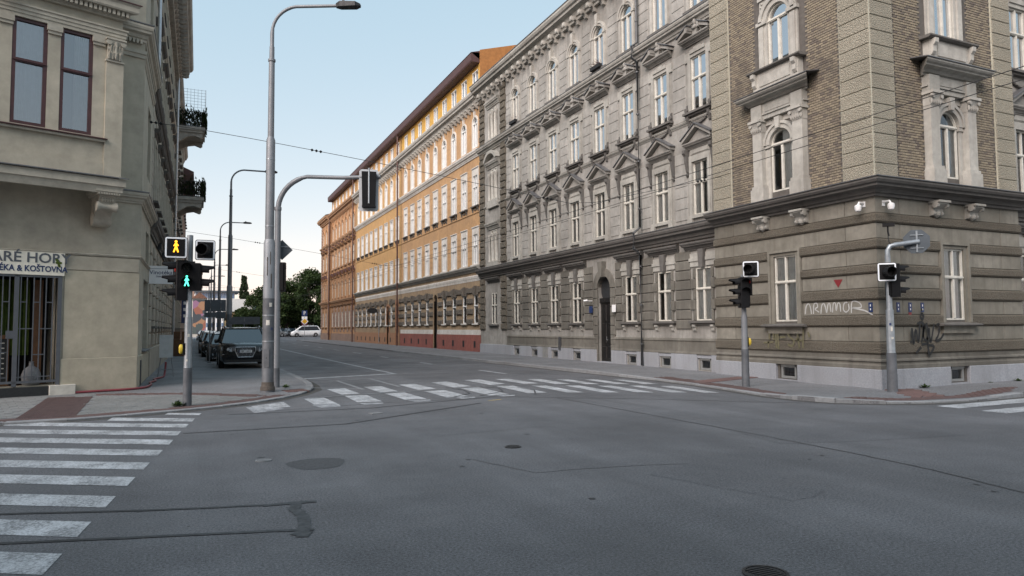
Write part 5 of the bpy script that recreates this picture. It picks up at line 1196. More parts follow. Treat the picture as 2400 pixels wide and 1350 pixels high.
for zb, mesh_guard in ((10.6,False),(15.35,True)):
    y0, y1, pr = -53.6, -50.4, 1.85
    mb = MB(); mb.box(y0,y1,0,pr,zb-.22,zb); mb.box(y0+.08,y1-.08,0,pr-.1,zb-.38,zb-.22); b_ = HK.part('balcony', mb, 'trim_grey', ML3)
    for c in (y0+.35,y1-.35):
        mb = MB(); mb.prof([(0,zb-.38),(1.7,zb-.38),(1.7,zb-.62),(1.58,zb-.72),(1.42,zb-.66),(1.2,zb-.58),(.8,zb-.66),(.3,zb-1.0),(0,zb-1.05)], c-.18, c+.18); mb.lathe([(.03,-.2),(.14,-.19),(.14,.19),(.03,.2)], (c,1.55,zb-.55), 10, 'x'); link('bracket', mb.mesh('bracket','trim_grey'), b_)
    rl = MB()
    for a, b in (((y0+.1,.02),(y0+.1,pr-.08)),((y0+.1,pr-.08),(y1-.1,pr-.08)),((y1-.1,pr-.08),(y1-.1,.02))):
        for z in (zb+.06,zb+.55,zb+1.05): rl.tube([(a[0],a[1],z),(b[0],b[1],z)], .025, 5)
        n = 14
        for t in range(n+1):
            x, y = a[0]+(b[0]-a[0])*t/n, a[1]+(b[1]-a[1])*t/n; rl.tube([(x,y,zb),(x,y,zb+1.05)], .016, 4)
            if t < n: x2, y2 = a[0]+(b[0]-a[0])*(t+1)/n, a[1]+(b[1]-a[1])*(t+1)/n; rl.tube([(x,y,zb+.1),(x2,y2,zb+.5)], .012, 4); rl.tube([(x2,y2,zb+.1),(x,y,zb+.5)], .012, 4); rl.tube([(x,y,zb+.6),(x2,y2,zb+1.0)], .012, 4); rl.tube([(x2,y2,zb+.6),(x,y,zb+1.0)], .012, 4)
    link('railing', rl.mesh('railing','iron',fix=False), b_)
    pl = MB()
    for _ in range(900):
        e_ = random.random(); x, y = (y1-.15+random.uniform(-.1,.1), random.uniform(.1,pr-.1)) if e_ < .5 else (random.uniform(y0,y1), pr-.15+random.uniform(-.1,.2)); z = zb+random.uniform(.15,1.0+.5*(random.random()**3)); s_ = .10
        pl.add([(x-s_,y,z),(x+s_,y+random.uniform(-s_,s_),z+s_),(x,y+s_,z-s_)], [(0,1,2)])
    link('balcony_plants', pl.mesh('balcony_plants','weed',fix=False), b_)
    if mesh_guard:
        gm = MB()
        for t in range(9): gm.tube([(y1-.1,.05+t*.22,zb+1.05),(y1-.1,.05+t*.22,zb+2.6)], .009, 4)
        for t in range(8): gm.tube([(y1-.1,.02,zb+1.15+t*.2),(y1-.1,1.85,zb+1.15+t*.2)], .009, 4)
        for t in range(15): gm.tube([(y1-.1-t*.21,1.86,zb+1.05),(y1-.1-t*.21,1.86,zb+2.6)], .009, 4)
        for t in range(8): gm.tube([(y0+.1,1.86,zb+1.15+t*.2),(y1-.1,1.86,zb+1.15+t*.2)], .009, 4)
        link('trellis', gm.mesh('trellis','galv',fix=False), b_)
# farther left houses
for nm, lab, y0, y1, ht, m_, over, ro in (('brown_eaved_house','distant left house with dark brown projecting eave, behind the balconies',74,96,17.2,'salmon_base',1.0,'roof_brown'),('distant_left_house','pale narrow house at the far end of the left pavement',96,130,13,'trim_light',.5,'roof_tile')):
    Hx = House(nm, lab, (-1.7,y0,0)); cc = [-(y0+1.6+2.5*i) for i in range(int((y1-y0-1.5)/2.5))]
    hs = [(c-.5,c+.5,z,z+2) for c in cc for z in (1.9,6.3,10.2,14.2) if z+2.6 < ht]
    wall(Hx, ML3, -y1, -y0, -.3, ht, hs, m_); body(Hx, ML3, -y1, -y0, -.3, ht, 9)
    for h in hs: WLL.place(Hx, ML3 @ Matrix.Translation(((h[0]+h[1])/2,0,h[2])), slm, ('full','curtain_grey'))
    mb = MB(); mb.prof([(-.1,ht-.4),(over,ht-.25),(over,ht),(-.1,ht)], -y1, -y0); Hx.part('eave', mb, ro, ML3); mb = MB(); mitre(mb, cprof(5.1,5.6,.3), -y1, -y0); Hx.part('belt_cornice', mb, 'trim_dark', ML3); mb = MB(); mb.prof([(over,ht+.01),(-4,ht+2.2),(-9,ht+.01)], -y1, -y0); Hx.part('roof', mb, ro, ML3)
# roofs of the left row
mb = MB(); mb.prof([(1.05,18.88),(-4,19.6),(-9,18.88)], -49, -27.2); HL.part('roof', mb, 'roof_tile', ML2); mb = MB(); mb.prof([(.45,18.72),(-4,19.5),(-9,18.7)], -74, -49); HK.part('roof', mb, 'roof_tile', ML3)
mb = MB(); mb.flat([(-1.0,22.2),(-6.6,20.3),(-12,27.2),(-1.0,27.2)], 18.6, 19.0); HB.part('roof', mb, 'zinc')

# unseen houses added behind the camera to shade the street and fill pane reflections
for nm, lab, Mx, wdt, dep, ht, m_ in (('added_unseen_house','unseen house behind the viewer on the left, added to shade the street and show in panes',frame(-10.5,1.0,0,1,0),34,14,20,'beige_left'),('added_unseen_house','unseen house behind the viewer on the right, added for shade and pane reflections',frame(15.0,-5.0,0,0,1),-30,14,11.5,'stucco_grey')):
    Hq = House(nm, lab, tuple(Mx.translation)); a, b = (0.,wdt) if wdt > 0 else (wdt,0.); cc = [a+1.8+2.5*i for i in range(int((b-a-2)/2.5))]
    hs = [(c-.5,c+.5,z,z+2.1) for c in cc for z in (1.9,6.0,10,14) if z+2.5 < ht-.9]
    wall(Hq, Mx, a, b, -.3, ht, hs, m_); body(Hq, Mx, a, b, -.3, ht, dep)
    for h in hs: WLL.place(Hq, Mx @ Matrix.Translation(((h[0]+h[1])/2,0,h[2])), slm, ('full','curtain_grey'))
    for z0, z1, p in ((5.1,5.6,.35),(ht-.9,ht,.7)): mb = MB(); mitre(mb, cprof(z0,z1,p), a, b); Hq.part('belt_cornice', mb, 'trim_grey', Mx)
    mb = MB(); mb.prof([(.7,ht+.06),(-dep/2,ht+3),(-dep,ht+.06)], a, b); Hq.part('roof', mb, 'roof_tile', Mx); mb = MB(); mb.box(a,a+.02,-dep,-.01,-.3,ht); mb.box(b-.02,b,-dep,-.01,-.3,ht); Hq.part('side_wall', mb, m_, Mx)

# ------------------------------------------------------------------ street furniture
RX = Vector((cos(YAW), -sin(YAW), 0))                    # image right, in the plane of the ground
def arc_pts(c, r, a0, a1, n, ex_, up_=Vector((0,0,1))): return [c+ex_*(r*cos(a0+(a1-a0)*i/n))+up_*(r*sin(a0+(a1-a0)*i/n)) for i in range(n+1)]
def lamp_post(x, y, label, group, z0=.1, near=False, dirv=RX):
    t = thing('street_lamp', label, 'street lamp', (x,y,z0), 0, group); n = 16 if near else 8
    link('post_base', MB().lathe([(.195,-.1),(.185,.06),(.156,.12),(.153,2.48)], n=n).mesh('post_base','metal_post_dark',True), t)
    link('post_lower', MB().lathe([(.153,2.482),(.15,4.0),(.122,4.1)], n=n).mesh('post_lower','metal_post_light',True), t)
    link('post_middle', MB().lathe([(.12,4.09),(.117,6.86),(.085,6.95)], n=n).mesh('post_middle','metal_post',True), t)
    mb = MB().lathe([(.085,6.94),(.078,9.1)], n=n); mb.lathe([(.10,9.08),(.10,9.14)], n=n); mb.lathe([(.068,9.14),(.065,9.5)], n=n); link('post_upper', mb.mesh('post_upper','metal_post',True), t)
    if near:
        vd = Matrix.Rotation(-.35, 4, 'Z'); o = link('access_door', MB().box(-.07,.07,-.160,-.145,.62,1.12).mesh('access_door','metal_post_dark'), t, vd); link('lock', MB().disc(.0,.87,.014,-.168,-.160,8).mesh('lock','iron'), o)
        for zz, rr_ in ((1.3,.160),(2.0,.159),(4.45,.123),(6.3,.121)): link('band_clamp', MB().lathe([(rr_,zz),(rr_,zz+.035)], n=n).mesh('band_clamp','galv'), t)
        for zz, an, w_, h2, m_ in ((1.75,-.2,.10,.14,'sticker'),(1.62,.5,.07,.07,'sign_blue'),(2.25,.25,.08,.11,'sticker'),(3.1,-.4,.025,.5,'rust'),(3.4,.1,.02,.35,'rust'),(2.75,.3,.03,.4,'rust')):
            q = MB()
            for k in range(4):
                a0, a1 = -pi/2+an+(k/4-.5)*w_/.166, -pi/2+an+((k+1)/4-.5)*w_/.166; R2 = .1565
                q.add([(R2*cos(a0),R2*sin(a0),zz),(R2*cos(a1),R2*sin(a1),zz),(R2*cos(a1),R2*sin(a1),zz+h2),(R2*cos(a0),R2*sin(a0),zz+h2)], [(0,1,2,3)])
            link('sticker' if m_ != 'rust' else 'rust_streak', q.mesh('sticker', m_, fix=False), t)
        link('rust_collar', MB().lathe([(.20,.0),(.19,.07),(.162,.13),(.160,.22)], n=n).mesh('rust_collar','rust',True), t)
    A = [Vector((0,0,9.45)), Vector((0,0,9.9))]+arc_pts(dirv*.75+Vector((0,0,9.9)), .75, pi, pi*.54, 8, dirv)+[dirv*1.85+Vector((0,0,10.66))]
    link('arm', MB().tube(A, [.055]*3+[.045]*(len(A)-3), 10).mesh('arm','metal_post',True), t)
    h = MB(); b = dirv*1.78+Vector((0,0,10.66)); s_ = Vector((-dirv.y,dirv.x,0))
    for (l0,w0,t0,b0),(l1,w1,t1,b1) in zip([(0,.05,.05,-.05),(.12,.12,.09,-.06),(.55,.14,.07,-.05),(.68,.06,.03,-.03)], [(.12,.12,.09,-.06),(.55,.14,.07,-.05),(.68,.06,.03,-.03)]):
        vs = [b+dirv*l+s_*w+Vector((0,0,z)) for l, w_, tt, bb_ in ((l0,w0,t0,b0),(l1,w1,t1,b1)) for w, z in ((-w_,bb_),(w_,bb_),(w_,tt),(-w_,tt))]
        h.add(vs, [(0,1,5,4),(1,2,6,5),(2,3,7,6),(3,0,4,7),(0,3,2,1),(4,5,6,7)])
    h.lathe([(.04,.0),(.04,.08)], tuple(b+dirv*.2+Vector((0,0,.07))), 8); link('luminaire', h.mesh('luminaire','iron'), t)
    return t
lamp_post(1.74, 19.91, 'tall grey street lamp with curved arm, nearest, beside the mast arm signal', 'street lamps along the left kerb', near=True)
for i, yy in enumerate((41.5,62.5,84,105,127)):
    lamp_post(1.55, yy, ['second tall street lamp, rising behind the black parked car','third street lamp along the left row of parked cars','fourth street lamp in the left row','fifth street lamp in the left row','sixth and farthest street lamp in the left row'][i], 'street lamps along the left kerb', dirv=Vector((1,0,0)))

plain('board_grey', (.46,.48,.50), .5)
def sig_head(parent, M, lenses, w=.30, step=.30, d=.20, lit=None, visor=True, plain_=False):
    """signal head: local y = facing; lenses top to bottom; hangs down from z = 0"""
    w *= 1.12; d *= 1.15
    n = len(lenses); hb = MB(); hb.bev(-w/2,w/2,-d,0,-n*step,0,.02); hb.box(-w/2+.03,w/2-.03,-d-.03,-d,-n*step+.05,-.05); hd = link('signal_housing', hb.mesh('signal_housing','signal_black'), parent, M)
    for i, m_ in enumerate(lenses):
        zc = -(i+.5)*step
        link('lens', MB().disc(0, zc, .105, .002, .018, 16).mesh('lens', m_), hd)
        if visor:
            v = MB(); r = .122; L = .27; k = 12; vs = []; fs = []
            for j in range(k+1):
                a = -.35+(pi+.7)*j/k; Lj = L if .2 < j/k < .8 else L*.55
                vs += [(r*cos(a),0,zc+r*sin(a)),(r*cos(a),Lj,zc+r*sin(a)*.92-.01),((r-.006)*cos(a),0,zc+(r-.006)*sin(a)),((r-.006)*cos(a),Lj,zc+(r-.006)*sin(a)*.92-.01)]
            for j in range(k): fs += [(4*j,4*j+1,4*j+5,4*j+4),(4*j+2,4*j+6,4*j+7,4*j+3),(4*j+1,4*j+3,4*j+7,4*j+5)]
            v.add(vs, fs); link('visor', v.mesh('visor','signal_black',fix=False), hd)
    return hd
def walking_man(parent, M, s, mat, name='walking_figure'):
    P = [(-.0,.30,.055)]; mb = MB(); mb.disc(0, .33*s, .07*s, 0, .006, 10)
    for pl in ([(-.05,.24),(.06,.24),(.05,.02),(-.06,.02)],[(.05,.23),(.13,.10),(.10,.05),(.03,.17)],[(-.05,.23),(-.14,.12),(-.11,.07),(-.03,.17)],[(.05,.04),(.15,-.26),(.08,-.28),(-.02,0)],[(-.06,.04),(-.15,-.26),(-.08,-.28),(.02,0)]): mb.prism([(x*s,z*s) for x,z in pl], 0, .006)
    return link(name, mb.mesh(name, mat), parent, M)
def board(parent, M, w, h, fig=None, hood=False):
    b = .036; rb = MB()
    def rr(a, c, r, k=4): return [(sx*(a-r)+r*cos(t0+pi/2*i/k), sz*(c-r)+r*sin(t0+pi/2*i/k)) for sx, sz, t0 in ((1,1,0),(-1,1,pi/2),(-1,-1,pi),(1,-1,3*pi/2)) for i in range(k+1)]
    o = link('backboard', MB().prism(rr(w/2+.012,h/2+.012,.05), -.02, 0).mesh('backboard','signal_black'), parent, M)
    link('white_border', MB().prism(rr(w/2,h/2,.045), .0, .006).mesh('white_border','backboard_white'), o)
    link('dark_panel', MB().box(-w/2+b,w/2-b,.006,.012,-h/2+b,h/2-b).mesh('dark_panel','signal_black'), o)
    if hood:
        v = MB(); v.lathe([(.13,.012),(.13,.24),(.12,.24),(.12,.02)], n=14, axis='y'); link('hood', v.mesh('hood','signal_black'), o, Matrix.Rotation(-.35 if hood > 0 else .35, 4, 'Z'))
    if fig: walking_man(o, Matrix.Translation((0,.014,0)), .40, fig)
    return o
def post(t, prof, mats, n=14):
    for i, ((z0,r0),(z1,r1)) in enumerate(prof): link('post_sleeve' if i == 0 else 'post', MB().lathe([(r0*1.04,z0),(r0,z0+.02),(r1,z1)], n=n).mesh('post', mats[i], True), t)
def dress_post(t, r, spots):
    for zz, an, w_, h2, m_ in spots:
        q = MB()
        for k in range(4):
            a0, a1 = -pi/2+an+(k/4-.5)*w_/r, -pi/2+an+((k+1)/4-.5)*w_/r; R2 = r+.003
            q.add([(R2*cos(a0),R2*sin(a0),zz),(R2*cos(a1),R2*sin(a1),zz),(R2*cos(a1),R2*sin(a1),zz+h2),(R2*cos(a0),R2*sin(a0),zz+h2)], [(0,1,2,3)])
        link('sticker', q.mesh('sticker', m_, fix=False), t)
def push_box(t, M):
    mb = MB(); mb.lathe([(.02,-.02),(.07,0),(.075,.05),(.05,.085),(.0,.09)], n=14, axis='y'); mb.v = [(x*.75,y*.8,z*1.5) for x,y,z in mb.v]; o = link('push_button', mb.mesh('push_button','yellow_box',True), t, M); link('button_plate', MB().box(-.05,.05,-.06,-.01,-.13,.13).mesh('button_plate','signal_black'), o)
FC = lambda dx, dy, z, N: frame(dx, dy, z, N[0], N[1])
NC = (0,-1)
t = thing('pedestrian_signal', 'galvanised signal post with green and amber walking figures by the left zebra', 'traffic light', (-.2,17.28,zl(-.2,17.28)))
post(t, [((0,.095),(.86,.092)),((.86,.084),(2.0,.078)),((2.0,.066),(3.86,.064))], ['metal_post_dark','galv','galv'])
board(t, FC(-.285,-.14,3.555,NC), .44, .46, 'amber'); board(t, FC(.315,-.14,3.52,NC), .40, .44, None, 1)
h = sig_head(t, FC(-.055,-.10,3.26,NC), ['lens_dark','lens_off'], .30, .31, .2)
o = link('lit_lens', MB().disc(0,-.465,.10,.018,.022,16).mesh('lit_lens','lens_dark'), h); walking_man(o, Matrix.Translation((0,.024,-.47)), .36, 'green')
sig_head(t, FC(-.29,.05,3.28,(-1,-.12)), ['red_glow','lens_dark','lens_dark'], .28, .30, .2); sig_head(t, FC(.25,.0,3.22,(1,-.1)), ['lens_dark','lens_dark'], .28, .31, .2)
link('yellow_plate', MB().box(-.07,.07,-.01,.01,-.06,.06).mesh('yellow_plate','yellow_box'), t, FC(-.14,-.06,2.52,NC)); push_box(t, FC(-.12,-.02,1.28,(-1,-.1)))
dress_post(t, .083, ((1.55,.1,.05,.07,'sticker'),(1.0,-.3,.04,.05,'sticker')))
for zz in (3.1,2.75): link('clamp', MB().box(-.3,.3,-.03,.03,-.02,.02).mesh('clamp','signal_black'), t, Matrix.Translation((0,0,zz)))
t = thing('traffic_signal', 'dark signal post with white bordered board, left of the graffiti on the grey corner', 'traffic light', (14.01,15.06,zr(14.01,15.06)))
NV = (-.68,-.73); NLft = (-.911,.413); NRgt = (.911,-.413)
post(t, [((0,.105),(1.05,.10)),((1.05,.088),(2.0,.082)),((2.0,.066),(3.15,.064))], ['metal_post_dark','metal_post','metal_post'])
board(t, FC(.10,-.20,3.29,NV), .42, .44, None, 1); sig_head(t, FC(-.17,-.02,3.06,NLft), ['lens_dark']*3, .28, .285, .2); h = sig_head(t, FC(-.02,-.14,3.05,NV), ['red_glow','lens_dark'], .28, .25, .18, visor=True); push_box(t, FC(.10,-.04,1.25,NRgt))
t = thing('traffic_signal', 'grey signal post with stop sign seen from behind, at the grey house corner', 'traffic light', (16.18,12.18,zr(16.18,12.18)))
post(t, [((0,.125),(1.0,.115)),((1.0,.10),(2.1,.092)),((2.1,.07),(3.5,.066))], ['metal_post_dark','galv','galv'])
Dv = Vector((.911,-.413,.0)); link('arm', MB().tube([Vector((0,0,3.45)), Vector((0,0,3.62)), Dv*.07+Vector((0,0,3.74)), Dv*.2+Vector((0,0,3.78)), Dv*.82+Vector((0,0,3.86))], .06, 10).mesh('arm','galv',True), t)
dress_post(t, .102, ((1.55,-.6,.05,.12,'sticker'),(1.35,-.5,.06,.05,'sticker'),(1.7,-.9,.05,.06,'sign_blue')))
NB = (.68,.73); Mo = FC(.72,-.30,3.86,NB)
o = link('stop_sign', MB().prism([(.33*cos(pi/8+pi/4*k), .33*sin(pi/8+pi/4*k)) for k in range(8)], 0, .012).mesh('stop_sign','sign_back'), t, Mo); mb = MB(); mb.box(-.02,.02,-.03,0,-.28,.28); mb.box(-.15,.15,-.025,0,.16,.18); mb.box(-.15,.15,-.025,0,-.18,-.16); link('sign_bracket', mb.mesh('sign_bracket','galv'), o)
link('sign_face', MB().prism([(.32*cos(pi/8+pi/4*k), .32*sin(pi/8+pi/4*k)) for k in range(8)], .012, .016).mesh('sign_face','sign_red'), o); text('STOP', .22, 'sign_white', Matrix.Translation((0,.018,0)), o)
board(t, FC(-.18,-.10,3.06,NV), .42, .46, None, -1); sig_head(t, FC(.20,-.10,3.28,NRgt), ['lens_dark']*3, .28, .285, .2)
cm = MB(); cm.box(-.05,.05,-.12,.16,-.05,.04); cm.tube([(0,0,-.05),(0,0,-.18),(0,.02,-.3)], .02, 6); link('camera', cm.mesh('camera','signal_black'), t, FC(.02,-.02,4.3,(.6,-.8)))
link('cable', MB().tube([(.02,-.02,4.0),(.04,-.03,3.85),(.12,-.06,3.72)], .012, 5).mesh('cable','cable'), t)
# mast arm
t = thing('mast_arm_signal', 'signal mast with curved arm over the road, its signal seen from behind', 'traffic light', (2.07,21.12,zl(2.07,21.12)))
post(t, [((0,.105),(.55,.10)),((.55,.098),(5.2,.085))], ['metal_post_dark','metal_post'])
mb = MB().lathe([(.10,5.15),(.10,5.24)], n=12); A = [Vector((0,0,5.2))]+arc_pts(RX*1.0+Vector((0,0,5.15)), 1.0, pi*.97, pi*.55, 9, RX)+[RX*1.9+Vector((0,0,6.10)), RX*3.0+Vector((0,0,6.12))]
mb.tube(A, [.075]*9+[.06]*(len(A)-9), 12); link('arm', mb.mesh('arm','metal_post',True), t)
Ms = Matrix.Translation(RX*2.66) @ frame(0,0,5.72,.217,.976)
def rr2(a, c, r, k=4): return [(sx*(a-r)+r*cos(t0+pi/2*i/k), sz*(c-r)+r*sin(t0+pi/2*i/k)) for sx, sz, t0 in ((1,1,0),(-1,1,pi/2),(-1,-1,pi),(1,-1,3*pi/2)) for i in range(k+1)]
bo = link('backboard', MB().prism(rr2(.28,.62,.09), 0, .012).mesh('backboard','board_grey'), t, Ms)
mb = MB(); mb.prism([(-.19,-.52),(.19,-.52),(.21,.52),(-.21,.52)], -.2, -.002); mb.box(-.2,.2,-.14,-.002,-.03,.03); mb.box(-.2,.2,-.10,-.002,.46,.50); mb.box(-.2,.2,-.10,-.002,-.5,-.46); link('signal_housing', mb.mesh('signal_housing','signal_black'), t, Ms)
link('hanger', MB().tube([(0,-.2,.62),(0,-.2,-.42)], .025, 8).mesh('hanger','galv'), t, Ms)
for k in range(3):
    link('lens', MB().disc(0,.30-.3*k,.1,.012,.02,14).mesh('lens','lens_dark'), bo)
o = link('priority_sign', MB().prism([(.30,0),(0,.30),(-.30,0),(0,-.30)], 0, .012).mesh('priority_sign','sign_back'), t, frame(.14,.12,4.0,.2,1)); link('sign_rail', MB().box(-.2,.2,-.03,0,.08,.11).mesh('sign_rail','galv'), o)
sig_head(t, frame(.12,.18,3.62,.35,1), ['lens_dark']*3, .28, .285, .2)

# overhead wires
def sag(a, b, s, n=14): a, b = Vector(a), Vector(b); return [a+(b-a)*(i/n)-Vector((0,0,s*4*(i/n)*(1-i/n))) for i in range(n+1)]
def wire(name, label, cat, pts, r=.011, group=None): return tag(link(name, MB().tube(pts, r, 5).mesh(name,'cable'), None), label, cat, group)
for x, y1, lab in ((11.35,110,'overhead contact wire above the lane, nearer the road centre'),(11.95,110,'overhead contact wire above the lane, nearer the right kerb')): wire('contact_wire', lab, 'wire', [Vector((x,-12,5.72)),Vector((x,21,5.60)),Vector((x-.3,45,5.62)),Vector((x-.4,68,5.62)),Vector((x-.5,y1,5.62))], .008, 'trolley contact wires')
def span(yl, yr, zl_, zr_2, zm, label):
    t = thing('span_wire', label, 'wire', (-1.4,yl,zl_), 0, 'span wires across the street'); d = Vector((17.8,yr-yl,0)); P = []
    for i in range(21):
        f = i/20; z = zl_+(zm-zl_)*(f/.72)**1.15 if f < .72 else zm+(zr_2-zm)*((f-.72)/.28); P.append((17.8*f,(yr-yl)*f,z-zl_))
    link('wire', MB().tube(P, .009, 5).mesh('wire','cable'), t)
    for f in (.03,.27,.66,.97):
        a = P[int(f*20)]; b = P[min(20,int(f*20)+1)]; a, b = Vector(a), Vector(b); dd = (b-a).normalized(); mb = MB()
        for k in range(3): mb.tube([a+dd*(k*.13), a+dd*(k*.13+.035), a+dd*(k*.13+.08)], [.015,.05,.015], 6)
        link('insulator', mb.mesh('insulator','signal_black'), t)
span(22.6, 18.56, 7.85, 6.9, 5.75, 'nearest span wire from the beige house to the brick corner')
for i, (y, z) in enumerate(((45,7.6),(68,7.5),(90,7.4))): span(y, y-1, z, 7.0, 5.75, ['second span wire crossing the street','third span wire crossing the street','farthest span wire crossing the street'][i])

# things on the left pavement
t = thing('power_cabinet', 'pale grey electrical cabinet on a steel trestle beside the beige house', 'cabinet', (-1.0,26.9,zl(-1.0,26.9)))
link('box', MB().bev(-.21,.21,-.12,.12,.66,1.44,.015).mesh('box','cabinet'), t)
for s in (-1,1):
    link('leg', MB().tube([(s*.16,0,.66),(s*.25,-.16,0)], .018, 6).mesh('leg','metal_post'), t); link('leg', MB().tube([(s*.16,0,.66),(s*.25,.16,0)], .018, 6).mesh('leg','metal_post'), t)
link('brace', MB().tube([(-.27,-.1,.25),(.27,-.1,.25)], .012, 6).mesh('brace','metal_post'), t)
hp = [(-3.05,21.75),(-2.3,21.92),(-1.7,22.05),(-1.35,22.35),(-1.25,23.2),(-1.32,23.9),(-1.2,24.6),(-1.28,25.3),(-1.12,26.0),(-1.05,26.6)]
PT = [Vector((x,y,zl(x,y)+.035)) for x,y in hp]+[Vector((-1.02,26.85,.35)),Vector((-1.0,26.9,.68))]
PS = []
for i in range(len(PT)-1):
    p0, p1, p2, p3 = PT[max(i-1,0)], PT[i], PT[i+1], PT[min(i+2,len(PT)-1)]
    for k in range(5): u = k/5; PS.append(.5*((2*p1)+(p2-p0)*u+(2*p0-5*p1+4*p2-p3)*u*u+(3*p1-p0-3*p2+p3)*u**3))
tag(link('hose', MB().tube(PS, .032, 8).mesh('hose','hose',True), None), 'red hose lying along the foot of the beige house', 'hose')
t = thing('planter', 'brown wooden planter box by the left wall, farther up the pavement', 'planter', (-.95,47.5,.13)); link('box', MB().bev(-.45,.45,-.6,.6,0,1.0,.02).mesh('box','wood'), t)
for s in (-.25,.2): mb = MB(); mb.box(s-.18,s+.18,-.3,.3,1.0,1.04); mb.box(s-.18,s+.18,.26,.30,1.04,1.5); link('chair_back', mb.mesh('chair_back','wood'), t)
t = thing('vertical_banner', 'dark blue vertical banner with white lettering projecting from the left houses', 'banner', (-1.6,66,2.3)); link('cloth', MB().box(.25,.85,-.02,.02,0,3.9).mesh('cloth','sign_blue'), t); mb = MB(); mb.tube([(0,0,3.85),(.9,0,3.85)], .02, 6); mb.tube([(0,0,.05),(.9,0,.05)], .02, 6); link('bracket', mb.mesh('bracket','iron'), t)
mb = MB()
for k in range(6): mb.box(.40,.70,-.026,-.021,.5+.55*k,.75+.55*k)
kind(link('letters', mb.mesh('letters','sign_white'), t), 'stuff')
def sign_post(name, label, x, y, z0, panels, h, cat='sign', r=.03):
    t = thing(name, label, cat, (x,y,z0)); link('post', MB().lathe([(r,0),(r,h)], n=8).mesh('post','metal_post'), t); link('foot', MB().box(-.09,.09,-.09,.09,-.02,.03).mesh('foot','metal_post_dark'), t)
    for nm, poly, zc, mat, N in panels:
        o = link(nm, MB().prism(poly, .0, .012).mesh(nm, mat), t, frame(0,0,zc,*N))
        mb = MB(); mb.box(-.03,.03,-.04,0,-.12,.12); link('clamp', mb.mesh('clamp','metal_post_dark'), o)
    return t
rc = lambda w, h: [(-w/2,-h/2),(w/2,-h/2),(w/2,h/2),(-w/2,h/2)]
B = (0,1)
sign_post('parking_sign', 'grey rectangular sign seen from behind on a slim post, left of the black car', .52, 37, zl(.5,37), [('panel',rc(.52,.58),2.78,'sign_back',B),('supplement_panel',rc(.52,.24),2.34,'sign_back',B)], 3.05)
sign_post('parking_sign', 'second grey rectangular sign seen from behind, partly hidden by the lamp post', 1.05, 39, zl(.5,39), [('panel',rc(.5,.60),2.86,'sign_back',B),('supplement_panel',rc(.5,.34),2.36,'sign_back',B)], 3.1)
sign_post('direction_sign', 'dark arrow shaped direction board seen from behind above the black car', 2.15, 38, .1, [('panel',[(.75,-.02),(.75,.36),(-.55,.36),(-.88,.05),(-.88,-.02)],1.92,'metal_post_dark',B)], 2.2)
# right side far signs
t = sign_post('parking_sign', 'blue parking sign with no stopping disc under the trees', 16.6, 123, .35, [('panel',rc(.9,.95),4.05,'sign_blue',(0,-1)),('supplement_panel',rc(.9,.5),3.25,'sign_white',(0,-1)),('no_stopping_disc',[(.5*cos(2*pi*k/20),.5*sin(2*pi*k/20)) for k in range(20)],2.4,'sign_blue',(0,-1))], 4.5)
text('P', .8, 'sign_white', frame(0,-.02,4.05,0,-1), t)
mb = MB(); mb.ring(0,0,.40,.50,.013,.02,0,2*pi,20); link('disc_rim', mb.mesh('disc_rim','sign_red'), t, frame(0,0,2.4,0,-1)); mb = MB(); 
t = sign_post('priority_road_sign', 'yellow and white diamond priority road sign on the far right kerb', 14.6, 108, .1, [('panel',[(.56,0),(0,.56),(-.56,0),(0,-.56)],2.75,'sign_white',(0,-1))], 2.6); link('yellow_diamond', MB().prism([(.40,0),(0,.40),(-.40,0),(0,-.40)], .012, .018).mesh('yellow_diamond','sign_yellow'), t, frame(0,0,2.75,0,-1))
t = thing('utility_pole', 'slim grey utility pole standing among the dark trees', 'pole', (17.2,127,.3)); link('pole', MB().lathe([(.12,0),(.09,9.5)], n=8).mesh('pole','galv'), t); link('crossarm', MB().box(-.5,.5,-.05,.05,9.2,9.35).mesh('crossarm','galv'), t)
# street name plates, cameras and graffiti on the grey corner: parts of that house
for M_, spots in ((MFA,[(-2.95,2.22)]),(MFB,[(2.42,2.22),(1.94,2.22),(1.44,2.22)])):
    for x, z in spots: o = HG.part('number_plate', MB().box(x-.06,x+.06,.03,.045,z-.13,z+.13), 'sign_blue', M_); link('digits', MB().box(x-.012,x+.012,.046,.049,z-.08,z-.03).box(x-.012,x+.012,.046,.049,z+.02,z+.08).mesh('digits','sign_white'), o)
HG.part('number_plate', MB().box(1.90,2.0,.03,.045,1.92,2.08), 'sign_red', MFB); HG.part('red_triangle', MB().prism([(-1.94-.15,3.03),(-1.94+.15,3.03),(-1.94,2.80)], .031, .040), 'sign_red', MFA)
for M_, x in ((MFA,-2.85),(MFB,2.85)):
    mb = MB(); mb.box(x-.05,x+.05,.0,.05,4.95,5.1); mb.tube([(x,.04,5.06),(x,.22,5.06),(x,.26,4.98)], .03, 8); o = HG.part('dome_camera', mb, 'cctv_white', M_); link('dome', MB().lathe([(.02,4.80),(.07,4.83),(.09,4.90),(.09,4.97),(.05,5.0)], (x,.26,0), 12).mesh('dome','cctv_white',True), o)
mb = MB(); mb.tube([(DOOR+1.0,.05,2.95),(DOOR+1.0,.32,2.95)], .02, 6); o = HG.part('bullet_camera', mb, 'cctv_white', MA); link('camera_body', MB().tube([(DOOR+1.0,.30,2.98),(DOOR+1.1,.45,2.95)], .04, 8).mesh('camera_body','cctv_white'), o)
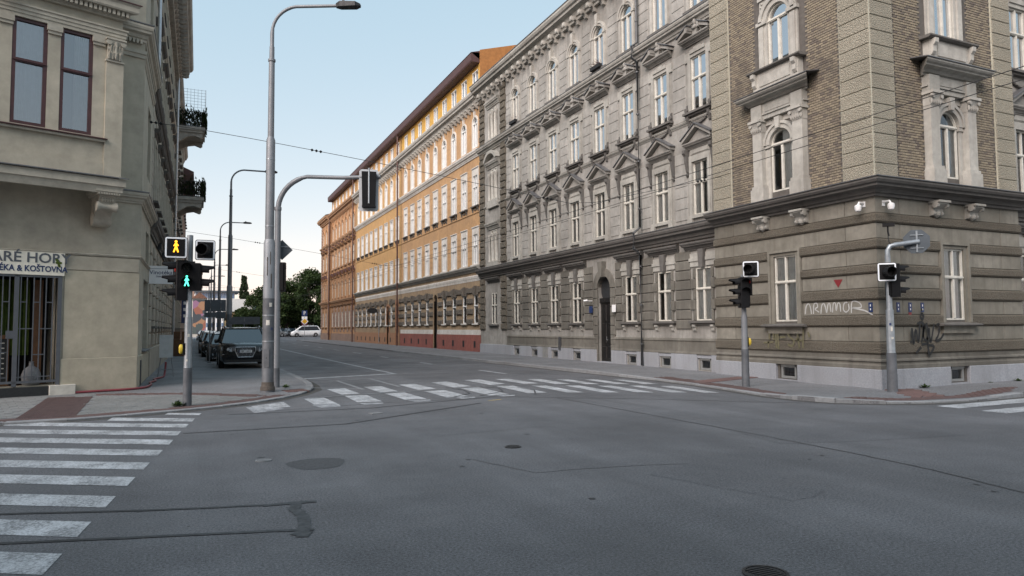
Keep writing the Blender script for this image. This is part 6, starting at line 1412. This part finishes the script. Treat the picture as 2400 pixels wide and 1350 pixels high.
def strokes(H, M, name, polys, mat, w, y=.034, ox=0, oz=0, sc=1.0):
    """sprayed line: flat ribbons on the wall; coordinates read left to right, so x is mirrored"""
    mb = MB()
    for pl in polys:
        P = []
        V = [Vector((p[0],p[1])) for p in pl]
        for i in range(len(V)-1):
            p0, p1, p2, p3 = V[max(i-1,0)], V[i], V[i+1], V[min(i+2,len(V)-1)]
            for k in range(5): u = k/5; P.append(.5*((2*p1)+(p2-p0)*u+(2*p0-5*p1+4*p2-p3)*u*u+(3*p1-p0-3*p2+p3)*u**3))
        P.append(V[-1]); a, b = strip(P, [w/sc*random.uniform(.8,1.2) for _ in P]); n = len(P)
        mb.add([(ox-x*sc,y,oz+z*sc) for x,z in a]+[(ox-x*sc,y,oz+z*sc) for x,z in b], [(i,i+1,n+i+1,n+i) for i in range(n-1)])
    me = mb.mesh(name, mat, fix=False)
    return H.part(name, me, None, M)
plain('spray_white', (.45,.45,.44), .8); plain('spray_black', (.018,.018,.018), .7); plain('spray_olive', (.13,.12,.07), .85, var=.3, scale=14)
strokes(HG, MFA, 'white_graffiti', [[(0,0),(.05,.25),(.15,.33),(.22,.2),(.25,0)],[(.33,0),(.36,.3),(.47,.33),(.50,.22),(.40,.15),(.55,.05)],[(.62,0),(.66,.25),(.74,.32),(.80,.2),(.84,.03),(.90,.28),(.97,.3),(1.0,.05)],[(1.06,.03),(1.10,.3),(1.18,.3),(1.2,.08),(1.26,.3),(1.34,.28),(1.36,.05)],[(1.62,.32),(1.50,.3),(1.46,.12),(1.55,.03),(1.66,.12),(1.64,.28)],[(1.74,0),(1.78,.34),(2.02,.30),(2.08,.16),(1.78,.15),(2.2,.06),(2.5,-.1)]], 'spray_white', .034, .036, -.74, 2.08, .92)
strokes(HG, MFA, 'olive_graffiti', [[(0,.3),(.3,.42),(.12,.3),(.1,.0)],[(.3,.42),(.32,.0)],[(.42,.45),(.44,-.3)],[(.52,.42),(.55,-.35)],[(.6,.35),(1.1,.38)],[(.62,.1),(.9,.12)],[(1.2,.4),(1.0,.32),(1.1,.12),(1.3,-.02),(1.2,-.22),(1.0,-.15)],[(1.45,.36),(1.55,-.3)],[(1.38,.05),(1.7,-.02)],[(1.75,.4),(1.7,-.28)],[(1.95,.3),(2.02,.12)],[(-.2,-.12),(.3,-.08)],[(.05,-.05),(.02,-.3)]], 'spray_olive', .065, .105, .72, 1.30, .82)
strokes(HG, MFB, 'black_graffiti', [[(0,.5),(.05,.0),(.18,.45),(.28,.05),(.38,.6)],[(.25,.62),(.5,.66),(.55,.4),(.42,.05)],[(.62,.62),(.5,.3),(.62,.1),(.75,.3),(.68,.65)],[(.8,.5),(.85,.05),(1.05,.62)],[(1.15,.55),(1.3,.6),(1.25,.3),(1.1,.1),(1.3,.12),(1.5,.3)],[(.42,-.02),(.7,0)],[(.15,-.28),(.4,-.1)],[(.7,.2),(.75,-.35)],[(.76,-.05),(1.0,-.1),(.75,-.4)],[(.48,.95),(.42,.85),(.5,.76),(.57,.86),(.48,.95)],[(.48,1.02),(.5,1.1)],[(-.08,.02),(-.06,.1)]], 'spray_black', .07, .106, 2.0, 1.22, .88)
# weeds at kerbs and wall feet
def weed(x, y, z, s, label):
    mb = MB()
    for _ in range(60):
        a = random.uniform(0,2*pi); r = s*random.random()**.7; h_ = s*random.uniform(.1,.7)*(1-r/s*.5); l = s*.18; px_, py_ = x+r*cos(a), y+r*sin(a)
        mb.add([(px_-l*sin(a),py_+l*cos(a),z+h_),(px_+l*sin(a),py_-l*cos(a),z+h_*.9),(px_+l*cos(a),py_+l*sin(a),z+h_*1.3),(x+r*.3*cos(a),y+r*.3*sin(a),z)], [(0,1,2),(0,3,1)])
    tag(link('weed', mb.mesh('weed','weed',fix=False), None), label, 'weed', 'small weeds in the paving')
weed(-.38,17.22,.05,.16,'low weed at the foot of the left pedestrian signal post'); weed(17.95,12.55,.04,.14,'weed at the granite plinth right of the stop sign post'); weed(22.0,12.5,.06,.12,'weed at the plinth near the right edge'); weed(20.8,12.55,.05,.07,'tiny weed below the right basement window'); weed(2.3,20.75,.08,.12,'weed beside the foot of the mast arm signal')

# ------------------------------------------------------------------ cars
def make_car(name, label, group, paintm, L=4.3, Wd=1.78, Hh=1.46, suv=False, van=False, detail=False, plate=True):
    """front faces -Y, origin on the ground under the centre"""
    t = thing(name, label, 'car', (0,0,0), 0, group); gz = .20 if not suv else .26; wr = .31 if not suv else .38
    hb = Hh*(.60 if not van else .56); hw = Wd/2
    # side profile stations along y: (y, half width, z bottom, z shoulder, z top of lower body)
    y0, y1 = -L/2, L/2; hood = L*(.27 if not van else .17)
    st = [(y0,hw*.70,gz+.08,hb*.62,hb*.70),(y0+.06,hw*.86,gz,hb*.72,hb*.80),(y0+.30,hw*.96,gz,hb*.82,hb*.90),(y0+hood*.6,hw,gz,hb*.90,hb*.98),(y0+hood,hw,gz,hb*.94,hb*1.02),(0,hw,gz,hb*.97,hb*1.03),(y1-.6,hw,gz,hb*.98,hb*1.05),(y1-.15,hw*.95,gz+.02,hb*.95,hb*1.04),(y1,hw*.82,gz+.12,hb*.80,hb*.95)]
    if suv: st[:4] = [(y0,hw*.78,gz+.06,hb*.74,hb*.84),(y0+.05,hw*.90,gz,hb*.82,hb*.90),(y0+.25,hw*.97,gz,hb*.90,hb*.98),(y0+hood*.6,hw,gz,hb*.94,hb*1.02)]
    mb = MB(); vs = []; fs = []
    for y, w, zb, zs, zt in st:
        vs += [(-w*.90,y,zb),(-w,y,zb+.12),(-w*1.0,y,(zb+zs)/2+.05),(-w*.97,y,zs),(-w*.86,y,zt),(0,y,zt+.03),(w*.86,y,zt),(w*.97,y,zs),(w,y,(zb+zs)/2+.05),(w,y,zb+.12),(w*.90,y,zb)]
    n = 11
    for i in range(len(st)-1):
        for k in range(n): fs.append((i*n+k, i*n+(k+1)%n, (i+1)*n+(k+1)%n, (i+1)*n+k))
    fs += [tuple(range(n)), tuple(range((len(st)-1)*n+n-1, (len(st)-1)*n-1, -1))]
    mb.add(vs, fs); body_ = link('body', mb.mesh('body', paintm, True), t)
    # greenhouse
    ya, yb = y0+hood-.05, y1-(.12 if (suv or van) else .45); rf, rb = ya+(.78 if not van else .95), yb-(.45 if (suv or van) else .65); zt = hb*1.02; zr_ = Hh-.02; wt = hw*(.93 if suv else .86); wr_ = hw*(.75 if suv else .66)
    G = MB(); G.add([(-wt,ya,zt),(wt,ya,zt),(wr_,rf,zr_-.04),(-wr_,rf,zr_-.04),(-wt,yb,zt),(wt,yb,zt),(wr_,rb,zr_-.03),(-wr_,rb,zr_-.03)], [(0,1,2,3),(4,7,6,5),(0,3,7,4),(1,5,6,2),(3,2,6,7)]); link('greenhouse', G.mesh('greenhouse','car_glass'), t)
    R_ = MB(); k = 6; vs = []; fs = []
    for i in range(k+1):
        f = i/k; y = rf-.04+(rb-rf+.08)*f; z = zr_-.035+.05*sin(pi*min(1,f*1.1))**.5*.8
        vs += [(-wr_-.02,y,z-.03),(-wr_*.8,y,z+.012),(0,y,z+.025),(wr_*.8,y,z+.012),(wr_+.02,y,z-.03)]
    for i in range(k):
        for j in range(4): fs.append((i*5+j,i*5+j+1,i*5+j+6,i*5+j+5))
    R_.add(vs, fs); link('roof', R_.mesh('roof', paintm, True, fix=True), t)
    for s in (-1,1):                                        # pillars
        P = MB(); P.tube([(s*wt,ya,zt),(s*wr_,rf,zr_-.03)], .045, 6); P.tube([(s*wt,yb,zt),(s*wr_,rb,zr_-.02)], .07, 6); P.tube([(s*wr_,rf,zr_-.03),(s*wr_,rb,zr_-.02)], .035, 6); link('pillar', P.mesh('pillar', paintm, True), t)
        B_ = MB(); ym = (rf+rb)/2-.1; B_.tube([(s*(wt+.005),ym,zt),(s*(wr_+.01),ym,zr_-.04)], .04, 6); link('pillar', B_.mesh('pillar','plastic'), t)
        if suv or van: link('roof_rail', MB().tube([(s*wr_*.95,rf+.1,zr_+.0),(s*wr_*.95,rf+.2,zr_+.06),(s*wr_*.95,rb-.2,zr_+.06),(s*wr_*.95,rb-.05,zr_)], .022, 6).mesh('roof_rail','chrome'), t)
        M_ = MB(); M_.lathe([(.02,-.09),(.10,-.07),(.11,.04),(.04,.09)], (0,0,0), 8, 'x'); M_.v = [(x,y*.7,z*.9) for x,y,z in M_.v]; mr = link('mirror', M_.mesh('mirror', paintm, True), t, Matrix.Translation((s*(hw+.10),ya+.28,zt+.08))); link('mirror_arm', MB().tube([(0,0,-.03),(-s*.16,.03,-.06)], .025, 5).mesh('mirror_arm','plastic'), mr)
        HL_ = MB(); w0 = hw*.52; q_ = -.10 if suv else 0; HL_.add([(s*w0,y0+.045,hb*.64),(s*hw*.93,y0+.22,hb*.70),(s*hw*.94,y0+.27,hb*.84),(s*w0*1.05,y0+.10,hb*.80),(s*w0,y0+.2,hb*.64),(s*hw*.80,y0+.35,hb*.70),(s*hw*.80,y0+.4,hb*.84),(s*w0,y0+.25,hb*.80)], [(0,1,2,3),(4,7,6,5),(0,4,5,1),(1,5,6,2),(2,6,7,3),(3,7,4,0)]); hl = link('headlight', HL_.mesh('headlight','lamp_glass'), t)
        hl.matrix_basis = Matrix.Translation((0,q_,.04 if suv else 0)); link('reflector', MB().disc(s*hw*.68, hb*.74, hb*.055, y0+.03, y0+.10, 12).mesh('reflector','chrome'), hl)
        link('fog_lamp', MB().disc(s*hw*.72, gz+.17, .06, y0+.01, y0+.05, 10).mesh('fog_lamp','lamp_glass'), t)
        TL_ = MB(); TL_.box(min(s*hw*.70,s*hw*.96),max(s*hw*.70,s*hw*.96),y1-.12,y1-.01,hb*.72,hb*.92); link('tail_light', TL_.mesh('tail_light','sign_red'), t)
        for yy in (y0+L*.185, y1-L*.19):
            wh = MB(); wh.lathe([(wr*.62,-.11),(wr*.95,-.105),(wr,-.07),(wr,.07),(wr*.95,.105),(wr*.62,.11)], (0,0,0), 20, 'x'); w_ = link('wheel', wh.mesh('wheel','tyre',True), t, Matrix.Translation((s*(hw-.09),yy,wr)))
            rm = MB(); rm.lathe([(.03,.04),(wr*.58,.06),(wr*.62,.112)], (0,0,0), 16, 'x')
            for q in range(5): a = 2*pi*q/5; rm.tube([(.10,0,0),(.10,cos(a)*wr*.55,sin(a)*wr*.55)], .03, 4)
            if s < 0: rm.v = [(-x,y,z) for x,y,z in rm.v]
            link('rim', rm.mesh('rim','rim'), w_); link('arch', MB().ring(yy, wr, wr*1.02, wr*1.2, 0, .012, 0, pi, 10).xf(Matrix(((0,s,0,s*(hw-.005)),(1,0,0,0),(0,0,1,0),(0,0,0,1)))).mesh('arch','plastic'), t)
    bm_ = MB(); bm_.box(-hw*.82,hw*.82,y0-.01,y0+.12,gz+.0,gz+.12); link('bumper_lip', bm_.mesh('bumper_lip','plastic'), t)
    gw = hw*.40; zt_ = hb*.86; zb_ = gz+.22
    g = MB(); g.prism([(-gw*.72,zb_),(gw*.72,zb_),(gw,zb_+.25),(gw,zt_-.04),(gw*.92,zt_),(-gw*.92,zt_),(-gw,zt_-.04),(-gw,zb_+.25)], y0-.02, y0+.10); gr_ = link('grille', g.mesh('grille','plastic'), t)
    if detail:
        pl = [(-gw*.72,zb_),(gw*.72,zb_),(gw,zb_+.25),(gw,zt_-.04),(gw*.92,zt_),(-gw*.92,zt_),(-gw,zt_-.04),(-gw,zb_+.25)]; fr_ = MB()
        for a, b in zip(pl, pl[1:]+pl[:1]): fr_.tube([(a[0],y0-.022,a[1]),(b[0],y0-.022,b[1])], .016, 6)
        link('grille_frame', fr_.mesh('grille_frame','chrome'), gr_); sl_ = MB()
        for q in range(13): x = -gw*.78+gw*1.56*q/12; sl_.box(x-.004,x+.004,y0-.032,y0-.02,zb_+.05,zt_-.04)
        kind(link('grille_slats', sl_.mesh('grille_slats','chrome'), gr_), 'stuff')
        for q in range(4): rg = MB(); rg.ring((q-1.5)*.085, zt_-.13, .045, .058, y0-.045, y0-.033, 0, 2*pi, 16); link('badge_ring', rg.mesh('badge_ring','chrome'), gr_)
        for s in (-1,1): link('bumper_trim', MB().box(min(s*gw*1.1,s*hw*.9),max(s*gw*1.1,s*hw*.9),y0+.02,y0+.06,gz+.33,gz+.345).mesh('bumper_trim','chrome'), t)
        mb = MB(); mb.tube([(-.35,y0+.9-.0,zt+.0),(.3,ya+.16,zt+.05)], .012, 4)
    if plate:
        p_ = link('number_plate', MB().box(-.26,.26,y0-.055,y0-.035,gz+.40,gz+.51).mesh('number_plate','sign_white'), t); link('euro_band', MB().box(-.258,-.215,y0-.058,y0-.055,gz+.402,gz+.508).mesh('euro_band','sign_blue'), p_)
        if detail: text('2BF 1443', .105, 'spray_black', Matrix.Translation((0,y0-.058,gz+.455)) @ Matrix.Rotation(pi,4,'Z'), p_)
    return t
G1 = 'cars parked in a row along the left pavement'
c = make_car('parked_car', 'black luxury SUV with chrome framed grille, nearest parked car on the left', G1, 'car_black', 5.05, 1.96, 1.72, True, detail=True); c.location = (1.80,33.35,zl(1.8,31)+.0)
specs = [('dark grey hatchback parked behind the black SUV','car_dark',4.2,1.46,0,1.35,40.3),('dark saloon, third car in the left parked row','car_black',4.5,1.45,0,1.1,46.5),('silver hatchback, fourth car in the left parked row','car_grey',4.2,1.48,0,.95,52.8),('dark estate car, fifth in the left parked row','car_dark',4.5,1.50,1,1.05,59.5),('white hatchback, sixth in the left parked row','car_white',4.1,1.48,0,.95,67),('dark car, seventh in the left parked row','car_black',4.3,1.5,1,1.0,75),('red car, eighth in the left parked row','car_red',4.2,1.48,0,1.0,84),('grey car, ninth in the left parked row','car_grey',4.3,1.5,0,1.0,94),('dark small car, last visible of the left row','car_dark',4.2,1.5,0,1.0,104)]
for lab, pm, L_, h_, sv, x, y in specs: c = make_car('parked_car', lab, G1, pm, L_, 1.76, h_, bool(sv)); c.location = (x,y,.11)
c = make_car('parked_van', 'white people carrier parked side on at the far right corner, under the trees', None, 'car_white', 4.75, 1.85, 1.78, False, True); c.location = (16.0,117.0,.42); c.rotation_euler = (0,0,-pi/2)
G2 = 'cars parked under the trees'
for lab, pm, x, y in (('dark red car parked nose out under the trees, leftmost','car_red',11.6,124),('light grey car parked under the trees, between red and black cars','car_grey',12.9,122.5),('black car parked under the trees beside the white people carrier','car_black',14.3,121.5)): c = make_car('parked_car', lab, G2, pm, 4.2, 1.76, 1.5); c.location = (x,y,.4); c.rotation_euler = (0,0,.5)
# raised side street / car park beyond the salmon house
mb = MB(); mb.add([(9.5,106,-.02),(60,106,-.02),(60,113,.38),(10.5,113,.38),(60,190,.6),(11.5,190,.6)], [(0,1,2,3),(3,2,4,5)]); kind(link('side_street', mb.mesh('side_street','asphalt'), None), 'structure')

# ------------------------------------------------------------------ trees
def leafmat(name, c1, c2):
    m, nt, N, L, p = nodes(name); g = N.new('ShaderNodeNewGeometry')
    L.new(mixc(nt, g.outputs['Random Per Island'], c1, c2), p.inputs['Base Color']); p.inputs['Roughness'].default_value = .7; p.inputs['Specular IOR Level'].default_value = .2
    tr = N.new('ShaderNodeBsdfTranslucent'); tr.inputs['Color'].default_value = (*c2,1); mx = N.new('ShaderNodeMixShader'); mx.inputs[0].default_value = .25; L.new(p.outputs[0], mx.inputs[1]); L.new(tr.outputs[0], mx.inputs[2]); L.new(mx.outputs[0], N['Material Output'].inputs['Surface'])
leafmat('leaf', (.015,.03,.010), (.04,.064,.018)); leafmat('leaf_light', (.020,.037,.012), (.048,.072,.021)); leafmat('leaf_poplar', (.022,.036,.018), (.045,.062,.03))
def tree(name, label, x, y, z0, h, rx, lm, group, n=5200, poplar=False, leaf=.30, seed=1):
    rnd = random.Random(seed); t = thing(name, label, 'tree', (x,y,z0), rnd.uniform(0,6), group)
    tk = MB(); th = h*(.16 if not poplar else .08); tk.tube([(0,0,-.2),(.05,0,th*.5),(0,.05,th),(0,0,h*.75)], [.28,.22,.17,.05], 8)
    cl = []
    if poplar:
        for i in range(110):
            f = rnd.random()**.9; r = rx*.75*(1-abs(f-.35)*1.1)*rnd.random()**.5; a = rnd.uniform(0,6.28); cl.append((r*cos(a),r*sin(a),th+f*(h-th),rx*.30*(1.05-f*.5),1.7))
    else:
        for i in range(60):
            a = rnd.uniform(0,6.28); u = rnd.uniform(-.95,1); r = sqrt(max(0,1-u*u))*rnd.random()**.35; cz = th+(h-th)*.5; cl.append((rx*.78*r*cos(a), rx*.78*r*sin(a), cz+(h-th)*.42*u, rx*rnd.uniform(.18,.36), .8))
    for i in range(12):
        c_ = cl[rnd.randrange(len(cl))]; tk.tube([(0,0,th*rnd.uniform(.7,1.3)),(c_[0]*.5,c_[1]*.5,(th+c_[2])*.5),(c_[0],c_[1],c_[2])], [.09,.06,.02], 5)
    link('trunk', tk.mesh('trunk','bark',True), t)
    vs = []; fs = []
    for i in range(n):
        c_ = cl[rnd.randrange(len(cl))]; d = Vector((rnd.gauss(0,1),rnd.gauss(0,1),rnd.gauss(0,1))).normalized()*c_[3]*rnd.random()**.4; p = Vector((c_[0]+d.x,c_[1]+d.y,c_[2]+d.z*c_[4])); s = leaf*rnd.uniform(.5,1.2)
        a = Vector((rnd.gauss(0,1),rnd.gauss(0,1),rnd.gauss(0,.7))).normalized(); b = a.cross(Vector((rnd.gauss(0,1),rnd.gauss(0,1),rnd.gauss(0,1)))).normalized(); o = len(vs)
        vs += [p-a*s*.5, p+b*s*.28, p+a*s*.5, p-b*s*.28]; fs.append((o,o+1,o+2,o+3))
    me = bpy.data.meshes.new('crown'); me.from_pydata(vs, [], fs); me.materials.append(MAT[lm]); link('crown', me, t); return t
GT = 'trees beyond the salmon house'
TR = [(22.3,131,.3,12.6,4.3,'leaf','dark broad tree touching the salmon house, rightmost of the group'),(18.3,128,.3,12.4,4.0,'leaf','tall dark tree left of the salmon house, topping the group'),(14.6,131,.3,10.3,3.6,'leaf_light','mid height lighter green tree behind the parking sign'),(12.2,126,.3,8.2,3.0,'leaf_light','lower lighter green tree right of the mast arm signal post'),(12.0,138,.3,10.2,3.4,'leaf','dark tree right behind the lamp post'),(10.2,150,.0,9.0,3.2,'leaf','dark tree just left of the lamp post'),(7.4,138,.0,5.6,2.4,'leaf_light','rounded lighter tree above the arrow board'),(26,126,.3,11.0,4.0,'leaf','dark tree behind the corner of the salmon house'),(17,138,.3,11.5,4.2,'leaf','dark tree at the back of the group, behind the utility pole'),(20.5,122,.3,7.5,3.0,'leaf','small dark tree behind the white people carrier')]
for i, (x, y, z, h_, r_, lm, lab) in enumerate(TR): tree('broadleaf_tree', lab, x, y, z, h_, r_, lm, GT, 8500, False, .46, 20+i)
tree('poplar_tree', 'slender dark poplar standing above the yellow house, against the sky', 11.1, 200, 0, 15.8, 2.2, 'leaf_poplar', None, 9000, True, .5, 5)
kind(sheet('hedge_ground', [(5,128),(40,128),(40,200),(5,200)], .02, 'earth'), 'structure')

for i in range(16):
    x = 6.5+i*1.55; tree('shrub', 'dark leafy shrub in the undergrowth below the trees', x, 137+(i%3)*2.5, 0, 3.6+random.uniform(0,1.6), 1.7, 'leaf', 'shrubs below the trees', 1500, False, .42, 60+i)
# ------------------------------------------------------------------ far buildings
HM = House('modern_block', 'distant white modern block with a blue glazed top storey and flat projecting roof', (7,300,0)); MM = frame(0,300,0,0,-1)
plain('facade_pale', (.62,.63,.64), .7, var=.06); plain('facade_yellow', (.52,.36,.18), .8); plain('glazing_blue', (.10,.16,.26), .15, spec=.8); plain('tin_roof', (.34,.32,.30), .6, var=.15)
mb = MB(); mb.box(-14,2,-20,0,0,13.2); HM.part('lower_storeys', mb, 'facade_pale', MM); mb = MB(); mb.box(-13.2,1.5,-18,-.4,13.2,16.6); HM.part('top_storey', mb, 'facade_pale', MM); mb = MB(); mb.box(-15,2.5,-20,1.2,16.6,17.2); HM.part('flat_roof', mb, 'sign_back', MM)
for k in range(13): mb = MB(); mb.box(-13.1+1.1*k,-12.15+1.1*k,-.45,-.3,14.2,16.4); HM.part('top_window', mb, 'glazing_blue', MM)
for r in range(3):
    for k in range(8): mb = MB(); mb.box(-13.4+1.9*k,-12.2+1.9*k,-.05,.04,2.6+3.6*r,4.3+3.6*r); HM.part('window', mb, 'glazing_blue', MM)
mb = MB(); mb.box(-22,-13.9,-16,-2,0,13.2); HM.part('side_wing', mb, 'trim_light', MM); mb = MB(); mb.box(-22.2,-13.7,-16,-1.7,13.2,14.0); HM.part('wing_roof', mb, 'zinc', MM)
for r in range(3):
    for k in range(4): mb = MB(); mb.box(-21.3+1.9*k,-20.0+1.9*k,-2.05,-1.96,2.6+3.6*r,4.4+3.6*r); HM.part('window', mb, 'glazing_blue', MM)
mb = MB()
for k in range(12): mb.tube([(-13+1.3*k,.8,17.2),(-13+1.3*k,.8,18.4)], .05, 4)
mb.tube([(-13.2,.8,18.4),(1.5,.8,18.4)], .05, 4); HM.part('roof_railing', mb, 'galv', MM)
HY = House('yellow_house', 'distant yellow house with pale sheet metal roof, left of the trees', (7.5,170,0)); MY = frame(0,170,0,0,-1)
hy = [(-9.9+1.05*k,-9.2+1.05*k,z,z+1.35) for k in range(5) for z in (1.0,3.7)]
wall(HY, MY, -10.6, -5.4, 0, 5.7, hy, 'facade_yellow'); body(HY, MY, -10.6, -5.4, 0, 5.7, 9); 
for h in hy: mb = MB(); mb.box(h[0],h[1],-.15,-.1,h[2],h[3]); o = HY.part('window', mb, 'glass_dark', MY); link('window_frame', MB().box(h[0]-.12,h[0],-.02,.06,h[2]-.1,h[3]+.1).box(h[1],h[1]+.12,-.02,.06,h[2]-.1,h[3]+.1).box(h[0]-.12,h[1]+.12,-.02,.06,h[3],h[3]+.15).mesh('window_frame','salmon_trim'), o)
mb = MB(); mb.prof([(.5,5.7),(.5,5.85),(-4.5,8.8),(-9.5,5.7)], -10.9, -5.1); rf_ = HY.part('roof', mb, 'tin_roof', MY); link('chimney', MB().box(-9.2,-8.4,-5.2,-4.4,8,10.0).mesh('chimney','salmon_base'), rf_, HY.I @ MY)
MAT['mural'] = None
m, nt, N_, L_, p_ = nodes('mural'); _v = nt.nodes.new('ShaderNodeTexVoronoi'); _v.inputs['Scale'].default_value = .75; _nw = noise(nt, geo_pos(nt), .9, 3); _ad = nt.nodes.new('ShaderNodeVectorMath'); _ad.operation = 'ADD'; L_.new(geo_pos(nt), _ad.inputs[0]); L_.new(_nw, _ad.inputs[1]); L_.new(_ad.outputs[0], _v.inputs['Vector'])
_sp = nt.nodes.new('ShaderNodeSeparateColor'); L_.new(_v.outputs['Color'], _sp.inputs[0]); _cr = nt.nodes.new('ShaderNodeValToRGB'); _cr.color_ramp.interpolation = 'CONSTANT'; L_.new(_sp.outputs[0], _cr.inputs[0])
for i, (pp, cc) in enumerate([(0,(.05,.06,.07)),(.3,(.26,.10,.07)),(.48,(.06,.08,.08)),(.62,(.25,.13,.21)),(.75,(.30,.17,.10)),(.88,(.30,.36,.40))]):
    e = _cr.color_ramp.elements[i] if i < 2 else _cr.color_ramp.elements.new(pp); e.position = pp; e.color = (*cc,1)
L_.new(_cr.outputs[0], p_.inputs['Base Color']); p_.inputs['Roughness'].default_value = .8
HU = House('mural_house', 'distant gable end painted with a colourful mural at the end of the street', (.2,160,0)); mb = MB(); mb.box(-1.5,1.2,-10,0,0,8.3); HU.part('gable_wall', mb, 'trim_light', frame(0,160,0,0,-1)); mb = MB(); mb.box(-1.4,1.1,0,.03,.8,8.1); HU.part('mural', mb, 'mural', frame(0,160,0,0,-1)); mb = MB(); mb.prism([(-1.7,8.3),(1.4,8.3),(-.15,9.6)], -10, .2); HU.part('roof', mb, 'roof_tile', frame(0,160,0,0,-1))
